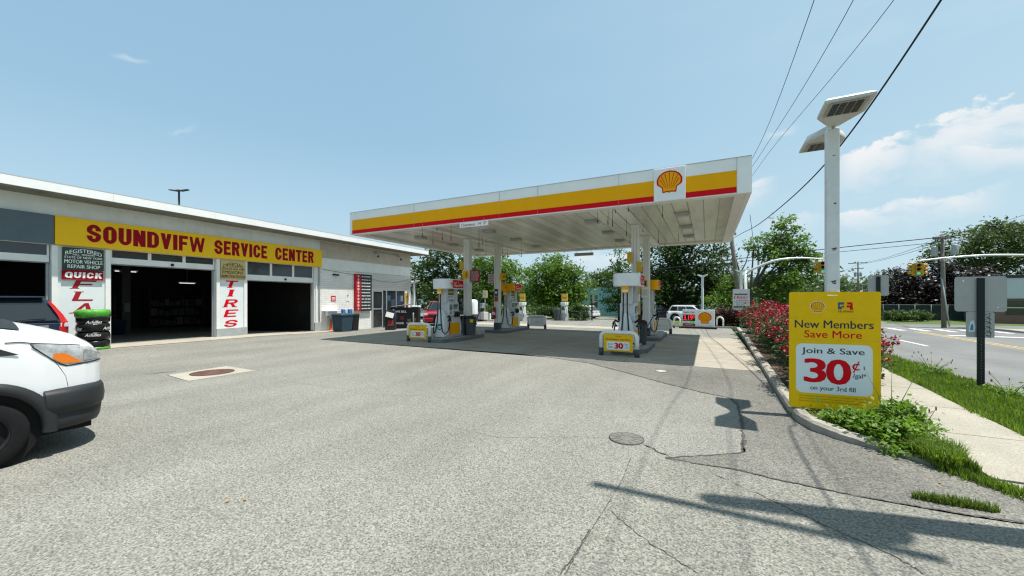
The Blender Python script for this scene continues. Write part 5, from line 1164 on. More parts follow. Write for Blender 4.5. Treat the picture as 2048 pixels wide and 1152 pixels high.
# bumper wraps the nose in plan
plan = [(.36, 1.035), (.50, 1.033), (.62, 1.0), (.74, .93), (.84, .82), (.91, .66), (.955, .45), (.975, .22), (.98, 0)]
plan = plan + [(x, -y) for x, y in reversed(plan[:-1])]
def bump(b):
    rings = []
    for x, y in plan:
        n_ = Vector((x - .35, y * .8)).normalized()
        rings.append([(x - n_.x * i_, y - n_.y * i_, z) for i_, z in ((.16, .27), (.045, .285), (.03, .33), (.018, .435), (.03, .445), (.0, .47), (-.012, .56), (.0, .66), (.02, .70), (.10, .715))])
    b.loft(rings, DARKP, smooth=True)
bu = vb('bumper', bump)
vb('grille', lambda b: b.box((.86, 0, .84), (.06, .86, .22), DARKP, .03))
vb('underbody', lambda b: b.bb(-4.3, .75, -.85, .85, .22, .60, UNDER))
vb('tow_eye', lambda b: (b.box((.43, -.80, .50), (.1, .06, .12), M('dirty_white', (.5, .5, .48), .6), .01), b.box((.50, -.86, .47), (.06, .05, .09), STEEL, .01)))
# ------------------------------------------------------------------ foliage
def leaf_obj(name, mat, C, S, parent=None, rng=None, flat=.55, size_var=.5, aspect=.5):
    """one mesh of many small leaf faces: C centres (n,3), S base leaf length (scalar or (n,))"""
    n = len(C); rng = rng or np.random.default_rng(1)
    nrm = rng.normal(size=(n, 3)); nrm[:, 2] = np.abs(nrm[:, 2]) + flat; nrm /= np.linalg.norm(nrm, axis=1)[:, None]
    a = np.cross(nrm, rng.normal(size=(n, 3))); a /= np.linalg.norm(a, axis=1)[:, None] + 1e-9; b = np.cross(nrm, a)
    s = (np.asarray(S) * (1 + size_var * (rng.random(n) - .5) * 2)).reshape(-1, 1) * .5
    V = np.stack([C - a * s, C + b * s * aspect - nrm * s * .12, C + a * s, C - b * s * aspect - nrm * s * .12], 1).reshape(-1, 3)
    me = bpy.data.meshes.new(name); me.vertices.add(4 * n); me.vertices.foreach_set('co', V.astype(np.float32).ravel())
    me.loops.add(4 * n); me.loops.foreach_set('vertex_index', np.arange(4 * n, dtype=np.int32))
    me.polygons.add(n); me.polygons.foreach_set('loop_start', np.arange(0, 4 * n, 4, dtype=np.int32)); me.polygons.foreach_set('loop_total', np.full(n, 4, dtype=np.int32))
    me.materials.append(mat); me.update(calc_edges=True)
    o = bpy.data.objects.new(name, me); COL.objects.link(o)
    if parent: o.parent = parent
    return o
def cloud(blobs, n, rng, clump=.5, per=45, shell=.55):
    """leaf centres in clumps over ellipsoid blobs [(centre, radii)] (z up)"""
    vol = np.array([r[0] * r[1] + r[0] * r[2] + r[1] * r[2] for c, r in blobs]); vol = vol / vol.sum(); out = []
    for (c, r), f in zip(blobs, vol):
        m = max(per, int(n * f)); k = max(2, m // per)
        d = rng.normal(size=(k, 3)); d /= np.linalg.norm(d, axis=1)[:, None]; q = (shell + (1.06 - shell) * rng.random(k) ** .6)[:, None]
        cc = np.array(c) + d * q * np.array(r); w = clump * (.6 + .8 * rng.random(k))
        idx = rng.integers(0, k, m); out.append(cc[idx] + rng.normal(size=(m, 3)) * w[idx][:, None] * np.array([1, 1, .62]))
    return np.concatenate(out)
MAPLE = leafmat('leaf_maple', (.022, .055, .010), (.075, .135, .022), .3, .9); BRIGHT = leafmat('leaf_bright', (.035, .085, .010), (.13, .22, .03), .38, .9)
DARKL = leafmat('leaf_dark', (.014, .036, .008), (.055, .10, .018), .3, .8); PURP = leafmat('leaf_purple', (.008, .006, .008), (.030, .021, .021), .15, .8, .42)
HEDGE = leafmat('leaf_hedge', (.014, .040, .006), (.06, .12, .018), .2, 2); ROSEL = leafmat('leaf_rose', (.016, .038, .012), (.060, .105, .024), .22, 3); ROSEF = leafmat('rose_petal', (.15, .003, .012), (.46, .018, .060), .15, 3)
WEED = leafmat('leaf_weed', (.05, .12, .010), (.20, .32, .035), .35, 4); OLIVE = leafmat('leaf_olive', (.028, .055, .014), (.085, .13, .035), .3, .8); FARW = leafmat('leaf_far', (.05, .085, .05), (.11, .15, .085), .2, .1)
BARB = leafmat('leaf_barberry', (.03, .012, .010), (.10, .045, .022), .2, 3)
def blob(u, v, ru, rv, d, dd=0., rd=None):
    c = PD(u, v, d + dd); k = d / FPX; return ((c.x, c.y, c.z), (ru * k, ru * k if rd is None else rd, rv * k))
def tree(name, label, u0, v0, d, blobs, mat, n, leaf, trunk_r, vsplit, group='trees around the station', clump=.5, seed=1, limbs=True, cat='tree', shell=.55, per=45):
    """blobs in photo pixels at depth d: (u, v, ru, rv[, depth offset])"""
    rng = np.random.default_rng(seed); base = PD(u0, v0, d); t = thing(name, label, cat, (base.x, base.y, base.z), 0, group); o = np.array(base)
    bl = [blob(q[0], q[1], q[2], q[3], d, q[4] if len(q) > 4 else 0) for q in blobs]
    bl = [(tuple(np.array(c) - o), r) for c, r in bl]
    b = MB(); rr = random.Random(seed); top = PD(u0, vsplit, d) - base; top = Vector((top.x + rr.uniform(-.2, .2), top.y, top.z))
    b.tube([(0, 0, -1.3), (0, 0, .15), (top.x * .3, top.y * .3, top.z * .5), tuple(top)], [trunk_r * 1.5, trunk_r * 1.1, trunk_r * .92, trunk_r * .8], 10, BARK)
    if limbs:
        for c, r in bl:
            c = Vector(c); mid = top.lerp(c, .5) + Vector((rr.uniform(-.3, .3), rr.uniform(-.3, .3), rr.uniform(.0, .5))) * max(r) * .4
            b.tube([tuple(top * .97), tuple(top.lerp(mid, .5) + Vector((0, 0, .1))), tuple(mid), tuple(c + Vector((0, 0, r[2] * .4)))], [trunk_r * .55, trunk_r * .42, trunk_r * .3, trunk_r * .1], 7, BARK)
            for _ in range(4):
                e = c + Vector((rr.gauss(0, .5) * r[0], rr.gauss(0, .5) * r[1], rr.gauss(.1, .5) * r[2])); b.tube([tuple(mid.lerp(c, .4)), tuple(mid.lerp(e, .6) + Vector((0, 0, .15))), tuple(e)], [trunk_r * .2, trunk_r * .13, trunk_r * .05], 5, BARK)
    b.build('trunk', t)
    leaf_obj('crown', mat, cloud(bl, n, rng, clump, per, shell), leaf, t, rng)
    return t
tree('shade_tree', 'dark leafy tree rising behind the right end of the garage', 872, 632, 40, [(845, 560, 34, 45), (885, 545, 40, 50), (920, 560, 36, 44, 2), (870, 590, 44, 26, -1), (935, 590, 28, 28)], DARKL, 9000, .34, .28, 610, seed=11)
tree('shade_tree', 'bright green tree between the two left canopy columns', 1000, 634, 46, [(955, 560, 34, 44), (990, 545, 40, 46), (1025, 565, 34, 40), (985, 590, 50, 24), (945, 535, 22, 26)], BRIGHT, 9000, .36, .28, 612, seed=12)
tree('round_maple', 'round light green maple left of the teal house', 1110, 636, 36, [(1112, 565, 48, 42), (1085, 560, 34, 34), (1142, 572, 34, 34), (1110, 535, 34, 26), (1075, 595, 36, 22), (1150, 598, 34, 22), (1110, 600, 44, 22)], BRIGHT, 13000, .27, .16, 612, seed=13, clump=.42)
tree('young_tree', 'slim young tree with open layered branches before the teal house', 1238, 634, 39, [(1240, 512, 8, 16), (1240, 535, 18, 10), (1225, 552, 20, 10), (1255, 555, 18, 10), (1240, 575, 32, 12), (1222, 595, 22, 12), (1258, 600, 22, 12), (1240, 612, 26, 10)], MAPLE, 4200, .25, .10, 520, seed=14, clump=.32, limbs=True)
tree('broad_tree', 'broad dark tree behind the right pumps and the price sign', 1345, 636, 50, [(1312, 598, 26, 18), (1350, 602, 34, 14), (1330, 520, 60, 60), (1390, 505, 56, 56), (1430, 540, 40, 46), (1310, 565, 48, 34), (1380, 560, 60, 36), (1435, 580, 34, 30), (1345, 470, 50, 40), (1320, 598, 34, 14), (1400, 596, 44, 16)], DARKL, 19000, .42, .38, 600, seed=15, clump=.65)
tree('yellow_green_tree', 'yellow green tree between the dark broad tree and the inspection sign', 1462, 634, 44, [(1455, 590, 26, 22), (1470, 565, 16, 20), (1440, 605, 26, 14), (1480, 596, 18, 18)], BRIGHT, 3600, .28, .14, 615, seed=16, clump=.4)
# big street tree with bare forks on its left side
t = tree('street_tree', 'forked street tree with bare left limbs rising behind the roses', 1500, 642, 39, [(1572, 452, 20, 20), (1560, 478, 20, 16), (1590, 490, 26, 18), (1610, 512, 24, 18), (1625, 540, 18, 14), (1536, 485, 18, 14), (1508, 492, 14, 10), (1545, 515, 26, 14), (1582, 525, 28, 16), (1608, 560, 22, 12), (1560, 560, 34, 16), (1530, 580, 26, 18), (1580, 585, 24, 14), (1545, 604, 30, 12)], BRIGHT, 9000, .31, .28, 592, seed=17, clump=.42)
b = MB(); base = PD(1500, 642, 39); rel = lambda u, v, dd=0: tuple(PD(u, v, 39 + dd) - base)
for pts, r in (([(1500, 592), (1485, 570), (1478, 540), (1468, 505), (1460, 488)], .13), ([(1485, 570), (1465, 552), (1448, 530), (1440, 510)], .09), ([(1480, 548), (1492, 525), (1497, 505)], .06), ([(1500, 592), (1515, 560), (1545, 545), (1580, 520)], .14), ([(1503, 585), (1520, 565), (1560, 548), (1600, 535)], .12), ([(1465, 552), (1455, 560), (1440, 556)], .05), ([(1470, 515), (1456, 505), (1450, 490)], .04)):
    b.tube([rel(*p) for p in pts], [r * (1 - .2 * i) for i in range(len(pts))], 7, BARK)
b.build('bare_limb', t)
for u, v0, lab, bl, sd in ((1775, 640, 'purple leaved tree left of the right traffic light', [(1770, 590, 34, 26), (1745, 600, 30, 20), (1795, 565, 30, 32), (1785, 610, 34, 16), (1720, 610, 24, 14)], 21), (1858, 640, 'tall purple leaved tree behind the right traffic light', [(1860, 555, 40, 34), (1835, 585, 34, 30), (1890, 575, 34, 34), (1860, 605, 46, 18)], 22), (1930, 642, 'purple leaved tree behind the large blank sign', [(1925, 560, 40, 30), (1955, 575, 36, 34), (1905, 600, 34, 24), (1945, 605, 40, 20)], 23)):
    tree('purple_tree', lab, u, v0, 49, bl, PURP, 9000, .36, .26, 612, 'purple trees across the street', seed=sd, clump=.5)
tree('tall_tree', 'tall feathery green tree rising above the purple trees at the right', 1960, 640, 54, [(1920, 490, 46, 26), (1965, 470, 50, 26), (2020, 480, 54, 30), (1900, 520, 34, 20), (1980, 510, 60, 26), (2040, 525, 50, 30), (2080, 480, 50, 40), (1950, 545, 40, 18)], OLIVE, 12000, .42, .3, 560, seed=24, clump=.6)
tree('roadside_tree', 'small green tree far down the street left of the promo board', 1612, 606, 90, [(1610, 588, 22, 12), (1590, 592, 20, 10), (1560, 590, 26, 12)], OLIVE, 2600, .6, .2, 598, seed=26, clump=.8)
tree('roadside_tree', 'small green tree far off behind the purple trees', 1768, 610, 100, [(1768, 556, 14, 10), (1766, 575, 22, 14)], OLIVE, 1800, .7, .25, 595, seed=27, clump=.9)
tree('roadside_tree', 'distant tree seen between the round maple and the teal house', 1205, 620, 80, [(1200, 560, 26, 18), (1180, 575, 20, 14), (1260, 572, 22, 20)], OLIVE, 3000, .55, .25, 600, seed=28, clump=.8)
tree('shade_tree', 'dark tree behind the black suv right of the teal house', 1300, 632, 47, [(1300, 590, 22, 20), (1285, 570, 14, 16)], DARKL, 2400, .3, .18, 614, seed=29, clump=.4)
# far wooded rise across the end of the street
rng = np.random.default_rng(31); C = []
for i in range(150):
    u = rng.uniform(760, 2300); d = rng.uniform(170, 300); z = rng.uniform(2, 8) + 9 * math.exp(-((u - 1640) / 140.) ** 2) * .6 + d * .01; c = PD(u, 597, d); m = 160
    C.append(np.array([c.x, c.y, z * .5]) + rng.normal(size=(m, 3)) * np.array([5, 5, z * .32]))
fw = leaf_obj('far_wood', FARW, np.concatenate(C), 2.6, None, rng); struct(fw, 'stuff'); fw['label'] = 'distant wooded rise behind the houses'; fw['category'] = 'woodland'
# ------------------------------------------------------------------ hedges and roses
def bush(name, label, c, r, mat, n, leaf, seed, group, cat='bush', flowers=0, clump=.12, stems=10, fmat=None, per=28, fs=.06):
    rng = np.random.default_rng(seed); t = thing(name, label, cat, c, 0, group); rr = random.Random(seed)
    bl = [((0, 0, r[2] * .52), (r[0] * .82, r[1] * .82, r[2] * .48))] + [((rr.uniform(-.5, .5) * r[0], rr.uniform(-.5, .5) * r[1], r[2] * rr.uniform(.35, .7)), (r[0] * .5, r[1] * .5, r[2] * .36)) for _ in range(5)]
    P = cloud(bl, n, rng, clump, per, .5); P[:, 2] = np.abs(P[:, 2]) + .02
    leaf_obj('foliage', mat, P, leaf, t, rng)
    b = MB()
    for _ in range(stems):
        a = rr.uniform(0, 6.28); q = rr.uniform(.3, .95); e = (r[0] * q * math.cos(a), r[1] * q * math.sin(a), r[2] * rr.uniform(.5, .95)); b.tube([(e[0] * .1, e[1] * .1, -.05), (e[0] * .55, e[1] * .55, e[2] * .6), e], [.018, .012, .005], 5, BARK)
    b.build('stem', t)
    if flowers:
        F = []
        d = rng.normal(size=(flowers, 3)); d[:, 2] = np.abs(d[:, 2]) * 1.3 + .08; d /= np.linalg.norm(d, axis=1)[:, None]
        cc = np.array([0, 0, r[2] * .5]) + d * np.array([r[0] * .98, r[1] * .98, r[2] * .54]) * (1 + .12 * rng.normal(size=(flowers, 1)))
        m = 16; idx = np.repeat(np.arange(flowers), m); spread = rng.uniform(.45, 1.25, flowers)[idx][:, None]
        F = cc[idx] + rng.normal(size=(len(idx), 3)) * .036 * spread
        leaf_obj('bloom', fmat or ROSEF, F, fs, t, rng, .2, .4, .8)
    return t
ROSES = [(1.95, 8.75, .80, 1.05), (2.25, 10.2, 1.0, 1.18), (2.2, 11.9, 1.02, 1.22), (2.25, 13.6, 1.0, 1.25), (2.25, 15.3, 1.0, 1.28), (2.3, 17.1, 1.0, 1.3), (2.3, 19.0, 1.02, 1.3), (2.3, 21.0, 1.05, 1.3)]
where = ['nearest rose bush with red blooms directly behind the promo board', 'second rose bush from the promo board, leaning over the pavement', 'third red rose bush from the promo board', 'fourth red rose bush from the promo board', 'fifth red rose bush from the promo board', 'sixth red rose bush from the promo board', 'red rose bush next to the far end of the planter', 'farthest red rose bush in the planter']
for i, (x, y, r_, h) in enumerate(ROSES):
    bush('rose_bush', where[i], (x, y, .09), (r_, 1.02, h), ROSEL, 5200 if i < 3 else 3600, .075 if i < 3 else .09, 40 + i, 'red rose bushes in the planter', 'rose bush', 95 if i < 3 else 85, .10, fs=.05 if i < 3 else .058)
for i, (u, v, rx, h, m_, lab, c_) in enumerate(((1072, 638, 1.5, 1.15, HEDGE, 'clipped green hedge left of the kerosene pump', 'hedge'), (1105, 638, .8, .9, HEDGE, 'low end of the green hedge touching the kerosene pump', 'hedge'), (1152, 641, 1.0, 1.25, HEDGE, 'round dark green bush right of the kerosene pump', 'bush'), (975, 637, 1.2, 1.0, HEDGE, 'green hedge behind the air machine', 'hedge'), (1010, 638, 1.0, .9, HEDGE, 'green bush between the air machine and the left rear column', 'bush'),
                                                (1450, 654, .9, 1.0, BARB, 'dark reddish shrub right of the price sign', 'shrub'), (1474, 655, .8, 1.1, BARB, 'dark reddish shrub at the foot of the inspection sign', 'shrub'), (1432, 652, .7, .95, HEDGE, 'green shrub just behind the price sign', 'shrub'))):
    p = G(u, v); bush('hedge' if c_ == 'hedge' else 'bush', lab, (p.x, p.y + .4, 0), (rx, .8, h), m_, 4200, .10, 60 + i, 'hedges and shrubs at the back of the lot', c_, 0, .12)
# ------------------------------------------------------------------ weeds and grass
def blades(name, pts, h, w, mat, rng, lean=.5, parent=None):
    n = len(pts); a = rng.random(n) * 6.283; d = np.stack([np.cos(a), np.sin(a), 0 * a], 1); q = np.stack([-np.sin(a), np.cos(a), 0 * a], 1)
    hh = (h * (.55 + .9 * rng.random(n)))[:, None]; l = (lean * (rng.random(n)))[:, None]
    up = np.array([[0, 0, 1.]])
    V = np.stack([pts - q * w, pts + q * w, pts + up * hh * .6 + d * hh * l * .4 + q * w * .7, pts + up * hh * .6 + d * hh * l * .4 - q * w * .7, pts + up * hh * (1 - .3 * l) + d * hh * l], 1).reshape(-1, 3)
    me = bpy.data.meshes.new(name); me.vertices.add(5 * n); me.vertices.foreach_set('co', V.astype(np.float32).ravel())
    k = np.arange(n) * 5; lp = np.stack([k, k + 1, k + 2, k + 3, k + 3, k + 2, k + 4], 1).ravel().astype(np.int32)
    me.loops.add(7 * n); me.loops.foreach_set('vertex_index', lp); me.polygons.add(2 * n)
    ls = np.stack([np.arange(n) * 7, np.arange(n) * 7 + 4], 1).ravel().astype(np.int32); me.polygons.foreach_set('loop_start', ls); me.polygons.foreach_set('loop_total', np.tile([4, 3], n).astype(np.int32))
    me.materials.append(mat); me.update(calc_edges=True); o = bpy.data.objects.new(name, me); COL.objects.link(o)
    if parent: o.parent = parent
    return o
rng = np.random.default_rng(5)
n = 46000; y = 5 + 24 * rng.random(n) ** 1.9; e = 3.40 + .07 * np.clip(y - 7, 0, 7); x = e + (4.78 - e) * rng.random(n) + .03 * np.sin(y * 2.1) + .03 * np.sin(y * 5.3)
vg = blades('verge_grass', np.stack([x, y, np.full(n, .01)], 1), .095, .006, GRASSM, rng); struct(vg, 'stuff'); vg['label'] = 'unmown green grass between pavement and street'; vg['category'] = 'grass'
# dense growth at the near end of the planter
n = 7000; s_ = rng.random(n); x = 1.3 + 1.0 * s_ ** .9 + .22 * rng.random(n) * (1 - s_); y = 6.5 - 1.15 * s_ + (rng.random(n) - .3) * (.9 - .35 * s_)
pg = blades('planter_grass', np.stack([x, y, np.full(n, .05)], 1), .09, .005, GRASSM, rng); struct(pg, 'stuff'); pg['label'] = 'grass at the near tip of the planter'; pg['category'] = 'grass'
n = 2600; s_ = rng.random(n); x = 2.02 + .62 * s_; y = 5.5 - 1.0 * s_ + rng.normal(size=n) * (.10 - .05 * s_)
pe = blades('edge_grass', np.stack([x, y, np.full(n, .005)], 1), .07, .005, GRASSM, rng); struct(pe, 'stuff'); pe['label'] = 'thin grass fringe where the planter runs out'; pe['category'] = 'grass'
def tuft(label, c, r, n, h, mat, lean=.9, w=.005):
    rng = np.random.default_rng(int(abs(c[0] * 1000))); t = thing('grass_tuft', label, 'grass tuft', c, 0); a = rng.random(n) * 6.283; q = np.sqrt(rng.random(n))
    p = np.stack([q * r[0] * np.cos(a), q * r[1] * np.sin(a), 0 * a], 1); blades('blades', p, h, w, mat, rng, lean, t); return t
p = G(1880, 925); tuft('long arching grass tuft at the near tip of the planter', (2.13, 5.60, .04), (.18, .34), 2300, .165, GRASSM)
q0 = G(1845, 1000); q1 = G(1975, 1022)
t = tuft('yellow green grass growing in the asphalt crack', ((q0.x + q1.x) / 2, (q0.y + q1.y) / 2, 0), (.26, .035), 900, .07, leafmat('crack_grass', (.06, .11, .015), (.20, .26, .06), .3, 3), .8, .004); t.rotation_euler = (0, 0, math.atan2(q1.y - q0.y, q1.x - q0.x))
def weed(label, c, r, n, leaf, seed, tall=0):
    rng = np.random.default_rng(seed); rr = random.Random(seed); t = thing('weed', label, 'weed', c, 0, 'weeds in the planter')
    P = cloud([((0, 0, r[2] * .4), (r[0], r[1], r[2] * .5)), ((r[0] * .3, 0, r[2] * .6), (r[0] * .6, r[1] * .6, r[2] * .4))], n, rng, .06, 16, .3); P[:, 2] = np.abs(P[:, 2])
    leaf_obj('foliage', WEED, P, leaf, t, rng, .8, .5, .55)
    b = MB()
    for _ in range(8 + tall * 3):
        a = rr.uniform(0, 6.28); e = (r[0] * .8 * math.cos(a), r[1] * .8 * math.sin(a), r[2] * (rr.uniform(.6, 1) + (rr.uniform(.5, 1.1) if tall and _ > 7 else 0)))
        b.tube([(0, 0, -.02), (e[0] * .5, e[1] * .5, e[2] * .6), e], [.006, .004, .002], 4, M('weed_stem', (.12, .15, .05), .7))
        if tall and _ > 7: b.ball(e, (.008, .008, .028), M('seed_head', (.20, .17, .09), .8), 6)
    b.build('stem', t); return t
weed('low leafy weed under the left half of the promo board', (1.55, 6.32, .09), (.26, .16, .20), 520, .06, 71)
weed('leafy weed under the middle of the promo board', (1.78, 6.15, .09), (.28, .20, .26), 700, .06, 72)
weed('bushy pale green weed at the lower right of the promo board', (1.98, 6.22, .09), (.30, .26, .38), 1900, .065, 73, 1)
weed('round green weed in front of the promo board corner', (1.85, 5.92, .07), (.26, .20, .24), 1100, .06, 74)
weed('small weed hugging the kerb left of the promo board', (1.20, 6.75, .02), (.10, .20, .13), 200, .045, 75)
weed('weed sprouting over the kerb at the near planter end', (1.85, 5.62, .02), (.28, .12, .12), 420, .05, 76)
weed('tall seeding weed between the pavement and the grass tuft', (2.28, 6.3, .05), (.14, .24, .2), 320, .05, 77, 2)
weed('seeding weed in the verge left of the street post', (4.35, 11.6, .02), (.35, .5, .25), 260, .05, 78, 3)
weed('seeding weed in the verge near the road edge', (4.55, 9.6, .02), (.2, .6, .22), 220, .05, 79, 2)
# litter
LV = M('dry_leaf', (.35, .20, .07), .7)
for i, (u, v, l_) in enumerate(((490, 1002, 'curled orange dry leaf on the open asphalt'), (455, 1005, 'pale straw of dry grass on the open asphalt'), (1672, 872, 'small white scrap by the planter kerb'), (1745, 885, 'second white paper scrap by the planter kerb'), (1880, 968, 'tan dry leaf near the crack grass'))):
    p = G(u, v); b = MB(); b.add([(-.025, 0, .010), (0, -.01, .004), (.028, .0, .012), (.0, .012, .014), (0, 0, .006)], [(0, 1, 4), (1, 2, 4), (2, 3, 4), (3, 0, 4)], LV if i not in (2, 3) else WHITE2); tag(b.build('dry_leaf' if i not in (2, 3) else 'paper_scrap', None, (p.x, p.y, .008), i * 1.1), l_, 'leaf' if i not in (2, 3) else 'litter')
# ------------------------------------------------------------------ overhead wires and poles
WIRE = M('wire_black', (.014, .014, .015), .6)
def smooth(pts, n=10):
    P = [Vector(p) for p in pts]; P = [P[0] * 2 - P[1]] + P + [P[-1] * 2 - P[-2]]; out = []
    for i in range(1, len(P) - 2):
        for k in range(n):
            t = k / n; a, b_, c, d = P[i - 1:i + 3]
            out.append(.5 * ((2 * b_) + (c - a) * t + (2 * a - 5 * b_ + 4 * c - d) * t * t + (3 * b_ - a - 3 * c + d) * t ** 3))
    return out + [P[-2]]
def wire(label, pts, r, group='overhead wires'):
    P = smooth(pts); o = P[0]; b = MB(); b.tube([tuple(p - o) for p in P], r, 6, WIRE); return tag(b.build('overhead_wire', None, o), label, 'wire', group)
def utility_pole(label, x, y, h, r=.15, z0=-.1, arms=(), cans=(), lean=(0, 0), rz=0., cat='utility pole'):
    t = thing('utility_pole', label, cat, (x, y, z0), rz, 'wooden utility poles')
    b = MB(); b.tube([(0, 0, -.1), (lean[0] * .5, lean[1] * .5, h * .5), (lean[0], lean[1], h)], [r, r * .85, r * .66], 12, WOOD); b.build('pole', t)
    for z, hw in arms:
        k = z / h; b = MB(); b.bb(-hw + lean[0] * k, hw + lean[0] * k, -r - .1, -r - .0, z - .06, z + .06, WOOD, .01)
        b.build('crossarm', t)
        for i in (-.92, -.35, .35, .92): b = MB(); b.lathe([(.02, .06), (.05, .09), (.03, .12), (.055, .15), (.03, .19), (.0, .2)], (i * hw + lean[0] * k, -r - .05, z), 10, M('insulator', (.16, .12, .10), .3)); b.build('insulator', t)
    for z, dx in cans:
        b = MB(); b.lathe([(0, 0), (.2, .02), (.21, .06), (.21, .78), (.18, .86), (.0, .9)], (dx, -.05, z), 16, M('transformer_grey', (.34, .36, .37), .4)); b.cyl((dx, -.05, z + .88), (dx, -.05, z + 1.06), .035, .025, 8, M('insulator', (.16, .12, .10), .3)); b.bb(min(0, dx), max(0, dx), -.03, .03, z + .3, z + .4, STEEL); b.build('transformer', t)
    return t
NP = Vector((2.78, 4.22, 0))
utility_pole('near utility pole at the pavement with crossarm and transformer', NP.x, NP.y, 9.3, .16, .0, ((8.7, 1.15),), ((6.9, .38),))
FPx, FPy = PD(1484, 577, 27).x, PD(1484, 577, 27).y
utility_pole('leaning wooden pole behind the inspection sign', FPx, FPy, 9.0, .16, -.1, ((8.6, 1.0),), (), (-.95, .0))
tp = Vector((FPx - .9, FPy, 0))
for i, (dx, zz, lab) in enumerate(((-.78, 8.0, 'leftmost of the three thin wires over the canopy corner'), (.05, 8.15, 'middle of the three thin wires over the canopy corner'), (.92, 8.2, 'rightmost of the three thin wires beside the light pole'))):
    wire(lab, [(NP.x + dx * 1.15, -38, 8.9), (NP.x + dx * 1.05, -16, 8.0), (NP.x + dx * 1.0, NP.y - .2, 8.82), ((NP.x + dx) * .93 + .05, 9.9, zz - .32), ((NP.x + dx * .75 + tp.x) / 2 - .02, 19.5, zz - .28), (tp.x + dx * .6, tp.y, 8.72)], .0075)
wire('thick black cable sagging behind the white light pole', [(NP.x + .1, -38, 6.6), (NP.x, -15, 5.4), (NP.x, NP.y, 6.35), (2.72, 7.0, 5.6), (2.28, 10.6, 4.62), (1.75, 16, 4.42), (1.42, 21, 4.75), (tp.x + .25, tp.y, 5.9)], .0135)
for dv, r, lab in ((0, .035, 'upper of the two black cables crossing above the street'), (11, .022, 'lower of the two black cables crossing above the street')):
    wire(lab, [PD(2160, 437 + dv * 1.1, 26), PD(2048, 455 + dv, 29), PD(1885, 474 + dv * .9, 32), PD(1690, 494 + dv * .8, 36), PD(1480, 517 + dv * .6, 41), PD(1275, 543 + dv * .5, 45), PD(1060, 556 + dv * .4, 49), PD(820, 560 + dv * .4, 55)], r)
for (u0, v0, d0, u1, v1, d1, lab) in ((2060, 426, 30, 1885, 470, 33, 'thin wire rising right from the transformer pole'), (2060, 440, 30, 1890, 478, 33, 'second thin wire rising right from the transformer pole'), (1885, 478, 33, 1722, 527, 76, 'wire from the transformer pole to the crossarm pole'), (1885, 486, 33, 1712, 530, 76, 'second wire from the transformer pole to the crossarm pole'), (1712, 530, 76, 1684, 541, 110, 'faint wire between the two far poles'), (1512, 508, 32, 1500, 430, 22, 'thin wire running down beside the canopy corner'), (2060, 522, 34, 1890, 548, 36, 'low wire before the purple trees'),):
    a, c = PD(u0, v0, d0), PD(u1, v1, d1); m_ = (a + c) / 2 - Vector((0, 0, .25)); wire(lab, [a, m_, c], .014 if d1 < 60 else .02)
p = PD(1888, 640, 33); utility_pole('tall utility pole with two grey transformers across the street', p.x, p.y, 8.1, .17, p.z - .7, ((7.7, .55),), ((6.2, -.55), (6.25, .62)), (-.1, 0), R(-25))
b = MB(); b.tube([(0, 0, 0), (-.42, .1, 4.1)], .05, 8, STEEL); tag(b.build('pole_conduit', None, (PD(1899, 642, 32.6).x, PD(1899, 642, 32.6).y, -.7)), 'grey conduit leaning on the transformer pole', 'conduit')
for u, v1, d, hw, lab, arms in ((1716, 523, 76, 1.45, 'far utility pole with crossarm left of the blank sign', (.96, .82)), (1679, 541, 105, 1.2, 'farthest utility pole beside the white light pole', (.97,)), (1587 - 70, 490, 52, .8, 'slender pole in the street tree', (.96,))):
    p = PD(u, 603, d); h = (603 - v1) / FPX * d; utility_pole(lab, p.x, p.y, h + .8, .16, p.z - .8, [(h * k + .8, hw * (1 if i == 0 else .6)) for i, k in enumerate(arms)], [(h * .72, .42), (h * .72, -.42)] if u == 1716 else (), (0, 0), R(-25))
p = PD(836, 612, 46); utility_pole('leaning thin wooden pole behind the shop corner', p.x, p.y, 5.2, .11, p.z, (), (), (-.75, 0))
b = MB(); b.tube([(0, 0, 0), (0, 0, 7.6)], [.055, .05], 8, M('dark_pole', (.045, .048, .05), .5)); 
t = thing('parking_lamp', 'dark twin headed lamp rising behind the garage roof', 'street light', (PD(358, 597, 42).x, PD(358, 597, 42).y, -.2), R(25))
o = (MB().tube([(0, 0, 0), (0, 0, 13.6)], [.12, .09], 10, M('dark_pole', (.03, .032, .035), .5))).build('pole', t)
for s_ in (-1, 1): MB().loft([[(s_ * x, -.16, 13.6 + z), (s_ * x, .16, 13.6 + z), (s_ * x, .14, 13.68 + z + k), (s_ * x, -.14, 13.68 + z + k)] for x, z, k in ((.05, .02, .08), (.3, .0, .06), (1.05, .12, .02))], M('dark_pole', (.03, .032, .035), .5), closed=True, caps=True, smooth=False).build('lamp_head', t)
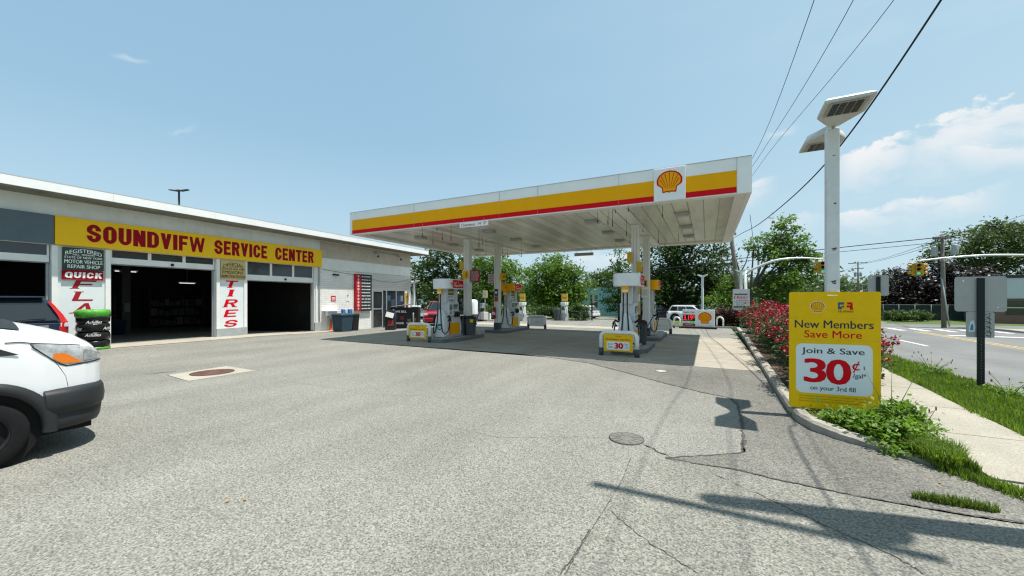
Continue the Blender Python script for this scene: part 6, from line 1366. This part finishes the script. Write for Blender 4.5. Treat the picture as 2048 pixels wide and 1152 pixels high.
# ------------------------------------------------------------------ traffic signals on curved mast arms
MAST = M('mast_paint', (.62, .64, .63), .4, metal=.3); SIGY = M('signal_yellow', (.46, .26, .02), .5)
GRNL = M('signal_green_lit', (.04, .50, .30), .3, emit=.5)
def signal(par, loc, rz):
    def one(a):
        b = MB(); X = Matrix.Rotation(a, 4, 'Z')
        b.bb(-.15, .15, -.32, -.15, -.92, 0, SIGY, .02, X); h = b.build('signal_head', par); h.location = loc
        for k in range(3):
            c = X @ Vector((0, -.32, -.16 - .30 * k)); n_ = X @ Vector((0, -1, 0))
            b = MB(); b.cyl(c, c + n_ * .012, .105, .105, 16, GRNL if (k == 2 and abs(a - rz) < .1) else UNDER); b.build('lens', h)
            b = MB(); ring = []
            for q in range(0, 13): an = R(-20 + 220 * q / 12); pr = Vector((.14 * math.cos(an), 0, .14 * math.sin(an))); ring.append([tuple(c + (X @ pr)), tuple(c + (X @ (pr * .97)) + n_ * .2)])
            b.loft(ring, SIGY); b.build('visor', h)
    for a in (rz, rz + R(90), rz + R(180), rz - R(90)): one(a)
    b = MB(); b.tube([loc, (loc[0], loc[1], loc[2] + .28)], .03, 8, MAST); b.build('hanger', par)
def mast(label, base, pts, sig, group='curved traffic signal masts'):
    o = Vector(base); t = thing('signal_mast', label, 'traffic light', o, 0, group); P = smooth([Vector(p) - o for p in pts], 8)
    b = MB(); n = len(P); b.tube([tuple(p) for p in P], [.11 - .06 * i / (n - 1) for i in range(n)], 10, MAST); b.build('arm', t)
    b = MB(); b.cyl((0, 0, 0), (0, 0, P[0].z + .25), .13, .11, 12, MAST); b.build('pole', t); s_ = Vector(sig) - o; signal(t, tuple(s_), R(-8))
bp_ = PD(1491, 600, 31); mast('curved white traffic signal mast left of the street light pole', (bp_.x, bp_.y, -.9), [PD(1491, 548, 31), PD(1510, 536, 30.6), PD(1550, 521, 30), PD(1595, 516, 29.5), PD(1648, 518, 29)], PD(1645, 523, 29))
bp_ = PD(2175, 600, 26); mast('curved traffic signal mast reaching over the street from the right', (bp_.x, bp_.y, -.9), [PD(2175, 528, 26), PD(2100, 513, 27), PD(1990, 510, 28), PD(1900, 515, 29), PD(1834, 522, 29.6)], PD(1835, 527, 29.6))
# ------------------------------------------------------------------ street signs seen from behind
SGB = M('sign_back', (.37, .38, .37), .5, metal=.35, var=.05, vs=4)
def backsign(label, x, y, zt, w, h, post_h, rz=0., low=None, zb=0.):
    t = thing('street_sign', label, 'sign', (x, y, zb), rz, 'street signs seen from behind')
    b = MB(); b.prism(stadium_at(-w / 2, w / 2, zt - h, zt, .05), .03, .036, SGB); b.build('panel', t)
    if low:
        lw, lh = low; b = MB(); b.prism(stadium_at(-lw / 2, lw / 2, zt - h - lh, zt - h - .005, .03), .03, .036, SGB); lo_ = b.build('lower_panel', t)
        b = MB(); rr = random.Random(9); cx_ = .10
        for k in range(5):
            z0 = zt - h - .06 - k * .085; b.tube([(cx_ - .05 + rr.uniform(-.02, .02), .0285, z0), (cx_ + rr.uniform(.02, .05), .0285, z0 + .03), (cx_ + rr.uniform(.0, .04), .0285, z0 - .05), (cx_ - .03, .0285, z0 - .03), (cx_ + .04, .0285, z0 - .08)], .0045, 4, INK)
        b.build('graffiti', lo_)
        b = MB(); b.face([(x_, .0285, zt - h - .28 + z) for x_, z in ((-.15, -.1), (-.07, -.1), (-.06, .0), (-.08, .12), (-.12, .10), (-.14, .0))], M('sticker_pale', (.62, .74, .78), .5)); b.face([(x_, .0275, zt - h - .28 + z) for x_, z in ((-.13, -.07), (-.09, -.07), (-.085, .0), (-.10, .06), (-.12, .02))], M('sticker_blue2', (.08, .20, .38), .5)); b.build('sticker', lo_)
    b = MB(); CHN = M('post_dark_green', (.010, .016, .016), .5)
    b.bb(-.045, .045, -.012, .0, -.2, post_h, CHN); b.bb(-.045, -.033, .0, .03, -.2, post_h, CHN); b.bb(.033, .045, .0, .03, -.2, post_h, CHN)
    [b.cyl((0, -.0135, .1 + .05 * i), (0, -.012, .1 + .05 * i), .006, .006, 6, M('post_hole', (.25, .27, .26), .7)) for i in range(18)]; b.build('post', t)
    b = MB(); [b.cyl((q * w * .33, .024, zt - h * .5 - q * h * .38), (q * w * .33, .03, zt - h * .5 - q * h * .38), .012, .012, 8, CHROME) for q in (-1, 1)]; b.build('bolt', t)
p = G(1962, 778, .02); backsign('large grey sign back on a dark verge post, graffiti on its lower panel', p.x, p.y, 2.11, .66, .655, 2.08, R(-4), (.36, .48))
p = PD(1757, 600, 11.5); backsign('smaller blank grey sign back just right of the promo board', p.x, p.y, 2.40, .47, .62, 2.36, R(-4))
# ------------------------------------------------------------------ price sign, hoops, lamps, inspection sign
PX0, PX1, PY = -1.28, .36, 24.2
t = thing('price_sign', 'low white price sign with red digits and a shell emblem', 'sign', (PX0, PY, 0), R(-4)); w = 1.64
b = MB(); b.bb(-.1, w + .12, -.14, .30, 0, .10, BLK, .02); b.build('base', t)
b = MB(); b.bb(0, w, 0, .22, .10, 1.06, WHITE2, .012); cb = b.build('cabinet', t)
b = MB(); b.bb(.02, .66, -.012, -.001, .42, .78, M('led_panel', (.01, .01, .01), .3)); b.bb(.02, .66, -.012, -.001, .14, .28, M('strip_red', (.32, .015, .03), .4)); b.bb(.38, .64, -.012, -.001, .31, .40, M('led_green_lit', (.02, .42, .10), .4, emit=.35)); b.build('display', cb)
b = MB(); LR = M('led_red_lit', (1., .03, .04), .4, emit=.6); f_ = front(-.015)
text(b, '3.19', .06, .54, .47, .75, LR, f_, .02); text(b, '9', .56, .64, .56, .75, LR, f_); text(b, 'Regular Cash', .06, .62, .86, .96, INK, f_, .01); text(b, 'Regular', .06, .32, .32, .37, INK, f_, .01); text(b, 'Self Serve', .15, .55, .18, .24, WHITE2, f_, .01); b.build('lettering', cb)
b = MB(); pecten(b, 1.16, .58, .66, .62, lambda k: front(-.004 - .003 * k), CREAM, RED, YEL, False); b.build('shell_emblem', cb)
for u, lab in ((1354, 'small white hoop left of the price sign'), (1440, 'small white hoop right of the price sign')):
    p = G(u, 656); t = thing('hoop_barrier', lab, 'hoop', (p.x, p.y, 0), R(-20), 'white hoops by the price sign'); b = MB(); b.tube([(x, 0, z) for x, z in arch(.17, .62, .165, 8)], .045, 10, TUBW); b.build('hoop', t); b = MB(); [b.cyl((s_ * .17, 0, 0), (s_ * .17, 0, .14), .052, .052, 10, CHAR) for s_ in (-1, 1)]; b.build('foot', t)
def tlamp(label, u, vb, d, vt, hw=.28):
    p = PD(u, vb, d); h = (vb - vt) / FPX * d; t = thing('lamp_post', label, 'street light', (p.x, p.y, p.z), R(-20), 'white lamp posts with flat tops')
    b = MB(); b.bb(-.06, .06, -.06, .06, 0, h, PAINT, .01); b.bb(-.25, .25, -.15, .15, 0, .06, BLK, .02); b.build('pole', t)
    for s_ in (-1, 1): b = MB(); b.loft([[(s_ * .05, -.1, h - .12), (s_ * .05, .1, h - .12), (s_ * .05, .1, h), (s_ * .05, -.1, h)], [(s_ * hw, -.16, h + .02), (s_ * hw, .16, h + .02), (s_ * hw, .16, h + .06), (s_ * hw, -.16, h + .06)]], PAINT, closed=True, caps=True, smooth=False); b.build('lamp_head', t)
    return t
tlamp('white flat topped lamp post behind the price sign', 1405, 655, 25.2, 551); ip_ = tlamp('white flat topped lamp post carrying the inspection sign', 1482, 658, 22.6, 541)
tlamp('white flat topped lamp post behind the shop corner', 828, 650, 27, 563, .5)
p = PD(1482, 658, 22.35); t = thing('inspection_offer_sign', 'white offer sign on a lamp post with red and blue lettering', 'sign', (p.x, p.y - .10, 1.0), R(-20))
b = MB(); b.bb(-.44, .44, -.05, .0, 0, 1.24, M('offer_frame', (.42, .44, .44), .5), .02); b.build('frame', t)
b = MB(); b.bb(-.40, .40, -.056, -.05, .06, 1.18, M('offer_white', (.60, .62, .63), .5)); b.build('panel', t)
b = MB(); f_ = front(-.059); text(b, 'FREE!', -.34, .34, .67, .86, RED, f_, .02)
BLU = M('ink_blue', (.02, .06, .12), .5)
for i, tx in enumerate(('A/C INSPECTION', 'BRAKE CHECK', 'TRIP CHECK')): text(b, tx, -.26, .36 - .09 * i, .54 - .125 * i, .61 - .125 * i, BLU, f_, .012); b.bb(-.34, -.31, -.059, -.056, .56 - .125 * i, .59 - .125 * i, RED)
b.bb(-.34, .34, -.059, -.056, .91, .98, BLU); b.bb(-.38, .38, -.059, -.056, .17, .25, INK); b.bb(-.3, .3, -.0592, -.056, .10, .13, M('grey_line', (.3, .3, .3), .5)); pecten(b, 0, 1.08, .13, .12, lambda k: front(-.058 - .0008 * k), CREAM, RED, CREAM, False); b.build('lettering', t)
# ------------------------------------------------------------------ kiosks at the back of the lot
def kiosk(label, u, v, sign_txt, sc, kind):
    p = G(u, v); t = thing('service_kiosk', label, 'kiosk', (p.x, p.y, 0), R(-25), 'service kiosks along the back hedge')
    if kind == 'pump':
        b = MB(); b.bb(-.28, .28, -.2, .2, 0, .55, M('kiosk_box', (.42, .43, .42), .6), .02); b.build('base', t)
        b = MB(); b.bb(-.20, .20, -.16, .16, .55, 1.2, PW, .03); b.bb(-.24, .24, -.2, .2, 1.2, 1.42, PW, .03); b.bb(-.15, .15, -.163, -.16, .8, 1.1, SCR); b.build('body', t)
        b = MB(); b.tube([(.22, -.1, 1.15), (.34, -.12, .7), (.30, -.14, .3), (.22, -.15, .5), (.2, -.16, .9)], .018, 6, RUB); b.build('hose', t)
        zz = 1.48
    else:
        b = MB(); b.bb(-.45, .0, -.25, .2, 0, .62, M('kiosk_box', (.42, .43, .42), .6), .02); b.bb(.02, .42, -.25, .2, 0, .62, M('kiosk_pale', (.58, .57, .54), .6), .02); b.build('base', t)
        b = MB(); b.cyl((-.2, 0, .62), (-.2, 0, .95), .09, .09, 10, INK); b.bb(-.36, -.02, -.14, .14, .92, 1.32, STEEL, .03); b.bb(-.28, -.1, -.145, -.14, 1.05, 1.25, STK); b.build('body', t)
        b = MB(); b.cyl((.22, 0, .6), (.22, 0, 1.78), .03, .03, 8, STEEL); b.build('post', t); zz = 1.76
    x0 = .0 if kind == 'pump' else .22
    b = MB(); b.bb(x0 - .30, x0 + .30, -.03, .03, zz, zz + .58, M('kiosk_sign_' + kind, (.75, .47, .07) if kind == 'pump' else (.68, .60, .38), .5), .01); sg = b.build('sign', t)
    b = MB(); text(b, sign_txt, x0 - (.24 if kind == 'pump' else .12), x0 + (.24 if kind == 'pump' else .12), zz + .22, zz + .36, M('kiosk_ink', (.22, .08, .02), .5), front(-.033), .012); b.build('lettering', sg)
kiosk('kerosene pump under a yellow sign beside the round bush', 1129, 641, 'Kerosene', 1, 'pump')
kiosk('second yellow signed kerosene pump just right of the left rear pump', 1045, 642, 'Kerosene', 1, 'pump')
kiosk('air machine under a cream sign reading air', 967, 639, 'Air', 1, 'air')
p = G(1114, 641); tag(MB().loft([[(x * .9, y * .9, 0) for x, y in stadium(.22, .22, 5, .1)], [(x, y, .85) for x, y in stadium(.24, .24, 5, .1)], [(x * .8, y * .8, .98) for x, y in stadium(.24, .24, 5, .1)]], CHAR, closed=True, caps=True, smooth=False).build('litter_bin', None, (p.x, p.y, 0)), 'dark litter bin left of the kerosene pump', 'bin')
p = G(946, 643); t = thing('vacuum_tower', 'white rounded vacuum tower right of the front left column', 'vacuum', (p.x, p.y, 0), 0)
b = MB(); b.lathe([(.36, 0), (.36, .55)], (0, 0, 0), 18, CHAR); b.lathe([(.36, .55), (.36, 1.4), (.32, 1.55), (.2, 1.62), (0, 1.63)], (0, 0, 0), 18, PW); b.build('body', t)
b = MB(); b.tube([(-.2, -.33, .5), (-.28, -.36, 1.2), (-.1, -.38, 1.45), (.14, -.38, 1.2), (.12, -.37, .3)], .03, 8, RUB); b.build('hose', t)
p = G(980, 641); tag(MB().bb(-.06, .06, -.06, .06, 0, .55, WHITE2, .01).bb(-.4, .4, -.2, .2, 0, .08, CONC).build('marker_post', None, (p.x, p.y, 0)), 'short white marker post right of the air machine', 'post')
p = G(1184, 641); t = thing('street_sign', 'thin dark signpost with a small pale plate before the teal house', 'sign', (p.x, p.y, 0), R(-25)); MB().bb(-.04, .04, -.03, .03, 0, 2.0, INK).build('post', t); MB().bb(.04, .22, -.02, .0, 1.35, 1.95, SGB).build('plate', t)
for u in (1014, 1019): pass
# ------------------------------------------------------------------ houses
def house(label, cat, loc, rz, w, dp, h, wall, roofc, rh, windows, flat=False, doors=()):
    t = thing('house', label, cat, loc, rz)
    b = MB(); b.bb(0, w, 0, dp, -.3, h, wall); b.build('wall', t)
    b = MB()
    if flat: b.bb(-.25, w + .25, -.25, dp + .25, h, h + rh, roofc)
    else: b.prism([(-.35, h - .05), (w / 2, h + rh), (w + .35, h - .05)], -.35, dp + .35, roofc) if rh > 0 else None
    b.build('roof', t)
    for x, z, ww, hh in windows:
        b = MB(); b.bb(x - .07, x + ww + .07, -.05, .0, z - .07, z + hh + .07, M('window_trim', (.05, .055, .06), .5)); f = b.build('window', t)
        b = MB(); b.bb(x, x + ww, -.055, -.048, z, z + hh, GLASS); b.bb(x, x + ww, -.062, -.055, z + hh * .48, z + hh * .53, WHITE2); b.build('pane', f)
    return t
p = PD(1168, 630, 60)
TEAL = linemat('teal_siding', (.23, .42, .44), (.17, .32, .34), .13, .015, 2, .7, .08)
house('low teal house with dark framed windows behind a lawn', 'house', (p.x, p.y, -.95), R(-12), 12.0, 7, 4.35, TEAL, M('roof_brown', (.10, .06, .05), .85, var=.3), .22, [(1.1, 1.3, 1.1, 1.75), (6.4, 1.4, 2.3, 1.75)], True)
for i in range(5): q = MB(); r_ = .22; 
p = PD(812, 620, 75)
house('white gabled house glimpsed behind the shop corner', 'house', (p.x, p.y, -1.1), R(-20), 7.5, 8, 3.6, M('house_white', (.62, .63, .63), .7), M('house_white', (.62, .63, .63), .7), 1.7, [(3, 1, .8, 1)])
p = PD(1312, 622, 72); house('pale blue house barely seen through the dark tree', 'house', (p.x, p.y, -1.1), R(-12), 9, 7, 3.6, M('pale_siding', (.34, .40, .42), .7), M('roof_grey', (.14, .14, .14), .8), .3, [(1, 1, 1, 1.2), (4, 1, 1.4, 1.2)], True)
p = PD(1530, 614, 150); t = house('small white store with a blue band far down the street', 'store', (p.x, p.y, -2.1), R(-27), 15, 12, 3.6, M('store_white', (.60, .60, .58), .7), M('store_roof', (.62, .63, .64), .7), 1.2, [(10.6, .5, 3, 2.2)])
b = MB(); b.bb(-.1, 10, -.12, -.01, 2.0, 3.9, M('store_blue', (.02, .09, .32), .5)); b.build('blue_band', t)
p = PD(1990, 640, 40); BRKR = brickmat('red_brick', (.19, .085, .06), (.25, .22, .2), .22, .075)
t = house('brick building with a white upper storey at the right edge', 'building', (p.x, p.y, -.9), R(-8), 14, 8, 4.75, BRKR, M('roof_dark', (.05, .05, .055), .8), .25, [(.8, 1.0, 1.2, 1.3), (3.6, 1.0, 1.4, 1.3), (7, 1.0, 1.4, 1.3)], True)
b = MB(); b.bb(-.05, 14.05, -.12, -.01, 2.6, 4.7, M('upper_pale', (.50, .55, .58), .6, var=.04)); b.build('white_upper', t)
# fence across the street
FB = M('fence_green', (.018, .035, .030), .7, var=.3, vs=2); q0 = PD(1705, 637, 47); q1 = PD(2000, 643, 43)
dv = q1 - q0; n = 9; t = thing('slat_fence', 'dark green fence in front of the purple trees', 'fence', (q0.x, q0.y, -.85), math.atan2(dv.y, dv.x)); ln = dv.xy.length
b = MB(); b.bb(0, ln, .02, .05, .1, 1.75, FB); b.build('mesh_panel', t)
for i in range(n + 1): MB().cyl((ln * i / n, 0, -.1), (ln * i / n, 0, 1.85), .04, .04, 8, M('fence_post', (.20, .21, .20), .6, metal=.3)).build('post', t)
b = MB(); b.cyl((0, 0, 1.8), (ln, 0, 1.8), .025, .025, 6, M('fence_post', (.2, .21, .2), .6)); b.build('rail', t)
for i, (u, v, d, lab) in enumerate(((1800, 642, 44, 'light green shrub at the fence left of the transformer pole'), (1835, 641, 44, 'second low green shrub along the dark fence'), (1780, 641, 45, 'small green shrub at the left end of the dark fence'))):
    p = PD(u, v, d); bush('bush', lab, (p.x, p.y - .8, -.85), (1.2, .7, 1.05), OLIVE, 1500, .2, 90 + i, 'shrubs along the dark fence', 'bush', 0, .2)
# ------------------------------------------------------------------ things in front of the shop and garage
def cone(label, x, y, z):
    t = thing('traffic_cone', label, 'traffic cone', (x, y, z)); b = MB(); b.bb(-.17, .17, -.17, .17, 0, .035, ORANGE, .01); b.build('base', t); b = MB(); b.lathe([(.125, .03), (.03, .68), (.022, .70), (.0, .70)], (0, 0, 0), 18, ORANGE); b.build('cone', t)
p = GF(662, 661); cone('orange traffic cone against the white brick wall', p.x, p.y, p.z)
def wheelie(label, u, v, w, h, mat, extra=None, rz=FANG):
    p = GF(u, v); t = thing('waste_bin', label, 'bin', (p.x, p.y, p.z), rz, 'dark bins against the brick wall'); r0 = stadium(w / 2, w / 2, 4, .06)
    b = MB(); b.loft([[(x * .85, y * .85, 0) for x, y in r0], [(x, y, h - .12) for x, y in r0]], mat, closed=True, caps=True, smooth=False); b.build('body', t)
    b = MB(); b.loft([[(x * 1.06, y * 1.06, h - .12) for x, y in r0], [(x * 1.06, y * 1.06, h - .06) for x, y in r0], [(x * .9, y * .9, h) for x, y in r0]], mat, closed=True, caps=True, smooth=False); b.build('lid', t); return t
wheelie('dark slate bin right of the orange cone', 685, 663, .78, .98, M('bin_slate', (.03, .06, .085), .55, var=.1))
t = wheelie('black drink cooler bin with red marks below the list sign', 706, 661, .5, .95, BLK); b = MB(); [b.bb(-.2 + .14 * i, -.1 + .14 * i, -.225, -.215, .2, .32, RED) for i in range(3)]; o = b.build('red_marks', t); o.rotation_euler = (R(-4), 0, 0)
p = GF(700, 661); t = thing('washer_jugs', 'blue and white washer jugs standing on the dark bins', 'jugs', (p.x - .05, p.y + .1, p.z + .97), FANG)
for i, (x, c) in enumerate(((-.55, (.05, .2, .5)), (-.38, (.55, .58, .6)), (-.1, (.05, .22, .55)), (.08, (.35, .5, .52)))): b = MB(); b.bb(x - .07, x + .07, -.08, .08, 0, .24, M('jug%d' % i, c, .35), .03); b.cyl((x, 0, .23), (x, 0, .28), .025, .02, 8, WHITE2); b.build('jug', t)
s = thing('wall_shelf', 'small white wall shelf with pipes left of the orange cone', 'shelf', fp(8.95, .0, 1.0), FANG); b = MB(); b.bb(-.55, .45, -.35, -.0, 0, .04, WHITE, .005); b.bb(-.35, .25, -.25, -.02, -.25, .0, PW, .02); b.build('shelf', s); b = MB(); [b.cyl((x, -.12, -.25), (x, -.12, -1.05), .025, .025, 8, STEEL) for x in (-.25, .05)]; b.build('pipe', s); b = MB(); b.tube([(-.05, -.2, .02), (-.12, -.24, -.15), (.1, -.22, -.25), (.18, -.2, -.05)], .012, 6, INK); b.build('hose', s)
# firewood / propane display with its lid open
p = GF(817, 656); CG = M('cage_black', (.010, .010, .011), .6)
t = thing('display_bin', 'black merchandise bin with white lettering and open lid by the shop', 'display bin', (p.x + .15, p.y - .25, p.z), R(28))
b = MB(); b.bb(-1.0, .72, -.32, .32, .05, 1.28, CG, .01); b.bb(-1.0, .72, -.3, .3, 0, .05, BLK); b.build('bin', t)
b = MB(); b.add([(-1.02, -.34, 1.30), (.2, -.34, 1.46), (.2, .34, 1.52), (-1.02, .34, 1.34)], [(0, 1, 2, 3)], M('lid_grey', (.17, .17, .165), .4)); b.add([(-1.02, -.34, 1.28), (.2, -.34, 1.44), (.2, .34, 1.50), (-1.02, .34, 1.32)], [(3, 2, 1, 0)], CG); b.build('lid', t)
b = MB(); f_ = front(-.3225); text(b, 'WE SELL', -.62, .02, .98, 1.10, WHITE2, f_, .012); text(b, 'WOOD', -.62, -.15, .28, .40, WHITE2, f_, .012); text(b, 'WE SELL', .0, .62, .28, .38, WHITE2, f_, .012)
for x, z, c in ((-.25, .55, (.12, .02, .03)), (.18, .40, (.12, .09, .06)), (.48, .45, (.16, .10, .05)), (-.6, .62, (.06, .02, .02))): b.bb(x - .11, x + .11, -.3215, -.3205, z, z + .2, M('print_%d' % int(c[0] * 100 + z * 1000), c, .6, var=.5, vs=20))
b.build('lettering', t)
t2 = thing('clear_bags', 'pale plastic bags lying on the black merchandise bin', 'bags', (p.x + .45, p.y - .1, p.z + 1.28), R(28)); b = MB(); [b.ball((.0 + .18 * i, .0, .05), (.14, .2, .07), M('bag_pale', (.55, .58, .60), .4), 7) for i in range(3)]; b.build('bag', t2)
q = GF(793, 659); tag(MB().lathe([(0, 0), (.16, .01), (.16, 1.0), (.1, 1.1), (.04, 1.16), (0, 1.16)], (0, 0, 0), 14, M('cylinder_blue', (.012, .04, .11), .4)).build('gas_cylinder', None, (q.x, q.y - .25, q.z)), 'dark blue gas cylinder left of the black merchandise bin', 'gas cylinder')
q = GF(780, 660); t = thing('leaning_rack', 'small rack of papers leaning by the shop door', 'rack', (q.x, q.y, q.z), R(40)); b = MB(); b.box((0, 0, .55), (.5, .3, 1.1), BLK, .02, (R(-6), 0, 0)); b.build('frame', t); b = MB(); b.box((0, -.18, .85), (.42, .015, .3), M('paper_grey', (.5, .5, .48), .6), 0, (R(-25), R(15), 0)); b.box((.05, -.18, .4), (.3, .015, .3), M('paper_red', (.25, .03, .03), .6), 0, (R(-6), 0, 0)); b.build('paper', t)
q = GF(842, 657); tag(MB().cyl((0, 0, 0), (0, 0, .95), .03, .03, 8, WHITE2).bb(-.12, .12, -.12, .12, 0, .04, CONC).build('marker_post', None, (q.x + .5, q.y - 1.2, q.z)), 'thin white marker post right of the black merchandise bin', 'post')
s = thing('window_notice', 'yellow and white notice by the shop corner', 'notice', fp(15.33, .012, .95), FANG); b = MB(); b.bb(-.16, .16, -.006, .006, .5, 1.15, YB); b.bb(-.16, .16, -.006, .006, -.02, .48, M('notice_pale', (.6, .5, .46), .6)); b.build('panel', s); b = MB(); b.cyl((0, -.01, .2), (0, -.0085, .2), .1, .1, 14, RED); b.bb(-.1, .1, -.009, -.0065, .75, .95, M('notice_mark', (.4, .15, .02), .5)); b.build('printing', s)
# stack of tyres in black wrap with a green cover
p = GF(186, 698); t = thing('tyre_stack', 'stack of black wrapped tyres with a bright green top beside the first pier', 'tyres', (p.x, p.y, p.z))
WRAP = M('black_wrap', (.012, .013, .013), .28, var=.2, vs=8, bump=.5, bs=14); GWR = M('green_wrap', (.075, .30, .035), .35, var=.35, vs=7, bump=.5, bs=12)
rr = random.Random(3)
def wobble(prof, mat, n=40, amp=.015):
    b = MB(); c = [[rr.uniform(-amp, amp) for _ in range(n)] for _ in prof]; vs = [[((r + c[i][k]) * math.cos(2 * math.pi * k / n), (r + c[i][k]) * math.sin(2 * math.pi * k / n), z + c[i][(k * 3) % n] * .6) for k in range(n)] for i, (r, z) in enumerate(prof)]
    b.loft(vs, mat, closed=True, caps=True); return b
for i in range(4): wobble([(.33, .015 + .27 * i), (.365, .05 + .27 * i), (.38, .14 + .27 * i), (.37, .24 + .27 * i), (.34, .28 + .27 * i)], WRAP, amp=.012).build('tyre', t)
wobble([(.372, 1.0), (.388, 1.06), (.392, 1.16), (.375, 1.23), (.30, 1.25), (.1, 1.24)], GWR, amp=.018).build('green_cover', t)
wobble([(.375, -.005), (.386, .03), (.37, .075)], GWR, amp=.015).build('green_band', t)
b = MB(); a0 = math.atan2(-p.y, -p.x)
def cylmap(r): return lambda x, z: (r * math.cos(a0 + x / r), r * math.sin(a0 + x / r), z)
for z in (1.0, 1.07, 1.14):
    for k in range(6): x = -.6 + .2 * k + z; b.add([cylmap(.408)(x, z), cylmap(.408)(x + .19, z + .05), cylmap(.408)(x + .19, z + .07), cylmap(.408)(x, z + .018)], [(0, 1, 2, 3)], WRAP)
for tx, x, z, s_ in (('Achilles', .02, .86, .36), ('Achilles', .0, .46, .36), ('Achilles', -.42, .66, .34), ('Achilles', .40, .66, .34)):
    text(b, tx, x - s_ / 2, x + s_ / 2, z - .04, z + .05, WHITE2, cylmap(.402), .012, .35)
b.build('lettering', t)
# ------------------------------------------------------------------ inside the bays
def fin(t, d, z=0.): return fp(t, -d, z)
RK = M('rack_steel', (.07, .07, .075), .5, metal=.4)
for i, (t0, d0, w, h, lab) in enumerate(((6.0, 9.2, 2.6, 2.2, 'parts rack with boxes deep inside the right garage bay'), (2.4, 9.3, 1.8, 1.9, 'parts rack with boxes deep inside the middle garage bay'))):
    s = thing('parts_rack', lab, 'shelf', fin(t0, d0, -.02), FANG); b = MB()
    for x in (-w / 2, w / 2): b.bb(x - .025, x + .025, -.3, .3, 0, h, RK)
    for z in (.2, .75, 1.3, 1.85): b.bb(-w / 2, w / 2, -.3, .3, z, z + .03, RK)
    b.build('frame', s); rr = random.Random(i)
    for z in (.23, .78, 1.33):
        x = -w / 2 + .06
        while x < w / 2 - .25: q = rr.uniform(.15, .34); b = MB(); b.bb(x, x + q, -.28, .1, z, z + rr.uniform(.18, .42), M('box%d' % rr.randint(0, 5), [(.07, .055, .035), (.09, .09, .09), (.02, .03, .06), (.08, .012, .01), (.06, .075, .08), (.12, .11, .09)][rr.randint(0, 5)], .7), .005); b.build('box', s); x += q + .04
s = thing('car_lift', 'grey two post car lift inside the middle bay', 'car lift', fin(2.6, 6.0, -.02), FANG); b = MB(); b.bb(-.16, .16, -.14, .14, 0, 3.3, M('lift_grey', (.035, .037, .04), .5), .02); b.build('post', s); b = MB(); b.bb(-.9, .0, -.06, .06, .35, .45, RK); b.build('arm', s); b = MB(); b.bb(-.1, .1, -.2, -.14, 1.1, 1.5, M('lift_box', (.14, .145, .145), .5)); b.build('control_box', s)
s = thing('tool_chest', 'small red tool chest near the lift in the middle bay', 'tool chest', fin(2.2, 6.4, -.02), FANG); b = MB(); b.bb(-.35, .35, -.25, .25, .08, .75, M('chest_red', (.10, .006, .01), .4), .02); b.build('body', s); b = MB(); [b.bb(-.31, .31, -.262, -.25, .14 + .15 * i, .25 + .15 * i, M('drawer_red', (.07, .01, .015), .4)) for i in range(4)]; b.build('drawers', s); b = MB(); [b.cyl((x, y, 0), (x, y, .08), .04, .04, 8, RUB) for x in (-.28, .28) for y in (-.18, .18)]; b.build('caster', s)
tag(MB().lathe([(0, 0), (.22, .0), (.27, .7), (.29, .72), (.26, .72), (.2, .1), (0, .1)], (0, 0, 0), 16, M('tub_blue', (.01, .025, .05), .5)).build('blue_tub', None, fin(2.05, 5.2, .0)), 'blue tub standing beside the red tool chest', 'tub')
